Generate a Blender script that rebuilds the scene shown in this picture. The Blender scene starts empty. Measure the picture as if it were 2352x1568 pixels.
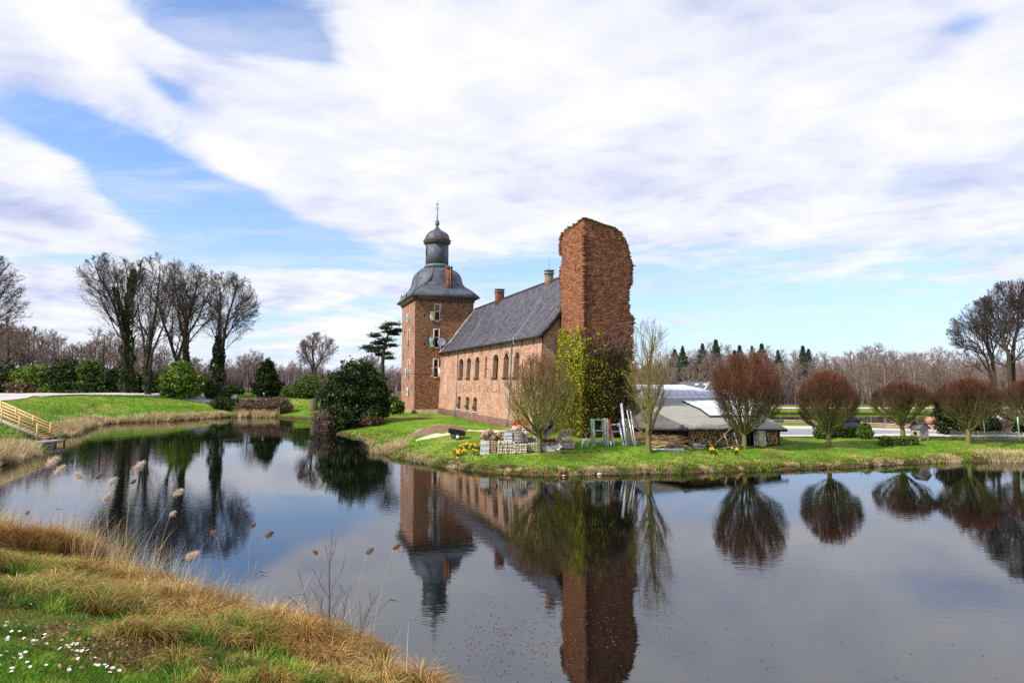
import bpy, math, random
import numpy as np
PI = math.pi
R0 = np.random.default_rng(11)
random.seed(4)
SC = bpy.context.scene
COL = SC.collection
UP = np.array([0, 0, 1.0])

# ---------------------------------------------------------------- view
F = 1450.0                     # focal length in units of a 2352 px wide picture
CAM = np.array([0, 0, 5.5])
PITCH = math.atan(91 / F)
def ray(px, py):
    x, y = (px - 1176) / F, (784 - py) / F
    cp, sp = math.cos(PITCH), math.sin(PITCH)
    return np.array([x, cp - y * sp, sp + y * cp])
def PY(px, py, Y):             # point on the sight line at depth Y
    d = ray(px, py); return CAM + d * (Y / d[1])
def PZ(px, py, z):             # point on the sight line at height z
    d = ray(px, py); return CAM + d * ((z - CAM[2]) / d[2])
def norm(v):
    v = np.asarray(v, float)
    return v / (np.linalg.norm(v, axis=-1, keepdims=True) + 1e-12)

# ---------------------------------------------------------------- mesh helpers
LOC = {}
def _link(o, parent, loc):
    COL.objects.link(o)
    if parent is not None:
        o.parent = parent
    else:
        o.location = [float(c) for c in loc]
def mesh(name, V, Fs, mat, parent=None, base=(0, 0, 0), rnd=None, smooth=False, uv=False):
    """V (n,3) in world space; Fs: (m,k) array or a list of arrays / lists of faces."""
    V = np.asarray(V, float)
    if isinstance(Fs, np.ndarray): Fs = [Fs]
    if len(Fs) and not isinstance(Fs[0], np.ndarray):
        groups = {}
        for f in Fs: groups.setdefault(len(f), []).append(f)
        Fs = [np.array(g) for g in groups.values()]
    org = LOC[parent.name] if parent is not None else np.asarray(base, float)
    me = bpy.data.meshes.new(name)
    me.vertices.add(len(V))
    me.vertices.foreach_set('co', (V - org).astype(np.float32).ravel())
    nl = sum(f.size for f in Fs); nf = sum(len(f) for f in Fs)
    me.loops.add(nl); me.polygons.add(nf)
    me.loops.foreach_set('vertex_index', np.concatenate([f.ravel() for f in Fs]).astype(np.int32))
    tot = np.concatenate([np.full(len(f), f.shape[1]) for f in Fs])
    st = np.concatenate([[0], np.cumsum(tot)[:-1]])
    me.polygons.foreach_set('loop_start', st.astype(np.int32))
    me.update(calc_edges=True)
    if rnd is not None:
        a = me.attributes.new('rnd', 'FLOAT', 'FACE'); a.data.foreach_set('value', np.asarray(rnd, np.float32))
    if uv:
        u = me.uv_layers.new(name='UVMap')
        uvs = np.zeros((nl, 2), np.float32); k = 0
        for f in Fs:
            P = V[f]
            n = np.cross(P[:, 1] - P[:, 0], P[:, 2] - P[:, 0])
            if f.shape[1] > 3: n = n + np.cross(P[:, 2] - P[:, 0], P[:, 3] - P[:, 0])
            n = norm(n)
            t = np.cross(UP, n); tl = np.linalg.norm(t, axis=1)
            flat = tl < .15
            t[flat] = [1, 0, 0]; t = norm(t)
            # same direction for mirrored normals
            s = np.where(t[:, :1] + t[:, 1:2] * .31 < 0, -1., 1.); t = t * s
            b = np.cross(n, t); b = b * np.where(b[:, 2:3] < 0, -1., 1.)
            b[flat] = [0, 1, 0]
            U = np.einsum('ijk,ik->ij', P, t); W = np.einsum('ijk,ik->ij', P, b)
            uvs[k:k + f.size, 0] = U.ravel(); uvs[k:k + f.size, 1] = W.ravel(); k += f.size
        u.data.foreach_set('uv', uvs.ravel())
    if smooth: me.polygons.foreach_set('use_smooth', np.ones(nf, bool))
    me.materials.append(mat)
    me.validate()
    o = bpy.data.objects.new(name, me)
    _link(o, parent, org)
    if parent is None: LOC[o.name] = org
    else: LOC[o.name] = org
    return o
def tag(o, label=None, cat=None, group=None, kind=None):
    if label: o['label'] = label
    if cat: o['category'] = cat
    if group: o['group'] = group
    if kind: o['kind'] = kind
    return o
def thing(name, loc, label, cat, group=None):
    o = bpy.data.objects.new(name, None); COL.objects.link(o)
    o.empty_display_size = .2
    o.location = [float(c) for c in loc]; LOC[o.name] = np.asarray(loc, float)
    return tag(o, label, cat, group)
def copy_tree(o, loc=None, rz=None, sc=None, label=None, parent=None):
    c = o.copy(); COL.objects.link(c)
    if parent is not None: c.parent = parent
    if loc is not None: c.location = [float(v) for v in loc]
    if rz is not None: c.rotation_euler = (0, 0, rz) if not hasattr(rz, '__len__') else rz
    if sc is not None: c.scale = (sc, sc, sc) if not hasattr(sc, '__len__') else sc
    if label: c['label'] = label
    for ch in list(o.children): copy_tree(ch, parent=c)
    return c

class MB:
    """collects simple solids for one mesh"""
    def __init__(s): s.V = []; s.F = []; s.n = 0
    def add(s, V, Fs):
        V = np.asarray(V, float)
        for f in Fs: s.F.append([i + s.n for i in f])
        s.V.append(V); s.n += len(V); return s
    def poly(s, pts): return s.add(pts, [list(range(len(pts)))])
    def obox(s, o, a, b, c):
        """box from corner o with edge vectors a b c"""
        o, a, b, c = [np.asarray(v, float) for v in (o, a, b, c)]
        V = [o, o + a, o + a + b, o + b, o + c, o + a + c, o + a + b + c, o + b + c]
        return s.add(V, [(0, 3, 2, 1), (4, 5, 6, 7), (0, 1, 5, 4), (1, 2, 6, 5), (2, 3, 7, 6), (3, 0, 4, 7)])
    def box(s, c, sx, sy, sz, rz=0, ax=None):
        c = np.asarray(c, float)
        a = np.array([math.cos(rz), math.sin(rz), 0]); b = np.array([-math.sin(rz), math.cos(rz), 0])
        if ax is not None: a, b = np.asarray(ax[0], float), np.asarray(ax[1], float)
        u = np.cross(a, b)
        return s.obox(c - a * sx / 2 - b * sy / 2 - u * sz / 2, a * sx, b * sy, u * sz)
    def bar(s, p, q, w, h=None):
        p, q = np.asarray(p, float), np.asarray(q, float); h = h or w
        d = norm(q - p); r = np.array([0, 0, 1.]) if abs(d[2]) < .95 else np.array([1., 0, 0])
        a = norm(np.cross(d, r)); b = np.cross(a, d)
        return s.obox(p - a * w / 2 - b * h / 2, a * w, q - p, b * h)
    def tube(s, pts, r, k=6, cap=True):
        P = np.asarray(pts, float)
        r = np.broadcast_to(np.asarray(r, float), (len(P),))
        T = norm(np.gradient(P, axis=0)) if len(P) > 1 else None
        ref = np.array([0, 0, 1.]) if abs(T[0][2]) < .9 else np.array([1., 0, 0])
        V = []
        for p, t, rr in zip(P, T, r):
            a = norm(np.cross(t, ref)); b = np.cross(t, a)
            for j in range(k):
                an = 2 * PI * j / k; V.append(p + rr * (math.cos(an) * a + math.sin(an) * b))
        Fs = []
        for i in range(len(P) - 1):
            for j in range(k):
                Fs.append((i * k + j, i * k + (j + 1) % k, (i + 1) * k + (j + 1) % k, (i + 1) * k + j))
        if cap: Fs += [tuple(range(k))[::-1], tuple((len(P) - 1) * k + j for j in range(k))]
        return s.add(V, Fs)
    def loft(s, rings, cap=True):
        k = len(rings[0]); V = np.concatenate([np.asarray(r, float) for r in rings]); Fs = []
        for i in range(len(rings) - 1):
            for j in range(k):
                Fs.append((i * k + j, i * k + (j + 1) % k, (i + 1) * k + (j + 1) % k, (i + 1) * k + j))
        if cap: Fs += [tuple(range(k))[::-1], tuple((len(rings) - 1) * k + j for j in range(k))]
        return s.add(V, Fs)
    def lathe(s, c, prof, k=16, ang=0):
        c = np.asarray(c, float)
        rings = [[c + [r * math.cos(2 * PI * j / k + ang), r * math.sin(2 * PI * j / k + ang), z] for j in range(k)] for r, z in prof]
        return s.loft(rings)
    def build(s, name, mat, parent=None, base=(0, 0, 0), **kw):
        return mesh(name, np.concatenate(s.V), s.F, mat, parent, base, **kw)

# ---------------------------------------------------------------- materials
MATS = {}
def nt(name):
    m = bpy.data.materials.new(name); m.use_nodes = True
    t = m.node_tree; t.nodes.clear()
    out = t.nodes.new('ShaderNodeOutputMaterial'); b = t.nodes.new('ShaderNodeBsdfPrincipled')
    t.links.new(b.outputs[0], out.inputs[0])
    MATS[name] = m
    return m, t, b
def ramp(t, fac, stops, interp='LINEAR'):
    r = t.nodes.new('ShaderNodeValToRGB'); r.color_ramp.interpolation = interp
    e = r.color_ramp.elements
    while len(e) < len(stops): e.new(.5)
    for el, (p, c) in zip(e, stops): el.position = p; el.color = (*c, 1)
    t.links.new(fac, r.inputs[0]); return r.outputs[0]
def coords(t, kind='Object', scale=(1, 1, 1), rot=(0, 0, 0)):
    tc = t.nodes.new('ShaderNodeTexCoord'); mp = t.nodes.new('ShaderNodeMapping')
    mp.inputs['Scale'].default_value = scale; mp.inputs['Rotation'].default_value = rot
    t.links.new(tc.outputs[kind], mp.inputs[0]); return mp.outputs[0]
def noise(t, vec, scale, detail=4, rough=.6, out=0):
    n = t.nodes.new('ShaderNodeTexNoise'); n.inputs['Scale'].default_value = scale
    n.inputs['Detail'].default_value = detail; n.inputs['Roughness'].default_value = rough
    t.links.new(vec, n.inputs['Vector']); return n.outputs[out]
def mixc(t, fac, a, b, mode='MIX'):
    m = t.nodes.new('ShaderNodeMix'); m.data_type = 'RGBA'; m.blend_type = mode
    for s, v in ((0, fac), (6, a), (7, b)):
        if isinstance(v, (int, float)): m.inputs[s].default_value = v
        elif isinstance(v, tuple): m.inputs[s].default_value = (*v, 1)
        else: t.links.new(v, m.inputs[s])
    return m.outputs[2]
def math_(t, op, a, b=0.0, c=None, clamp=False):
    m = t.nodes.new('ShaderNodeMath'); m.operation = op; m.use_clamp = clamp
    for i, v in enumerate((a, b, c)):
        if v is None: continue
        if isinstance(v, (int, float)): m.inputs[i].default_value = v
        else: t.links.new(v, m.inputs[i])
    return m.outputs[0]
def bump(t, b, h, strength=.4, dist=.05):
    n = t.nodes.new('ShaderNodeBump'); n.inputs['Strength'].default_value = strength; n.inputs['Distance'].default_value = dist
    t.links.new(h, n.inputs['Height']); t.links.new(n.outputs[0], b.inputs['Normal'])
def simple(name, c1, c2=None, scale=3, rough=.8, bmp=.2, metal=0, spec=.3, stretch=(1, 1, 1), lo=.35, hi=.65, dist=.03):
    m, t, b = nt(name)
    c2 = c2 or tuple(x * .7 for x in c1)
    v = coords(t, 'Object', stretch)
    n = noise(t, v, scale, 6, .65)
    t.links.new(ramp(t, n, [(lo, c1), (hi, c2)]), b.inputs['Base Color'])
    b.inputs['Roughness'].default_value = rough; b.inputs['Metallic'].default_value = metal
    b.inputs['Specular IOR Level'].default_value = spec
    if bmp: bump(t, b, n, bmp, dist)
    return m
def leafy_mat(name, stops, rough=.6, trans=.25, spec=.25):
    """colour from the per-face random value, a little light comes through"""
    m, t, b = nt(name)
    a = t.nodes.new('ShaderNodeAttribute'); a.attribute_name = 'rnd'
    col = ramp(t, a.outputs['Fac'], stops)
    t.links.new(col, b.inputs['Base Color'])
    b.inputs['Roughness'].default_value = rough; b.inputs['Specular IOR Level'].default_value = spec
    if trans:
        tr = t.nodes.new('ShaderNodeBsdfTranslucent'); t.links.new(col, tr.inputs[0])
        mx = t.nodes.new('ShaderNodeMixShader'); mx.inputs[0].default_value = trans
        out = [n for n in t.nodes if n.type == 'OUTPUT_MATERIAL'][0]
        t.links.new(b.outputs[0], mx.inputs[1]); t.links.new(tr.outputs[0], mx.inputs[2]); t.links.new(mx.outputs[0], out.inputs[0])
    return m
def brick_mat(name, cols, mortar, bw=.23, bh=.077, msz=.014, mott=None, bmp=.5, pale=None, pale_amt=.5, seed=0.0, dist=.02, algae=None, nsc=2.3):
    m, t, b = nt(name)
    v = coords(t, 'UV')
    br = t.nodes.new('ShaderNodeTexBrick')
    br.inputs['Scale'].default_value = 1; br.inputs['Brick Width'].default_value = bw; br.inputs['Row Height'].default_value = bh
    br.inputs['Mortar Size'].default_value = msz; br.inputs['Mortar Smooth'].default_value = .3; br.inputs['Bias'].default_value = 0
    br.inputs['Color1'].default_value = (0, 0, 0, 1); br.inputs['Color2'].default_value = (1, 1, 1, 1); br.inputs['Mortar'].default_value = (.5, .5, .5, 1)
    t.links.new(v, br.inputs['Vector'])
    bwn = t.nodes.new('ShaderNodeRGBToBW'); t.links.new(br.outputs['Color'], bwn.inputs[0])
    col = ramp(t, bwn.outputs[0], [(i / (len(cols) - 1), c) for i, c in enumerate(cols)])
    v2 = coords(t, 'UV', (1, 2.6, 1))
    n1 = noise(t, v2, nsc, 8, .72)
    dark = mott or tuple(c * .45 for c in cols[0])
    f1 = ramp(t, n1, [(.50, (0, 0, 0)), (.66, (1, 1, 1))])
    col = mixc(t, math_(t, 'MULTIPLY', f1, .75), col, dark)
    if pale:
        n2 = noise(t, coords(t, 'UV', (.8, 1.3, 1), (0, 0, 1 + seed)), .55, 7, .7)
        f2 = ramp(t, n2, [(.46, (0, 0, 0)), (.62, (1, 1, 1))])
        col = mixc(t, math_(t, 'MULTIPLY', f2, pale_amt), col, pale)
    col = mixc(t, br.outputs['Fac'], col, mortar)
    n3 = noise(t, coords(t, 'UV', (1, .35, 1)), .8, 6, .7)
    col = mixc(t, ramp(t, n3, [(.45, (0, 0, 0)), (.8, (.55, .55, .55))]), col, (.10, .075, .055))
    if algae:
        g = t.nodes.new('ShaderNodeNewGeometry'); sp = t.nodes.new('ShaderNodeSeparateXYZ'); t.links.new(g.outputs['Position'], sp.inputs[0])
        n4 = noise(t, coords(t, 'UV'), 1.2, 5, .7)
        h = math_(t, 'ADD', sp.outputs[2], math_(t, 'MULTIPLY', n4, -1.2))
        f = ramp(t, math_(t, 'DIVIDE', h, algae[0]), [(.15, (1, 1, 1)), (.75, (0, 0, 0))])
        col = mixc(t, math_(t, 'MULTIPLY', f, .8), col, algae[1])
    t.links.new(col, b.inputs['Base Color'])
    b.inputs['Roughness'].default_value = .93; b.inputs['Specular IOR Level'].default_value = .15
    hh = math_(t, 'SUBTRACT', math_(t, 'MULTIPLY', n1, .9), br.outputs['Fac'])
    bump(t, b, hh, bmp, dist)
    return m
def slate_mat(name, c1, c2, bw=.3, bh=.2, gap=(.02, .02, .025), spec=.5, moss=None, ms=.018):
    m, t, b = nt(name)
    v = coords(t, 'UV')
    br = t.nodes.new('ShaderNodeTexBrick')
    br.inputs['Scale'].default_value = 1; br.inputs['Brick Width'].default_value = bw; br.inputs['Row Height'].default_value = bh
    br.inputs['Mortar Size'].default_value = ms; br.inputs['Mortar Smooth'].default_value = .6
    br.inputs['Color1'].default_value = (*c1, 1); br.inputs['Color2'].default_value = (*c2, 1); br.inputs['Mortar'].default_value = (*gap, 1)
    t.links.new(v, br.inputs['Vector'])
    n = noise(t, v, 1.1, 7, .7)
    col = mixc(t, ramp(t, n, [(.4, (0, 0, 0)), (.7, (.6, .6, .6))]), br.outputs['Color'], tuple(min(1, x * 2.1) for x in c2))
    if moss:
        n2 = noise(t, coords(t, 'UV', (.5, 1, 1)), 1.7, 6, .75)
        col = mixc(t, ramp(t, n2, [(.55, (0, 0, 0)), (.7, (.8, .8, .8))]), col, moss)
    t.links.new(col, b.inputs['Base Color'])
    b.inputs['Roughness'].default_value = .55; b.inputs['Specular IOR Level'].default_value = spec
    bump(t, b, math_(t, 'SUBTRACT', math_(t, 'MULTIPLY', n, .6), br.outputs['Fac']), .5, .02)
    return m

M_brick_hall = brick_mat('brick_hall', [(.30, .10, .055), (.54, .225, .13), (.78, .46, .30)], (.46, .33, .24), bw=.27, bh=.105, msz=.022, mott=(.17, .065, .04), pale=(.70, .47, .31), pale_amt=.5, seed=.3, bmp=.8, dist=.03)
M_brick_plinth = brick_mat('brick_plinth', [(.13, .055, .04), (.22, .10, .065), (.34, .19, .13)], (.20, .14, .11), bh=.105, bw=.27, msz=.02, mott=(.06, .035, .025), bmp=.8)
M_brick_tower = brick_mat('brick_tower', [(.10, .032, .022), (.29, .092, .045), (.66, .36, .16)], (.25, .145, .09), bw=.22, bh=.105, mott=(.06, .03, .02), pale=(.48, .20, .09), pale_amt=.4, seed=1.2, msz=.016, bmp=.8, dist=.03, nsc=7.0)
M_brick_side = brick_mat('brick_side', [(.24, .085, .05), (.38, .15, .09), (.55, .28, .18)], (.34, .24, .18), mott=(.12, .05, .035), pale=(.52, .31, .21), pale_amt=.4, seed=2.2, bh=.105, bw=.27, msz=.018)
M_brick_ruin = brick_mat('brick_ruin', [(.12, .032, .018), (.36, .092, .038), (.60, .25, .11)], (.11, .055, .032), mott=(.04, .018, .014), pale=(.62, .34, .17), pale_amt=.5, seed=3.1, bh=.12, bw=.30, msz=.028, bmp=.9, dist=.05)
M_arch = brick_mat('brick_arch', [(.45, .20, .13), (.60, .32, .22), (.70, .42, .30)], (.5, .38, .3), bw=.08, bh=.25)
M_stone = simple('pale_stone', (.62, .53, .42), (.42, .34, .27), 2.5, .9, .3)
M_plinth_stone = simple('mossy_stone', (.30, .24, .16), (.16, .17, .06), 1.6, .95, .4)
M_slate_tower = slate_mat('slate_tower', (.038, .043, .055), (.085, .094, .115), .25, .16)
M_slate_hall = slate_mat('slate_hall', (.018, .017, .022), (.080, .075, .090), .34, .34, moss=(.12, .11, .095), spec=.28, ms=.04)
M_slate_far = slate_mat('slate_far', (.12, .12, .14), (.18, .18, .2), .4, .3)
M_lead = simple('lead_flashing', (.55, .57, .60), (.38, .40, .43), 2, .45, .1, spec=.5)
M_dark_trim = simple('dark_trim', (.02, .018, .017), (.045, .035, .03), 3, .6, .1)
M_wood_trim = simple('weathered_cornice', (.13, .075, .05), (.06, .04, .03), 3, .8, .2, stretch=(1, 1, 6))
M_copper = simple('green_copper', (.17, .24, .20), (.11, .15, .13), 3, .6, .1)
M_zinc = simple('zinc', (.42, .45, .48), (.26, .29, .32), 2.5, .4, .1, metal=.4, spec=.5)
M_white = simple('white_paint', (.80, .80, .78), (.66, .66, .64), 3, .5, .05)
M_yellow = simple('yellow_paint', (.88, .62, .03), (.80, .52, .02), 2, .5, .02)
M_blue = simple('blue_paint', (.06, .38, .72), (.05, .31, .62), 2, .5, .02)
M_paleblue = simple('pale_blue_paint', (.52, .66, .78), (.45, .58, .70), 2, .5, .02)
M_void = simple('void_shade', (.012, .009, .008), (.02, .014, .01), 3, .95, 0)  # near-black colour stands in for the darkness inside openings
M_black = simple('black_paint', (.008, .008, .009), (.012, .012, .012), 3, .6, .05, spec=.15)
M_rubber = simple('rubber', (.015, .015, .015), (.03, .03, .03), 6, .8, .1)
M_iron = simple('rusty_iron', (.06, .025, .018), (.03, .015, .012), 5, .8, .1)
def glass_mat():
    m, t, b = nt('window_glass')
    b.inputs['Base Color'].default_value = (.012, .014, .018, 1); b.inputs['Roughness'].default_value = .12
    b.inputs['Specular IOR Level'].default_value = .35
    n = noise(t, coords(t, 'Object'), 1.6, 2, .5); bump(t, b, n, .1, .05)
    return m
M_glass = glass_mat()

# ---------------------------------------------------------------- terrain
def px_line(pts, z=0):
    return [PZ(a, b, z)[:2] for a, b in pts]
SH_FAR = px_line([(0, 1072), (60, 1052), (108, 1037), (112, 1028), (118, 1018), (134, 1010), (160, 1003), (180, 990), (237, 974), (300, 970), (405, 966), (529, 958), (632, 958.5), (726, 963), (742, 972), (752, 985), (757, 994),
                  (800, 1001), (831, 1006), (853, 1024), (896, 1049), (930, 1054), (969, 1064), (1054, 1077), (1140, 1087), (1262, 1093), (1378, 1090), (1470, 1088),
                  (1600, 1085), (1750, 1080), (1895, 1075), (1960, 1073), (2091, 1064), (2247, 1059), (2352, 1059), (2500, 1058)])
SH_NEAR = [(-1.4, 10.9), (-2.4, 11.8), (-3.3, 12.9), (-4.3, 13.6), (-5.4, 13.4), (-6.4, 14.6), (-7.8, 15.4), (-9.2, 16.9), (-10.8, 17.7), (-12.2, 19.0), (-13.9, 19.4), (-17.5, 21.3), (-24, 22), (-60, 26), (-95, 28)]
POLY1 = [(-95, 37), (-60, 37)] + [tuple(p) for p in SH_FAR] + [(60, 42), (95, 42), (95, -40), (22, -40), (11, -8), (9, 1), (6, 6), (1.5, 9.3)] + SH_NEAR
POLY2 = [tuple(p) for p in px_line([(1480, 969), (1800, 969.5), (1950, 972.5), (2060, 980), (2250, 986), (2560, 990)], .8)] + [(140, 100), (140, 118)] + [tuple(p) for p in px_line([(2560, 951), (2150, 951), (1900, 950), (1500, 949)])]
def sdist(P, poly):
    """signed distance to polygon: negative inside (in the water)"""
    P = np.asarray(P, float); poly = np.asarray(poly, float)
    A = poly; B = np.roll(poly, -1, axis=0)
    d = np.full(len(P), 1e9); ins = np.zeros(len(P), bool)
    for a, b in zip(A, B):
        ab = b - a; t = np.clip(((P - a) @ ab) / (ab @ ab + 1e-9), 0, 1)
        q = a + t[:, None] * ab
        d = np.minimum(d, np.hypot(*(P - q).T))
        c = (a[1] > P[:, 1]) != (b[1] > P[:, 1])
        xi = a[0] + (P[:, 1] - a[1]) / (b[1] - a[1] + 1e-12) * ab[0]
        ins ^= c & (P[:, 0] < xi)
    return np.where(ins, -d, d)
def sstep(x, a, b):
    t = np.clip((x - a) / (b - a), 0, 1); return t * t * (3 - 2 * t)
def vnoise(x, y, s, seed=0):
    x = x / s + seed * 17.3; y = y / s + seed * 5.1
    xi = np.floor(x).astype(int); yi = np.floor(y).astype(int); fx = x - xi; fy = y - yi
    fx = fx * fx * (3 - 2 * fx); fy = fy * fy * (3 - 2 * fy)
    def h(a, b):
        v = np.sin(a * 127.1 + b * 311.7 + seed * 74.7) * 43758.5453; return v - np.floor(v)
    return (h(xi, yi) * (1 - fx) + h(xi + 1, yi) * fx) * (1 - fy) + (h(xi, yi + 1) * (1 - fx) + h(xi + 1, yi + 1) * fx) * fy
DRIVE = px_line([(1700, 975.5), (1960, 981), (2030, 984), (2250, 989.5), (2600, 996), (2600, 1004), (2210, 996.5), (2010, 998.5), (1870, 1003), (1700, 1003)], .82)
def H(x, y):
    x = np.atleast_1d(np.asarray(x, float)); y = np.atleast_1d(np.asarray(y, float))
    P = np.stack([x, y], 1)
    d1 = sdist(P, POLY1); d2 = sdist(P, POLY2)
    near = y < 30
    # near bank
    hn = 3.75 * (1 - np.exp(-np.clip(d1, 0, 99) * .40 / 3.75 * 1.35)) + .10
    # far bank: a slope up to the park on the left, a low island on the right
    w = sstep(x + .30 * y, -3.5, 9)                   # 0 left park, 1 island
    hl = 3.0 * sstep(d1, -1.5, 19) + .25 * sstep(d1, 0, 1)
    top = 1.15 - .36 * sstep(x, 6, 16)
    hi = .30 * sstep(d1, -.3, .5) + (top - .30) * sstep(d1, .2, 7)
    hf = hl * (1 - w) + hi * w
    h = np.where(near, hn, hf)
    bump_ = (vnoise(x, y, 3.1, 1) - .5) * .16 + (vnoise(x, y, 1.1, 2) - .5) * .10 + (vnoise(x, y, .45, 3) - .5) * .05
    flat = sstep(sdist(P, DRIVE), 0, 1.5)
    h = h + bump_ * sstep(d1, 0, 1.5) * (.15 + .85 * flat)
    far = sstep(y, 118, 230)
    h = h * (1 - .35 * sstep(y, 98, 106) * w) + far * 1.2 * w
    h2 = np.where(d2 < 0, -1.2, h)
    h2 = np.where((d2 >= 0) & (d2 < 1.2), np.minimum(h, .75 + .2 * d2), h2)
    under = -1.3 * sstep(-d1, 0, 1.6) - .12
    return np.where(d1 < 0, under, h2)
def Hp(p): return float(H(p[0], p[1])[0])
def ground(px, py, lo=3.0, hi=200.0):
    """first point where the sight line meets the terrain"""
    d = ray(px, py); Y = np.geomspace(lo, hi, 900)
    P = CAM + d * (Y / d[1])[:, None]
    g = np.maximum(H(P[:, 0], P[:, 1]), 0)
    i = np.argmax(P[:, 2] < g)
    if P[i, 2] >= g[i]: i = len(Y) - 1
    p = P[i].copy(); p[2] = g[i]; return p

def ax(segs):
    out = []
    for a, b, s in segs: out.append(np.arange(a, b, s))
    return np.concatenate(out + [[segs[-1][1]]])
gx = ax([(-1500, -300, 120), (-300, -120, 12), (-120, -60, 1.2), (-60, -24, .6), (-24, 6, .22), (6, 60, .6), (60, 140, 1.6), (140, 300, 16), (300, 1500, 120)])
gy = ax([(-200, -20, 12), (-20, 0, 1.0), (0, 26, .22), (26, 34, .8), (34, 72, .45), (72, 130, 1.0), (130, 300, 10), (300, 2500, 200)])
GX, GY = np.meshgrid(gx, gy)
GZ = H(GX.ravel(), GY.ravel())
nx, ny = len(gx), len(gy)
idx = np.arange(nx * ny).reshape(ny, nx)
GF = np.stack([idx[:-1, :-1], idx[:-1, 1:], idx[1:, 1:], idx[1:, :-1]], -1).reshape(-1, 4)
def ground_mat():
    m, t, b = nt('ground_grass')
    g = t.nodes.new('ShaderNodeNewGeometry'); sp = t.nodes.new('ShaderNodeSeparateXYZ'); t.links.new(g.outputs['Position'], sp.inputs[0])
    v = coords(t, 'Object')
    n1 = noise(t, v, .22, 7, .7); n2 = noise(t, v, 2.2, 8, .75); n3 = noise(t, v, .9, 5, .65)
    a = ramp(t, n2, [(.32, (.030, .10, .008)), (.5, (.11, .23, .012)), (.68, (.20, .31, .02))])
    bb = ramp(t, n2, [(.32, (.12, .16, .02)), (.5, (.26, .30, .05)), (.68, (.36, .36, .10))])
    col = mixc(t, ramp(t, n1, [(.47, (0, 0, 0)), (.60, (1, 1, 1))]), a, bb)
    col = mixc(t, ramp(t, n3, [(.55, (0, 0, 0)), (.72, (.7, .7, .7))]), col, (.20, .15, .07))
    # bare soil towards the waterline, forest floor far away
    zz = math_(t, 'ADD', sp.outputs[2], math_(t, 'MULTIPLY', n2, -.25))
    col = mixc(t, ramp(t, math_(t, 'MULTIPLY', zz, 1.0), [(.02, (1, 1, 1)), (.22, (0, 0, 0))]), col, (.055, .035, .018))
    fy = ramp(t, math_(t, 'DIVIDE', sp.outputs[1], 200), [(.60, (0, 0, 0)), (.66, (1, 1, 1))])
    col = mixc(t, fy, col, ramp(t, n2, [(.35, (.10, .065, .04)), (.65, (.20, .13, .08))]))
    at = t.nodes.new('ShaderNodeAttribute'); at.attribute_name = 'litter'
    n5 = noise(t, v, 14, 5, .7)
    col = mixc(t, math_(t, 'MULTIPLY', at.outputs['Fac'], .92), col, ramp(t, n5, [(.35, (.035, .022, .010)), (.55, (.11, .07, .028)), (.7, (.22, .15, .06))]))
    t.links.new(col, b.inputs['Base Color']); b.inputs['Roughness'].default_value = .95; b.inputs['Specular IOR Level'].default_value = .1
    bump(t, b, math_(t, 'ADD', n2, math_(t, 'MULTIPLY', n5, .25)), .8, .12)
    return m
g_ = mesh('ground', np.stack([GX.ravel(), GY.ravel(), GZ], 1), GF, ground_mat(), smooth=True)
_d1 = sdist(np.stack([GX.ravel(), GY.ravel()], 1), POLY1)
_z = np.where(GY.ravel() < 30, sstep(5.6 + 1.6 * (vnoise(GX.ravel(), GY.ravel(), 1.6, 21) - .5) - _d1, 0, 1.6) * (.55 + .6 * vnoise(GX.ravel(), GY.ravel(), .5, 22)), sstep(.55 - _d1, 0, .5) + .7 * sstep(vnoise(GX.ravel(), GY.ravel(), 2.2, 23), .74, .9))
_a = g_.data.attributes.new('litter', 'FLOAT', 'POINT'); _a.data.foreach_set('value', np.clip(_z, 0, 1).astype(np.float32))
tag(g_, 'grassy banks and lawn round the moat', None, None, 'structure')

def water_mat():
    m, t, b = nt('moat_water')
    b.inputs['Base Color'].default_value = (.003, .0035, .003, 1)
    b.inputs['Roughness'].default_value = .015; b.inputs['IOR'].default_value = 1.9
    b.inputs['Specular IOR Level'].default_value = .8
    b.inputs['Specular Tint'].default_value = (.86, .91, 1.0, 1)
    v = coords(t, 'Object', (1, 1, 1), (0, 0, .35))
    n1 = noise(t, coords(t, 'Object', (.9, 1.6, 1), (0, 0, .3)), 2.4, 3, .55)
    n2 = noise(t, coords(t, 'Object', (1, 2.2, 1), (0, 0, -.2)), 7.0, 2, .5)
    n3 = noise(t, v, .09, 3, .6)
    amp = ramp(t, n3, [(.40, (.18, .18, .18)), (.60, (1, 1, 1))])
    h = math_(t, 'ADD', math_(t, 'MULTIPLY', n1, 1.0), math_(t, 'MULTIPLY', n2, .22))
    h = math_(t, 'MULTIPLY', h, amp)
    bump(t, b, h, .075, .05)
    return m
W = 1500
w_ = mesh('water', [(-W, -200, 0), (W, -200, 0), (W, 400, 0), (-W, 400, 0)], [(0, 1, 2, 3)], water_mat())
tag(w_, 'still dark moat water mirroring the sky', None, None, 'structure')

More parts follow.
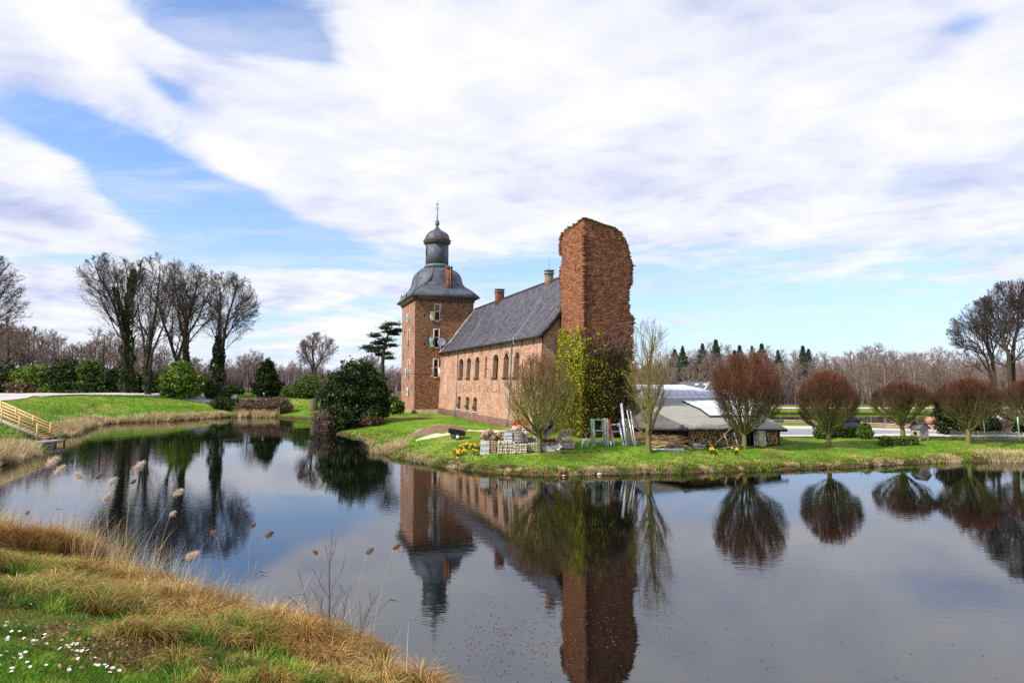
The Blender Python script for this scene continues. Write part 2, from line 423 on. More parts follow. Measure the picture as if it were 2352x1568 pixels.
# pale strips of the drive and the park path: sheets that follow the ground
def inside(P, poly): return sdist(P, poly) < 0
def sheet(name, poly, mat, dz, step=.5, label=None):
    poly = np.asarray(poly, float)
    me = MB()
    x0, y0 = poly.min(0); x1, y1 = poly.max(0)
    # scan rows across y, edges follow the polygon
    ys = np.arange(y0, y1 + step, step); rows = []
    V, Fs = [], []
    K = 40
    for y in ys:
        y = min(max(y, y0 + 1e-3), y1 - 1e-3)
        xs = []
        for a, b in zip(poly, np.roll(poly, -1, axis=0)):
            if (a[1] > y) != (b[1] > y): xs.append(a[0] + (y - a[1]) / (b[1] - a[1]) * (b[0] - a[0]))
        xs.sort(); xx = np.linspace(xs[0], xs[-1], K)
        z = H(xx, np.full(K, y)) + dz
        V += [(a, y, c) for a, c in zip(xx, z)]
    n = len(ys)
    for i in range(n - 1):
        for j in range(K - 1): Fs.append((i * K + j, i * K + j + 1, (i + 1) * K + j + 1, (i + 1) * K + j))
    return tag(mesh(name, V, Fs, mat, smooth=True), label, None, None, 'structure')
M_gravel = simple('pale_gravel', (.62, .58, .54), (.48, .44, .41), 6, .95, .3)
M_cobble = simple('grey_cobble', (.34, .33, .36), (.22, .21, .23), 9, .9, .5)
sheet('driveway', DRIVE, M_gravel, .06, .6, 'pale paved drive behind the clipped bushes')
sheet('cobble_strip', px_line([(1700, 983.5), (1900, 984.5), (2080, 988.5), (2300, 992), (2300, 993.5), (2000, 994.5), (1870, 997.5), (1700, 996)], .86), M_cobble, .075, .4, 'grey cobbled band along the drive')
PATH = [tuple(p) for p in px_line([(-500, 903), (0, 903.4), (250, 903.6), (420, 903.8), (545, 904.6), (545, 906.6), (420, 906.8), (300, 906.4), (200, 906.6), (110, 909.5), (60, 912.5), (0, 915), (-250, 919)], 3.25)]
sheet('path', PATH, M_gravel, .10, .8, 'pale sandy park path on the far bank')
FARPATH = [tuple(p) for p in px_line([(1440, 936), (1800, 936.2), (2352, 936.5), (2600, 936.5), (2600, 939.5), (2200, 939.5), (1800, 939.2), (1440, 939)], .55)]
sheet('far_path', FARPATH, M_gravel, .12, 1.0, 'pale path along the far side of the back pond')

# ---------------------------------------------------------------- sky, sun, camera
SUN = norm(np.array([-.86, -.50, .0])) * math.cos(math.radians(41)) + UP * math.sin(math.radians(41))
def world():
    w = bpy.data.worlds.new('World'); SC.world = w; w.use_nodes = True
    t = w.node_tree; t.nodes.clear()
    out = t.nodes.new('ShaderNodeOutputWorld'); bg = t.nodes.new('ShaderNodeBackground')
    t.links.new(bg.outputs[0], out.inputs[0])
    sky = t.nodes.new('ShaderNodeTexSky'); sky.sky_type = 'NISHITA'; sky.sun_disc = False
    sky.sun_elevation = math.radians(41); sky.sun_rotation = math.atan2(SUN[0], SUN[1]); sky.air_density = 1.0; sky.dust_density = .4; sky.ozone_density = 2.2
    tc = t.nodes.new('ShaderNodeTexCoord'); sp = t.nodes.new('ShaderNodeSeparateXYZ'); t.links.new(tc.outputs['Generated'], sp.inputs[0])
    X, Y, Z = sp.outputs
    # cloud layer seen in perspective: direction projected on a plane overhead
    zz = math_(t, 'ADD', math_(t, 'MAXIMUM', Z, 0.0), .10)
    cx = math_(t, 'DIVIDE', X, zz); cy = math_(t, 'DIVIDE', Y, zz)
    cb = t.nodes.new('ShaderNodeCombineXYZ'); t.links.new(cx, cb.inputs[0]); t.links.new(cy, cb.inputs[1])
    def mp(rot, sc, loc=(0, 0, 0)):
        m = t.nodes.new('ShaderNodeMapping'); m.inputs['Rotation'].default_value = (0, 0, rot); m.inputs['Scale'].default_value = sc; m.inputs['Location'].default_value = loc
        t.links.new(cb.outputs[0], m.inputs[0]); return m.outputs[0]
    wn = t.nodes.new('ShaderNodeTexNoise'); wn.inputs['Scale'].default_value = 1.3; wn.inputs['Detail'].default_value = 3
    t.links.new(cb.outputs[0], wn.inputs['Vector'])
    va = t.nodes.new('ShaderNodeVectorMath'); va.operation = 'MULTIPLY_ADD'; t.links.new(wn.outputs['Color'], va.inputs[0]); va.inputs[1].default_value = (.55, .55, 0); t.links.new(cb.outputs[0], va.inputs[2])
    def mq(rot, sc, loc=(0, 0, 0)):
        m = t.nodes.new('ShaderNodeMapping'); m.inputs['Rotation'].default_value = (0, 0, rot); m.inputs['Scale'].default_value = sc; m.inputs['Location'].default_value = loc
        t.links.new(va.outputs[0], m.inputs[0]); return m.outputs[0]
    n1 = noise(t, mq(.45, (1.0, 1.35, 1), (3.1, 1.7, 0)), 1.0, 13, .64)
    n1b = noise(t, mq(.45, (1.0, 1.35, 1), (3.1 + .10, 1.7 + .05, 0)), 1.0, 6, .55)
    n1c = noise(t, mq(.45, (1.0, 1.35, 1), (3.1, 1.7, 0)), 1.0, 6, .55)
    relief = math_(t, 'MULTIPLY', math_(t, 'SUBTRACT', n1c, n1b), 1.6)
    n2 = noise(t, mp(.3, (.7, 1.5, 1), (.4, 5.2, 0)), 1.0, 8, .55)
    # places where the cover opens (tangents of azimuth and elevation)
    ya = math_(t, 'MAXIMUM', Y, .05)
    a = math_(t, 'DIVIDE', X, ya); b = math_(t, 'DIVIDE', Z, ya)
    front = ramp(t, Y, [(.0, (0, 0, 0)), (.2, (1, 1, 1))])
    def hole(px, py, rx, ry, ang, amt, edge=1.0):
        ca, cb_ = (px - 1176) / F, (875 - py) / F
        da = math_(t, 'SUBTRACT', a, ca); db = math_(t, 'SUBTRACT', b, cb_)
        c, s = math.cos(ang), math.sin(ang)
        u = math_(t, 'ADD', math_(t, 'MULTIPLY', da, c), math_(t, 'MULTIPLY', db, s))
        v = math_(t, 'ADD', math_(t, 'MULTIPLY', da, -s), math_(t, 'MULTIPLY', db, c))
        u = math_(t, 'DIVIDE', u, rx / F); v = math_(t, 'DIVIDE', v, ry / F)
        r = math_(t, 'ADD', math_(t, 'MULTIPLY', u, u), math_(t, 'MULTIPLY', v, v))
        g = math_(t, 'POWER', 2.718, math_(t, 'MULTIPLY', r, -1.0))
        return math_(t, 'MULTIPLY', g, amt)
    hs = [hole(530, 25, 260, 100, -.2, 1.3), hole(700, 90, 150, 40, -.5, .45), hole(400, 185, 95, 40, -.6, .9), hole(300, 130, 30, 120, .75, .35), hole(130, 285, 150, 60, -.5, 1.0), hole(350, 410, 190, 105, -.6, 1.25), hole(540, 510, 230, 70, -.4, 1.15),
          hole(750, 560, 230, 42, -.12, .95), hole(600, 420, 60, 60, -.7, .3), hole(1250, 640, 420, 60, 0, .65), hole(1980, 690, 560, 100, .02, .6), hole(820, 700, 70, 30, 0, .35), hole(2260, 30, 100, 50, .3, .6), hole(130, 592, 150, 18, 0, .7),
          hole(1500, 770, 900, 60, 0, .55), hole(640, 740, 90, 30, 0, .35), hole(1700, 560, 300, 30, 0, .25)]
    tot = hs[0]
    for h in hs[1:]: tot = math_(t, 'ADD', tot, h)
    fill = [hole(150, 110, 170, 100, -.3, .55), hole(340, 110, 170, 32, -.75, .75), hole(80, 430, 120, 130, -.7, .75), hole(200, 520, 110, 40, -.6, .5), hole(560, 370, 110, 45, -.6, .55), hole(760, 430, 150, 60, -.5, .35), hole(620, 650, 260, 38, .05, .75), hole(820, 750, 90, 26, 0, .9),
            hole(1150, 300, 600, 220, 0, .75), hole(2250, 470, 260, 50, .1, .4), hole(90, 650, 150, 28, .1, .65), hole(690, 755, 70, 22, 0, .6), hole(1560, 740, 90, 9, 0, .45), hole(1200, 100, 600, 150, 0, .5), hole(1900, 250, 600, 200, 0, .5), hole(900, 655, 120, 18, 0, .35)]
    for h in fill: tot = math_(t, 'SUBTRACT', tot, h)
    nf = noise(t, mq(.9, (1.6, 2.6, 1), (7.7, .3, 0)), 1.0, 9, .62)
    tot = math_(t, 'MULTIPLY', tot, math_(t, 'ADD', math_(t, 'MULTIPLY', nf, 1.5), .28))
    tot = math_(t, 'MULTIPLY', tot, front)
    cov = math_(t, 'SUBTRACT', math_(t, 'ADD', math_(t, 'MULTIPLY', math_(t, 'SUBTRACT', n1, .5), 2.6), .76), math_(t, 'MULTIPLY', tot, 1.05))
    dens = ramp(t, cov, [(.08, (0, 0, 0)), (.30, (.16, .16, .16)), (.50, (.52, .52, .52)), (.72, (.86, .86, .86)), (1.0, (.97, .97, .97))])
    dens = math_(t, 'MULTIPLY', dens, ramp(t, Y, [(.0, (.55, .55, .55)), (.25, (1, 1, 1))]))
    wisp = ramp(t, noise(t, mq(.75, (.7, 2.6, 1), (2.2, 9.1, 0)), 1.0, 10, .66), [(.46, (0, 0, 0)), (.72, (.55, .55, .55))])
    dens = math_(t, 'MAXIMUM', dens, wisp)
    # thick parts look grey-lilac from below, thin edges white
    bright = hole(1200, 230, 560, 200, 0, .16)
    for h in (hole(850, 745, 130, 40, 0, .3), hole(620, 625, 240, 35, 0, .14), hole(80, 60, 110, 60, -.3, .16), hole(220, 140, 90, 50, -.5, .12), hole(560, 370, 100, 40, -.6, .15), hole(60, 350, 110, 60, -.7, .12)): bright = math_(t, 'ADD', bright, h)
    dark = hole(1950, 120, 480, 90, .1, .10)
    for h in (hole(90, 490, 170, 55, -.3, .20), hole(1700, 430, 380, 40, .1, .08), hole(150, 660, 200, 30, 0, .10), hole(30, 130, 90, 90, 0, .12), hole(2150, 560, 300, 30, 0, .10), hole(600, 690, 220, 25, 0, .10)): dark = math_(t, 'ADD', dark, h)
    sh = math_(t, 'ADD', math_(t, 'ADD', math_(t, 'MULTIPLY', math_(t, 'SUBTRACT', n2, .5), .75), .56), math_(t, 'MULTIPLY', math_(t, 'SUBTRACT', bright, dark), front))
    sh = math_(t, 'ADD', sh, relief)
    cc = ramp(t, sh, [(.18, (.42, .47, .70)), (.36, (.58, .62, .80)), (.52, (.75, .765, .86)), (.72, (.88, .88, .90))])
    elev = ramp(t, Z, [(0.0, (1, 1, 1)), (.30, (0, 0, 0))])
    skyc = mixc(t, 1.0, sky.outputs[0], (.128, .160, .205), 'MULTIPLY')
    # thin bright veil low over the horizon
    skyc = mixc(t, math_(t, 'MULTIPLY', elev, .72), skyc, (.60, .735, .86))
    skyc = mixc(t, .18, skyc, (.54, .64, .82))
    col = mixc(t, dens, skyc, cc)
    t.links.new(col, bg.inputs[0]); bg.inputs[1].default_value = 1.0
world()
sl = bpy.data.lights.new('sun', 'SUN'); sl.energy = 4.9; sl.angle = math.radians(.6); sl.color = (1, .93, .82)
so = bpy.data.objects.new('sun', sl); COL.objects.link(so)
from mathutils import Vector
so.rotation_euler = Vector([float(c) for c in SUN]).to_track_quat('Z', 'Y').to_euler()
cd = bpy.data.cameras.new('camera'); co = bpy.data.objects.new('camera', cd); COL.objects.link(co)
co.location = CAM; co.rotation_euler = (PI / 2 + PITCH, 0, 0)
cd.sensor_width = 36; cd.lens = 36 * F / 2352; cd.clip_end = 6000; cd.clip_start = .1
SC.camera = co
SC.view_settings.view_transform = 'Standard'; SC.view_settings.look = 'None'; SC.view_settings.gamma = 1; SC.view_settings.exposure = 0.22
SC.render.engine = 'CYCLES'
SC.cycles.max_bounces = 6; SC.cycles.diffuse_bounces = 3; SC.cycles.glossy_bounces = 3; SC.cycles.transmission_bounces = 3; SC.cycles.transparent_max_bounces = 8
SC.cycles.use_denoising = False
# ================================================================ castle
S_ = F and 4096 / 2352
def src(x, y): return x / S_, y / S_
L = norm(np.array([-529, 1453., 0])); Wd = np.array([L[1], -L[0], 0.])    # along the hall (away), across it (right, away)
P0 = PY(951.5, 900, 85.0); P0[2] = 0           # near left corner of the tower
P0 = np.array([P0[0], 85.0, 0])
TA, TB = 9.8, 8.25                              # tower depth along L, width along Wd
GT = .95
def plane_hit(px, py, O, N):
    d = ray(px, py); return CAM + d * (np.dot(O - CAM, N) / np.dot(d, N))

def wall_holes(O, A, U, width, height, holes, N, reveal):
    """wall in plane O + a*A + h*U with recessed openings; holes: (a0,a1,h0,h1,rise)"""
    O, A, U, N = [np.asarray(v, float) for v in (O, A, U, N)]
    xs = sorted({0, width, *[h[0] for h in holes], *[h[1] for h in holes]})
    ys = sorted({0, height, *[h[2] for h in holes], *[h[3] for h in holes]})
    m = MB(); Pt = lambda a, h, k=0: O + a * A + h * U - N * k
    for i in range(len(xs) - 1):
        run = None
        for j in range(len(ys) - 1):
            cx, cy = (xs[i] + xs[i + 1]) / 2, (ys[j] + ys[j + 1]) / 2
            if any(h[0] < cx < h[1] and h[2] < cy < h[3] for h in holes): continue
            m.poly([Pt(xs[i], ys[j]), Pt(xs[i + 1], ys[j]), Pt(xs[i + 1], ys[j + 1]), Pt(xs[i], ys[j + 1])])
    for a0, a1, h0, h1, rise in holes:
        hs = h1 - rise; n = 8 if rise else 1
        arc = [(a0 + (a1 - a0) * k / n, hs + rise * math.sin(math.acos(max(-1, min(1, 1 - 2 * k / n))))) for k in range(n + 1)]
        if rise:
            for (x0, y0), (x1, y1) in zip(arc, arc[1:]):
                m.poly([Pt(x0, y0), Pt(x1, y1), Pt(x1, h1 + 1e-4), Pt(x0, h1 + 1e-4)])
        for (x0, y0), (x1, y1) in zip(arc, arc[1:]): m.poly([Pt(x0, y0), Pt(x1, y1), Pt(x1, y1, reveal), Pt(x0, y0, reveal)])
        m.poly([Pt(a0, h0), Pt(a0, hs), Pt(a0, hs, reveal), Pt(a0, h0, reveal)])
        m.poly([Pt(a1, h0), Pt(a1, hs), Pt(a1, hs, reveal), Pt(a1, h0, reveal)])
        m.poly([Pt(a0, h0), Pt(a1, h0), Pt(a1, h0, reveal), Pt(a0, h0, reveal)])
    return m

tower = thing('castle_tower', (P0[0], P0[1], GT), 'square brown brick tower with bell shaped slate roof, lantern and spire', 'tower')
TT = 16.9                                        # top of the walls
# --- front wall (faces -L), openings measured on the wall itself
def front_wh(u, v):
    x, y = src(1590 + u / 5.2267, 1150 + v / 5.2267)
    p = plane_hit(x, y, P0, L); return np.dot(p - P0, Wd), p[2]
def f_rect(u0, u1, v0, v1):
    a0, z1 = front_wh(u0, v0); a1, z0 = front_wh(u1, v1); return a0, a1, z0, z1
win_f = [f_rect(787, 868, 512, 685), f_rect(775, 860, 885, 1245)]
def z1(u, v): return (u - 0) / 1.568 + 1560, v / 1.568 + 780        # coordinates of an earlier enlargement
def f_rect1(u0, u1, v0, v1):
    a = plane_hit(*src(*z1(u0, v0)), P0, L); b = plane_hit(*src(*z1(u1, v1)), P0, L)
    return np.dot(a - P0, Wd), np.dot(b - P0, Wd), b[2], a[2]
win_f.append(f_rect1(277, 299, 1033, 1140))
slits_f = [f_rect(558, 580, 548, 608), f_rect(548, 570, 1158, 1212), f_rect(840, 862, 775, 800)]
row = [(482, 275), (622, 285), (945, 302), (1112, 310), (1272, 322), (1340, 326)]
holes = [(a, b, c - GT, d - GT, 0) for a, b, c, d in win_f + slits_f]
for u, v in row:
    a, z = front_wh(u, v); holes.append((a - .09, a + .09, z - .12 - GT, z + .12 - GT, 0))
BASE = P0 + UP * GT
m = wall_holes(BASE, Wd, UP, TB, TT - GT, holes, -L, .28)
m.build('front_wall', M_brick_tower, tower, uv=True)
m = MB()
for a, b, c, d in slits_f: m.poly([P0 + L * .275 + Wd * x + UP * z for x, z in ((a, c), (b, c), (b, d), (a, d))])
for u, v in row:
    a, z = front_wh(u, v); m.poly([P0 + L * .275 + Wd * x + UP * y for x, y in ((a - .1, z - .13), (a + .1, z - .13), (a + .1, z + .13), (a - .1, z + .13))])
m.build('dark_opening', M_void, tower)['kind'] = 'stuff'
# --- left wall (faces -Wd)
def side_rect(u0, u1, v0, v1, f=front_wh):
    def hit(u, v):
        x, y = src(1590 + u / 5.2267, 1150 + v / 5.2267); p = plane_hit(x, y, P0, Wd); return np.dot(p - P0, L), p[2]
    a1, zt = hit(u0, v0); a0, zb = hit(u1, v1); return a0, a1, zb, zt
win_s = [side_rect(238, 258, 548, 735), side_rect(222, 246, 910, 1250)]
win_s.append((win_s[0][0] + .1, win_s[0][1] + .1, 5.6, 8.4))
m = wall_holes(BASE + L * 0, L, UP, TA, TT - GT, [(a, b, c - GT, d - GT, 0) for a, b, c, d in win_s], -Wd, .22)
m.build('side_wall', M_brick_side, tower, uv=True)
m = MB()
m.poly([BASE + L * TA, BASE + L * TA + Wd * TB, BASE + L * TA + Wd * TB + UP * (TT - GT), BASE + L * TA + UP * (TT - GT)])
m.poly([BASE + Wd * TB, BASE + L * TA + Wd * TB, BASE + L * TA + Wd * TB + UP * (TT - GT), BASE + Wd * TB + UP * (TT - GT)])
m.build('rear_wall', M_brick_tower, tower, uv=True)
# plinth, string courses, quoins
m = MB()
for o, a, ln, n in ((BASE - UP * 1, Wd, TB, -L), (BASE - UP * 1, L, TA, -Wd)):
    m.obox(o + n * .12 - a * .12, a * (ln + .12), -n * .13, UP * 1.75)
m.build('plinth', M_plinth_stone, tower, uv=True)
m = MB(); m.obox(P0 - Wd * .05 - L * .05 + UP * 6.5, Wd * .06, L * (TA + .05), UP * .07); m.obox(P0 - Wd * .04 - L * .04 + UP * 6.5, Wd * (TB * .5), L * .05, UP * .05)
m.build('string_course', M_brick_plinth, tower)
# windows with stone frames
def framed(par, O, A, N, r, fr, top_blind=None, mull=None, bars=(2, 3), name='window'):
    a0, a1, z0, z1_ = r
    fm = MB(); d = .05
    Pp = lambda a, z, k=0: O + A * a + UP * (z) + N * k
    def fb(x0, x1, y0, y1, k=d): fm.obox(Pp(x0, y0, -.03), A * (x1 - x0), N * (.03 + k), UP * (y1 - y0))
    t = .17
    fb(a0 - t, a0 - .003, z0 - t, z1_ + t); fb(a1 + .003, a1 + t, z0 - t, z1_ + t); fb(a0 - .003, a1 + .003, z1_ + .003, z1_ + t, d - .006); fb(a0 - .003, a1 + .003, z0 - t, z0 - .003, d + .02)
    rn = random.Random(int(a0 * 100))
    n = int((z1_ - z0) / .5)
    for k in range(n):
        zz = z0 + k * .5
        if k % 2 == 0:
            fb(a0 - t - rn.uniform(.1, .2), a0 - t - .002, zz, zz + .3, d - .012); fb(a1 + t + .002, a1 + t + rn.uniform(.1, .28), zz, zz + .3, d - .012)
    if mull: fb(a0, a1, mull - .07, mull + .07, -.02)
    w = fm.build(name, M_stone, par)
    g = MB(); g.poly([Pp(a, z, -.2) for a, z in ((a0, z0), (a1, z0), (a1, z1_), (a0, z1_))]); g.build('pane', M_glass, w)
    b = MB(); cw, ch = bars
    for i in range(1, cw): x = a0 + (a1 - a0) * i / cw; b.obox(Pp(x - .015, z0, -.17), A * .03, N * .02, UP * (z1_ - z0))
    for i in range(1, ch): y = z0 + (z1_ - z0) * i / ch; b.obox(Pp(a0, y - .012, -.165), A * (a1 - a0), N * .02, UP * .024)
    b.build('glazing_bar', M_iron, w)
    return w
r = win_f[0]; w = framed(tower, P0, Wd, -L, r, .17, bars=(3, 4))
_, _, zb, zt = f_rect(787, 868, 365, 495)
fm = MB()
for x0, x1, y0, y1 in ((r[0] - .17, r[0], zb, zt + .2), (r[1], r[1] + .3, zb, zt + .2), (r[0], r[1], zt, zt + .2), ): fm.obox(P0 + Wd * x0 + UP * y0 + L * .03, Wd * (x1 - x0), -L * .08, UP * (y1 - y0))
fm.build('blocked_light', M_stone, w)
r = win_f[1]; _, _, ml, _ = f_rect(775, 860, 885, 1043); framed(tower, P0, Wd, -L, r, .15, mull=ml, bars=(2, 6))
r = win_f[2]; ml = f_rect1(277, 299, 1033, 1080)[2]; framed(tower, P0, Wd, -L, r, .15, mull=ml, bars=(2, 5))
for r in win_s: framed(tower, P0, L, -Wd, r, .15, mull=(r[2] + r[3]) / 2, bars=(2, 4))
def shutter(O, A, N, r, mc, label, thick=.06):
    a0, a1, z0, z1_ = r; cx, cz = (a0 + a1) / 2, (z0 + z1_) / 2
    Pp = lambda a, z, k: O + A * a + UP * z + N * k
    b = MB(); b.obox(Pp(a0, z0, .06), A * (a1 - a0), N * thick, UP * (z1_ - z0)); s = b.build('shutter', mc, tower); s['label'] = label
    y = MB(); k = .06 + thick + .004; e = .03
    y.poly([Pp(a0 + e, z0 + .02, k), Pp(a1 - e, z0 + .02, k), Pp(cx, cz, k)]); y.poly([Pp(a0 + e, z1_ - .02, k), Pp(a1 - e, z1_ - .02, k), Pp(cx, cz, k)])
    y.build('painted_triangle', M_yellow, s)
    return s
shutter(P0, Wd, -L, f_rect(680, 772, 497, 685), M_paleblue, 'pale blue and yellow shutter below the eaves')
shutter(P0, Wd, -L, f_rect(669, 764, 1042, 1245), M_blue, 'bright blue and yellow shutter')
shutter(P0, Wd, -L, f_rect1(303, 328, 1080, 1142), M_white, 'white and yellow shutter on the right of its window')
shutter(P0, L, -Wd, side_rect(205, 230, 555, 730), M_blue, 'blue shutter high on the side wall')
def s1(u0, u1, v0, v1):
    a = plane_hit(*src(*z1(u0, v0)), P0, Wd); b = plane_hit(*src(*z1(u1, v1)), P0, Wd)
    return np.dot(b - P0, L), np.dot(a - P0, L), b[2], a[2]
shutter(P0, L, -Wd, s1(98, 107, 1085, 1145), M_blue, 'blue shutter halfway up the side wall')
shutter(P0, L, -Wd, s1(107, 119, 1205, 1260), M_blue, 'lowest blue shutter on the side wall')
# iron wall anchors on the side wall
for a, z in ((1.2, 12.3), (1.2, 8), (1.6, 4.2), (7.5, 12.2), (8.2, 8.5), (8, 4.2), (4.8, 14.6)):
    m = MB(); m.obox(P0 - Wd * .05 + L * a + UP * z, L * .07, Wd * .052, UP * .8); m.build('wall_anchor', M_iron, tower)
# cornice and eaves
def rect_ring(ea, eb, z, c=0.0):
    """ring of 8 points round the tower, half sizes ea (Wd) eb (L) with corners cut by c"""
    C0 = P0 + Wd * TB / 2 + L * TA / 2
    pts = []
    for sx, sy, first in ((-1, -1, 0), (1, -1, 1), (1, 1, 0), (-1, 1, 1)):
        p1 = (sx * (ea - c), sy * eb); p2 = (sx * ea, sy * (eb - c))
        if not first: p1, p2 = p2, p1
        pts += [p1, p2]
    # order around
    return [C0 + Wd * x + L * y + UP * (z - C0[2]) for x, y in pts]
hA, hB = TB / 2, TA / 2
m = MB(); e = .002
m.loft([rect_ring(hA + .04, hB + .04, TT - .55, e), rect_ring(hA + .12, hB + .12, TT - .4, e), rect_ring(hA + .14, hB + .14, TT - .25, e), rect_ring(hA + .42, hB + .42, TT - .02, e)])
m.build('cornice', M_wood_trim, tower)
m = MB(); m.loft([rect_ring(hA + .40, hB + .40, TT - .015, e), rect_ring(hA + .66, hB + .66, TT + .02, e), rect_ring(hA + .68, hB + .68, TT + .16, e)]); m.build('gutter', M_dark_trim, tower)
# bell roof
cz = PY(1007.5, 700, 91)
def zat(py, px=1007.5): return PY(px, py, 91.0)[2]
K = 91 / 1453.
prof = [  # z, half width, corner cut fraction
    (TT + .165, hA + .68, hB + .68, .0), (zat(680) , hA + .1, hB + .1, .02), (zat(672), 3.95, 4.3, .10), (zat(664), 3.5, 3.6, .22), (zat(656), 3.3, 3.3, .36), (zat(648), 3.27, 3.27, .48), (zat(640), 3.22, 3.22, .55),
    (zat(633), 3.05, 3.05, .58), (zat(627), 2.75, 2.75, .586), (zat(622), 2.3, 2.3, .586), (zat(618), 1.75, 1.75, .586), (zat(616), 1.3, 1.3, .586)]
m = MB(); rings = [rect_ring(a, b, z, max(.003, c * min(a, b))) for z, a, b, c in prof]
m.loft(rings); roof = m.build('bell_roof', M_slate_tower, tower, uv=True)
rb = MB()
for j in range(8):
    pts = [np.array(r_[j]) for r_ in rings]
    rb.tube(pts, .06, 5)
rb.build('hip_roll', M_slate_tower, roof)
C0 = P0 + Wd * hA + L * hB; C0[2] = 0
a0 = math.atan2(Wd[1], Wd[0]) + PI / 8
zL0, zL1 = zat(616), zat(563)
m = MB(); m.lathe(C0, [(1.80, zL0 - .05), (1.92, zL0 + .1), (1.92, zL0 + .28), (1.72, zL0 + .42)], 8, a0); m.build('copper_sill', M_copper, tower)
m = MB(); m.lathe(C0, [(1.68, zL0 + .35), (1.68, zL1)], 8, a0); lan = m.build('lantern', M_slate_tower, tower, uv=True)
m = MB()
n_ = -Wd; q = C0 - Wd * 1.57
m.obox(q - L * .25 + UP * (zL1 - 1.6), L * .5, -Wd * .04, UP * 1.3); m.build('louvre_hatch', M_void, lan)
m = MB(); m.obox(q - L * .32 - Wd * .06 + UP * (zL1 - 1.65), L * .07, -Wd * .1, UP * 1.35); m.build('hatch_frame', M_copper, lan)
zD = zat(551)
m = MB(); m.lathe(C0, [(1.72, zL1 - .05), (1.8, zL1 + .02), (1.8, zL1 + .12), (1.9, zL1 + .2), (1.95, zL1 + .38), (2.1, zD - .1)], 8, a0); m.build('lantern_cornice', M_wood_trim, tower)
def zq(v): # enlargement of the spire: 3.823 per source pixel from (1600,790)
    return zat((790 + v / 3.823) / S_)
dome = [(2.12, zq(706)), (1.93, zq(690)), (1.88, zq(650)), (1.80, zq(610)), (1.62, zq(570)), (1.35, zq(545)), (1.05, zq(528)), (.72, zq(512)), (.45, zq(490)), (.24, zq(465)), (.16, zq(445))]
kk = .957
m = MB(); m.lathe(C0, [(r_ / 1.0 * .965, z) for r_, z in dome], 8, a0); dm = m.build('dome', M_slate_tower, tower, uv=True)
rb = MB()
for j in range(8):
    an = 2 * PI * j / 8 + a0; rb.tube([C0 + [r_ * .965 * math.cos(an), r_ * .965 * math.sin(an), z] for r_, z in dome], .035, 4)
rb.build('dome_roll', M_slate_tower, dm)
zb_, zt_ = zq(440), zq(365); rr = (zt_ - zb_) / 2
m = MB(); prof_ = [(.15, zb_ - .02)] + [(max(.03, rr * .95 * math.sin(PI * k / 8)), zb_ + rr - rr * math.cos(PI * k / 8)) for k in range(1, 8)] + [(.33, zt_ - .02), (.33, zt_ + .02), (.12, zt_ + .06), (.055, zq(200)), (.025, zq(190)), (.02, zq(35))]
m.lathe(C0, prof_, 10)
sp_ = m.build('spire', M_copper, tower)
m = MB()
for v, w_2 in ((185, .3), (160, .3), (115, .2), (95, .2)):
    z = zq(v)
    for A_ in (Wd, L):
        m.tube([C0 - A_ * w_2 + UP * (z - .06), C0 - A_ * w_2 * .5 + UP * (z + .05), C0 + UP * z, C0 + A_ * w_2 * .5 + UP * (z + .05), C0 + A_ * w_2 + UP * (z - .06)], .03, 4)
m.build('finial', M_copper, sp_)
# tower chimney
cc = P0 + Wd * 4.95 + L * 1.0
m = MB(); m.box([cc[0], cc[1], (17.2 + 21.35) / 2], .82, .6, 21.35 - 17.2, ax=(Wd, L)); ch = m.build('chimney', M_brick_ruin, tower, uv=True)
m = MB(); m.box([cc[0], cc[1], 21.42], .95, .72, .14, ax=(Wd, L)); m.build('chimney_cap', M_brick_plinth, ch)
m = MB(); m.tube([cc - L * .36 + Wd * .1 + UP * (17.4), cc - L * .36 + Wd * .1 + UP * 23.0], .02, 4); m.build('lightning_rod', M_lead, ch)
# skylight and two birds on the left hip
m = MB(); q = PY(927, 670, 86.8); m.obox(q, L * .5 + UP * .0, Wd * .5 + UP * .55, -Wd * .06 + UP * .05); m.build('roof_light', M_lead, roof)
for px, py, Y in ((934, 683, 85.6), (922.5, 684, 88.5)):
    q = PY(px, py, Y)
    m = MB(); m.lathe(q, [(.02, -.02), (.07, .06), (.10, .18), (.08, .28), (.045, .33), (.06, .38), (.05, .43), (.01, .46)], 8)
    m.tube([q + [0, 0, .12], q + Wd * -.12 + UP * -.02, q + Wd * -.26 - UP * .1], [.06, .05, .02], 6); m.tube([q + UP * .39, q + Wd * .12 + UP * .38], [.02, .005], 4)
    b = m.build('bird', M_black, None, q, smooth=True)
    tag(b, 'small dark bird on the %s of the tower eaves' % ('front left corner' if px > 930 else 'rear left corner'), 'bird')
# satellite dish
dc = plane_hit(*src(1590 + 925 / 5.2267, 1150 + 1145 / 5.2267), P0 - L * .6, L)
dn = norm(np.array([.1, -.9, .35])); dx_ = norm(np.cross(dn, UP)); dy_ = np.cross(dx_, dn)
m = MB(); R_ = .58
m.loft([[dc + (dx_ * math.cos(t) * r_ + dy_ * math.sin(t) * r_) * R_ + dn * h for t in np.linspace(0, 2 * PI, 20)[:-1]] for r_, h in ((.05, -.02), (.5, .02), (.8, .06), (1, .11), (1, .12), (.8, .075), (.5, .035), (.05, 0))])
dish = m.build('satellite_dish', simple('dish_grey', (.22, .24, .28), (.17, .18, .21), 3, .5, .05), tower)
m = MB(); m.tube([dc - dy_ * .5, dc + dn * .55 - dy_ * .25], .02, 5); m.box(dc + dn * .56 - dy_ * .22, .12, .12, .12); m.tube([dc - dn * .05, dc - UP * .3 + L * .55], .03, 5); m.tube([dc - UP * .3 + L * .56, dc - UP * 3.9 + L * .56], .025, 5)
m.build('dish_arm', M_lead, dish)

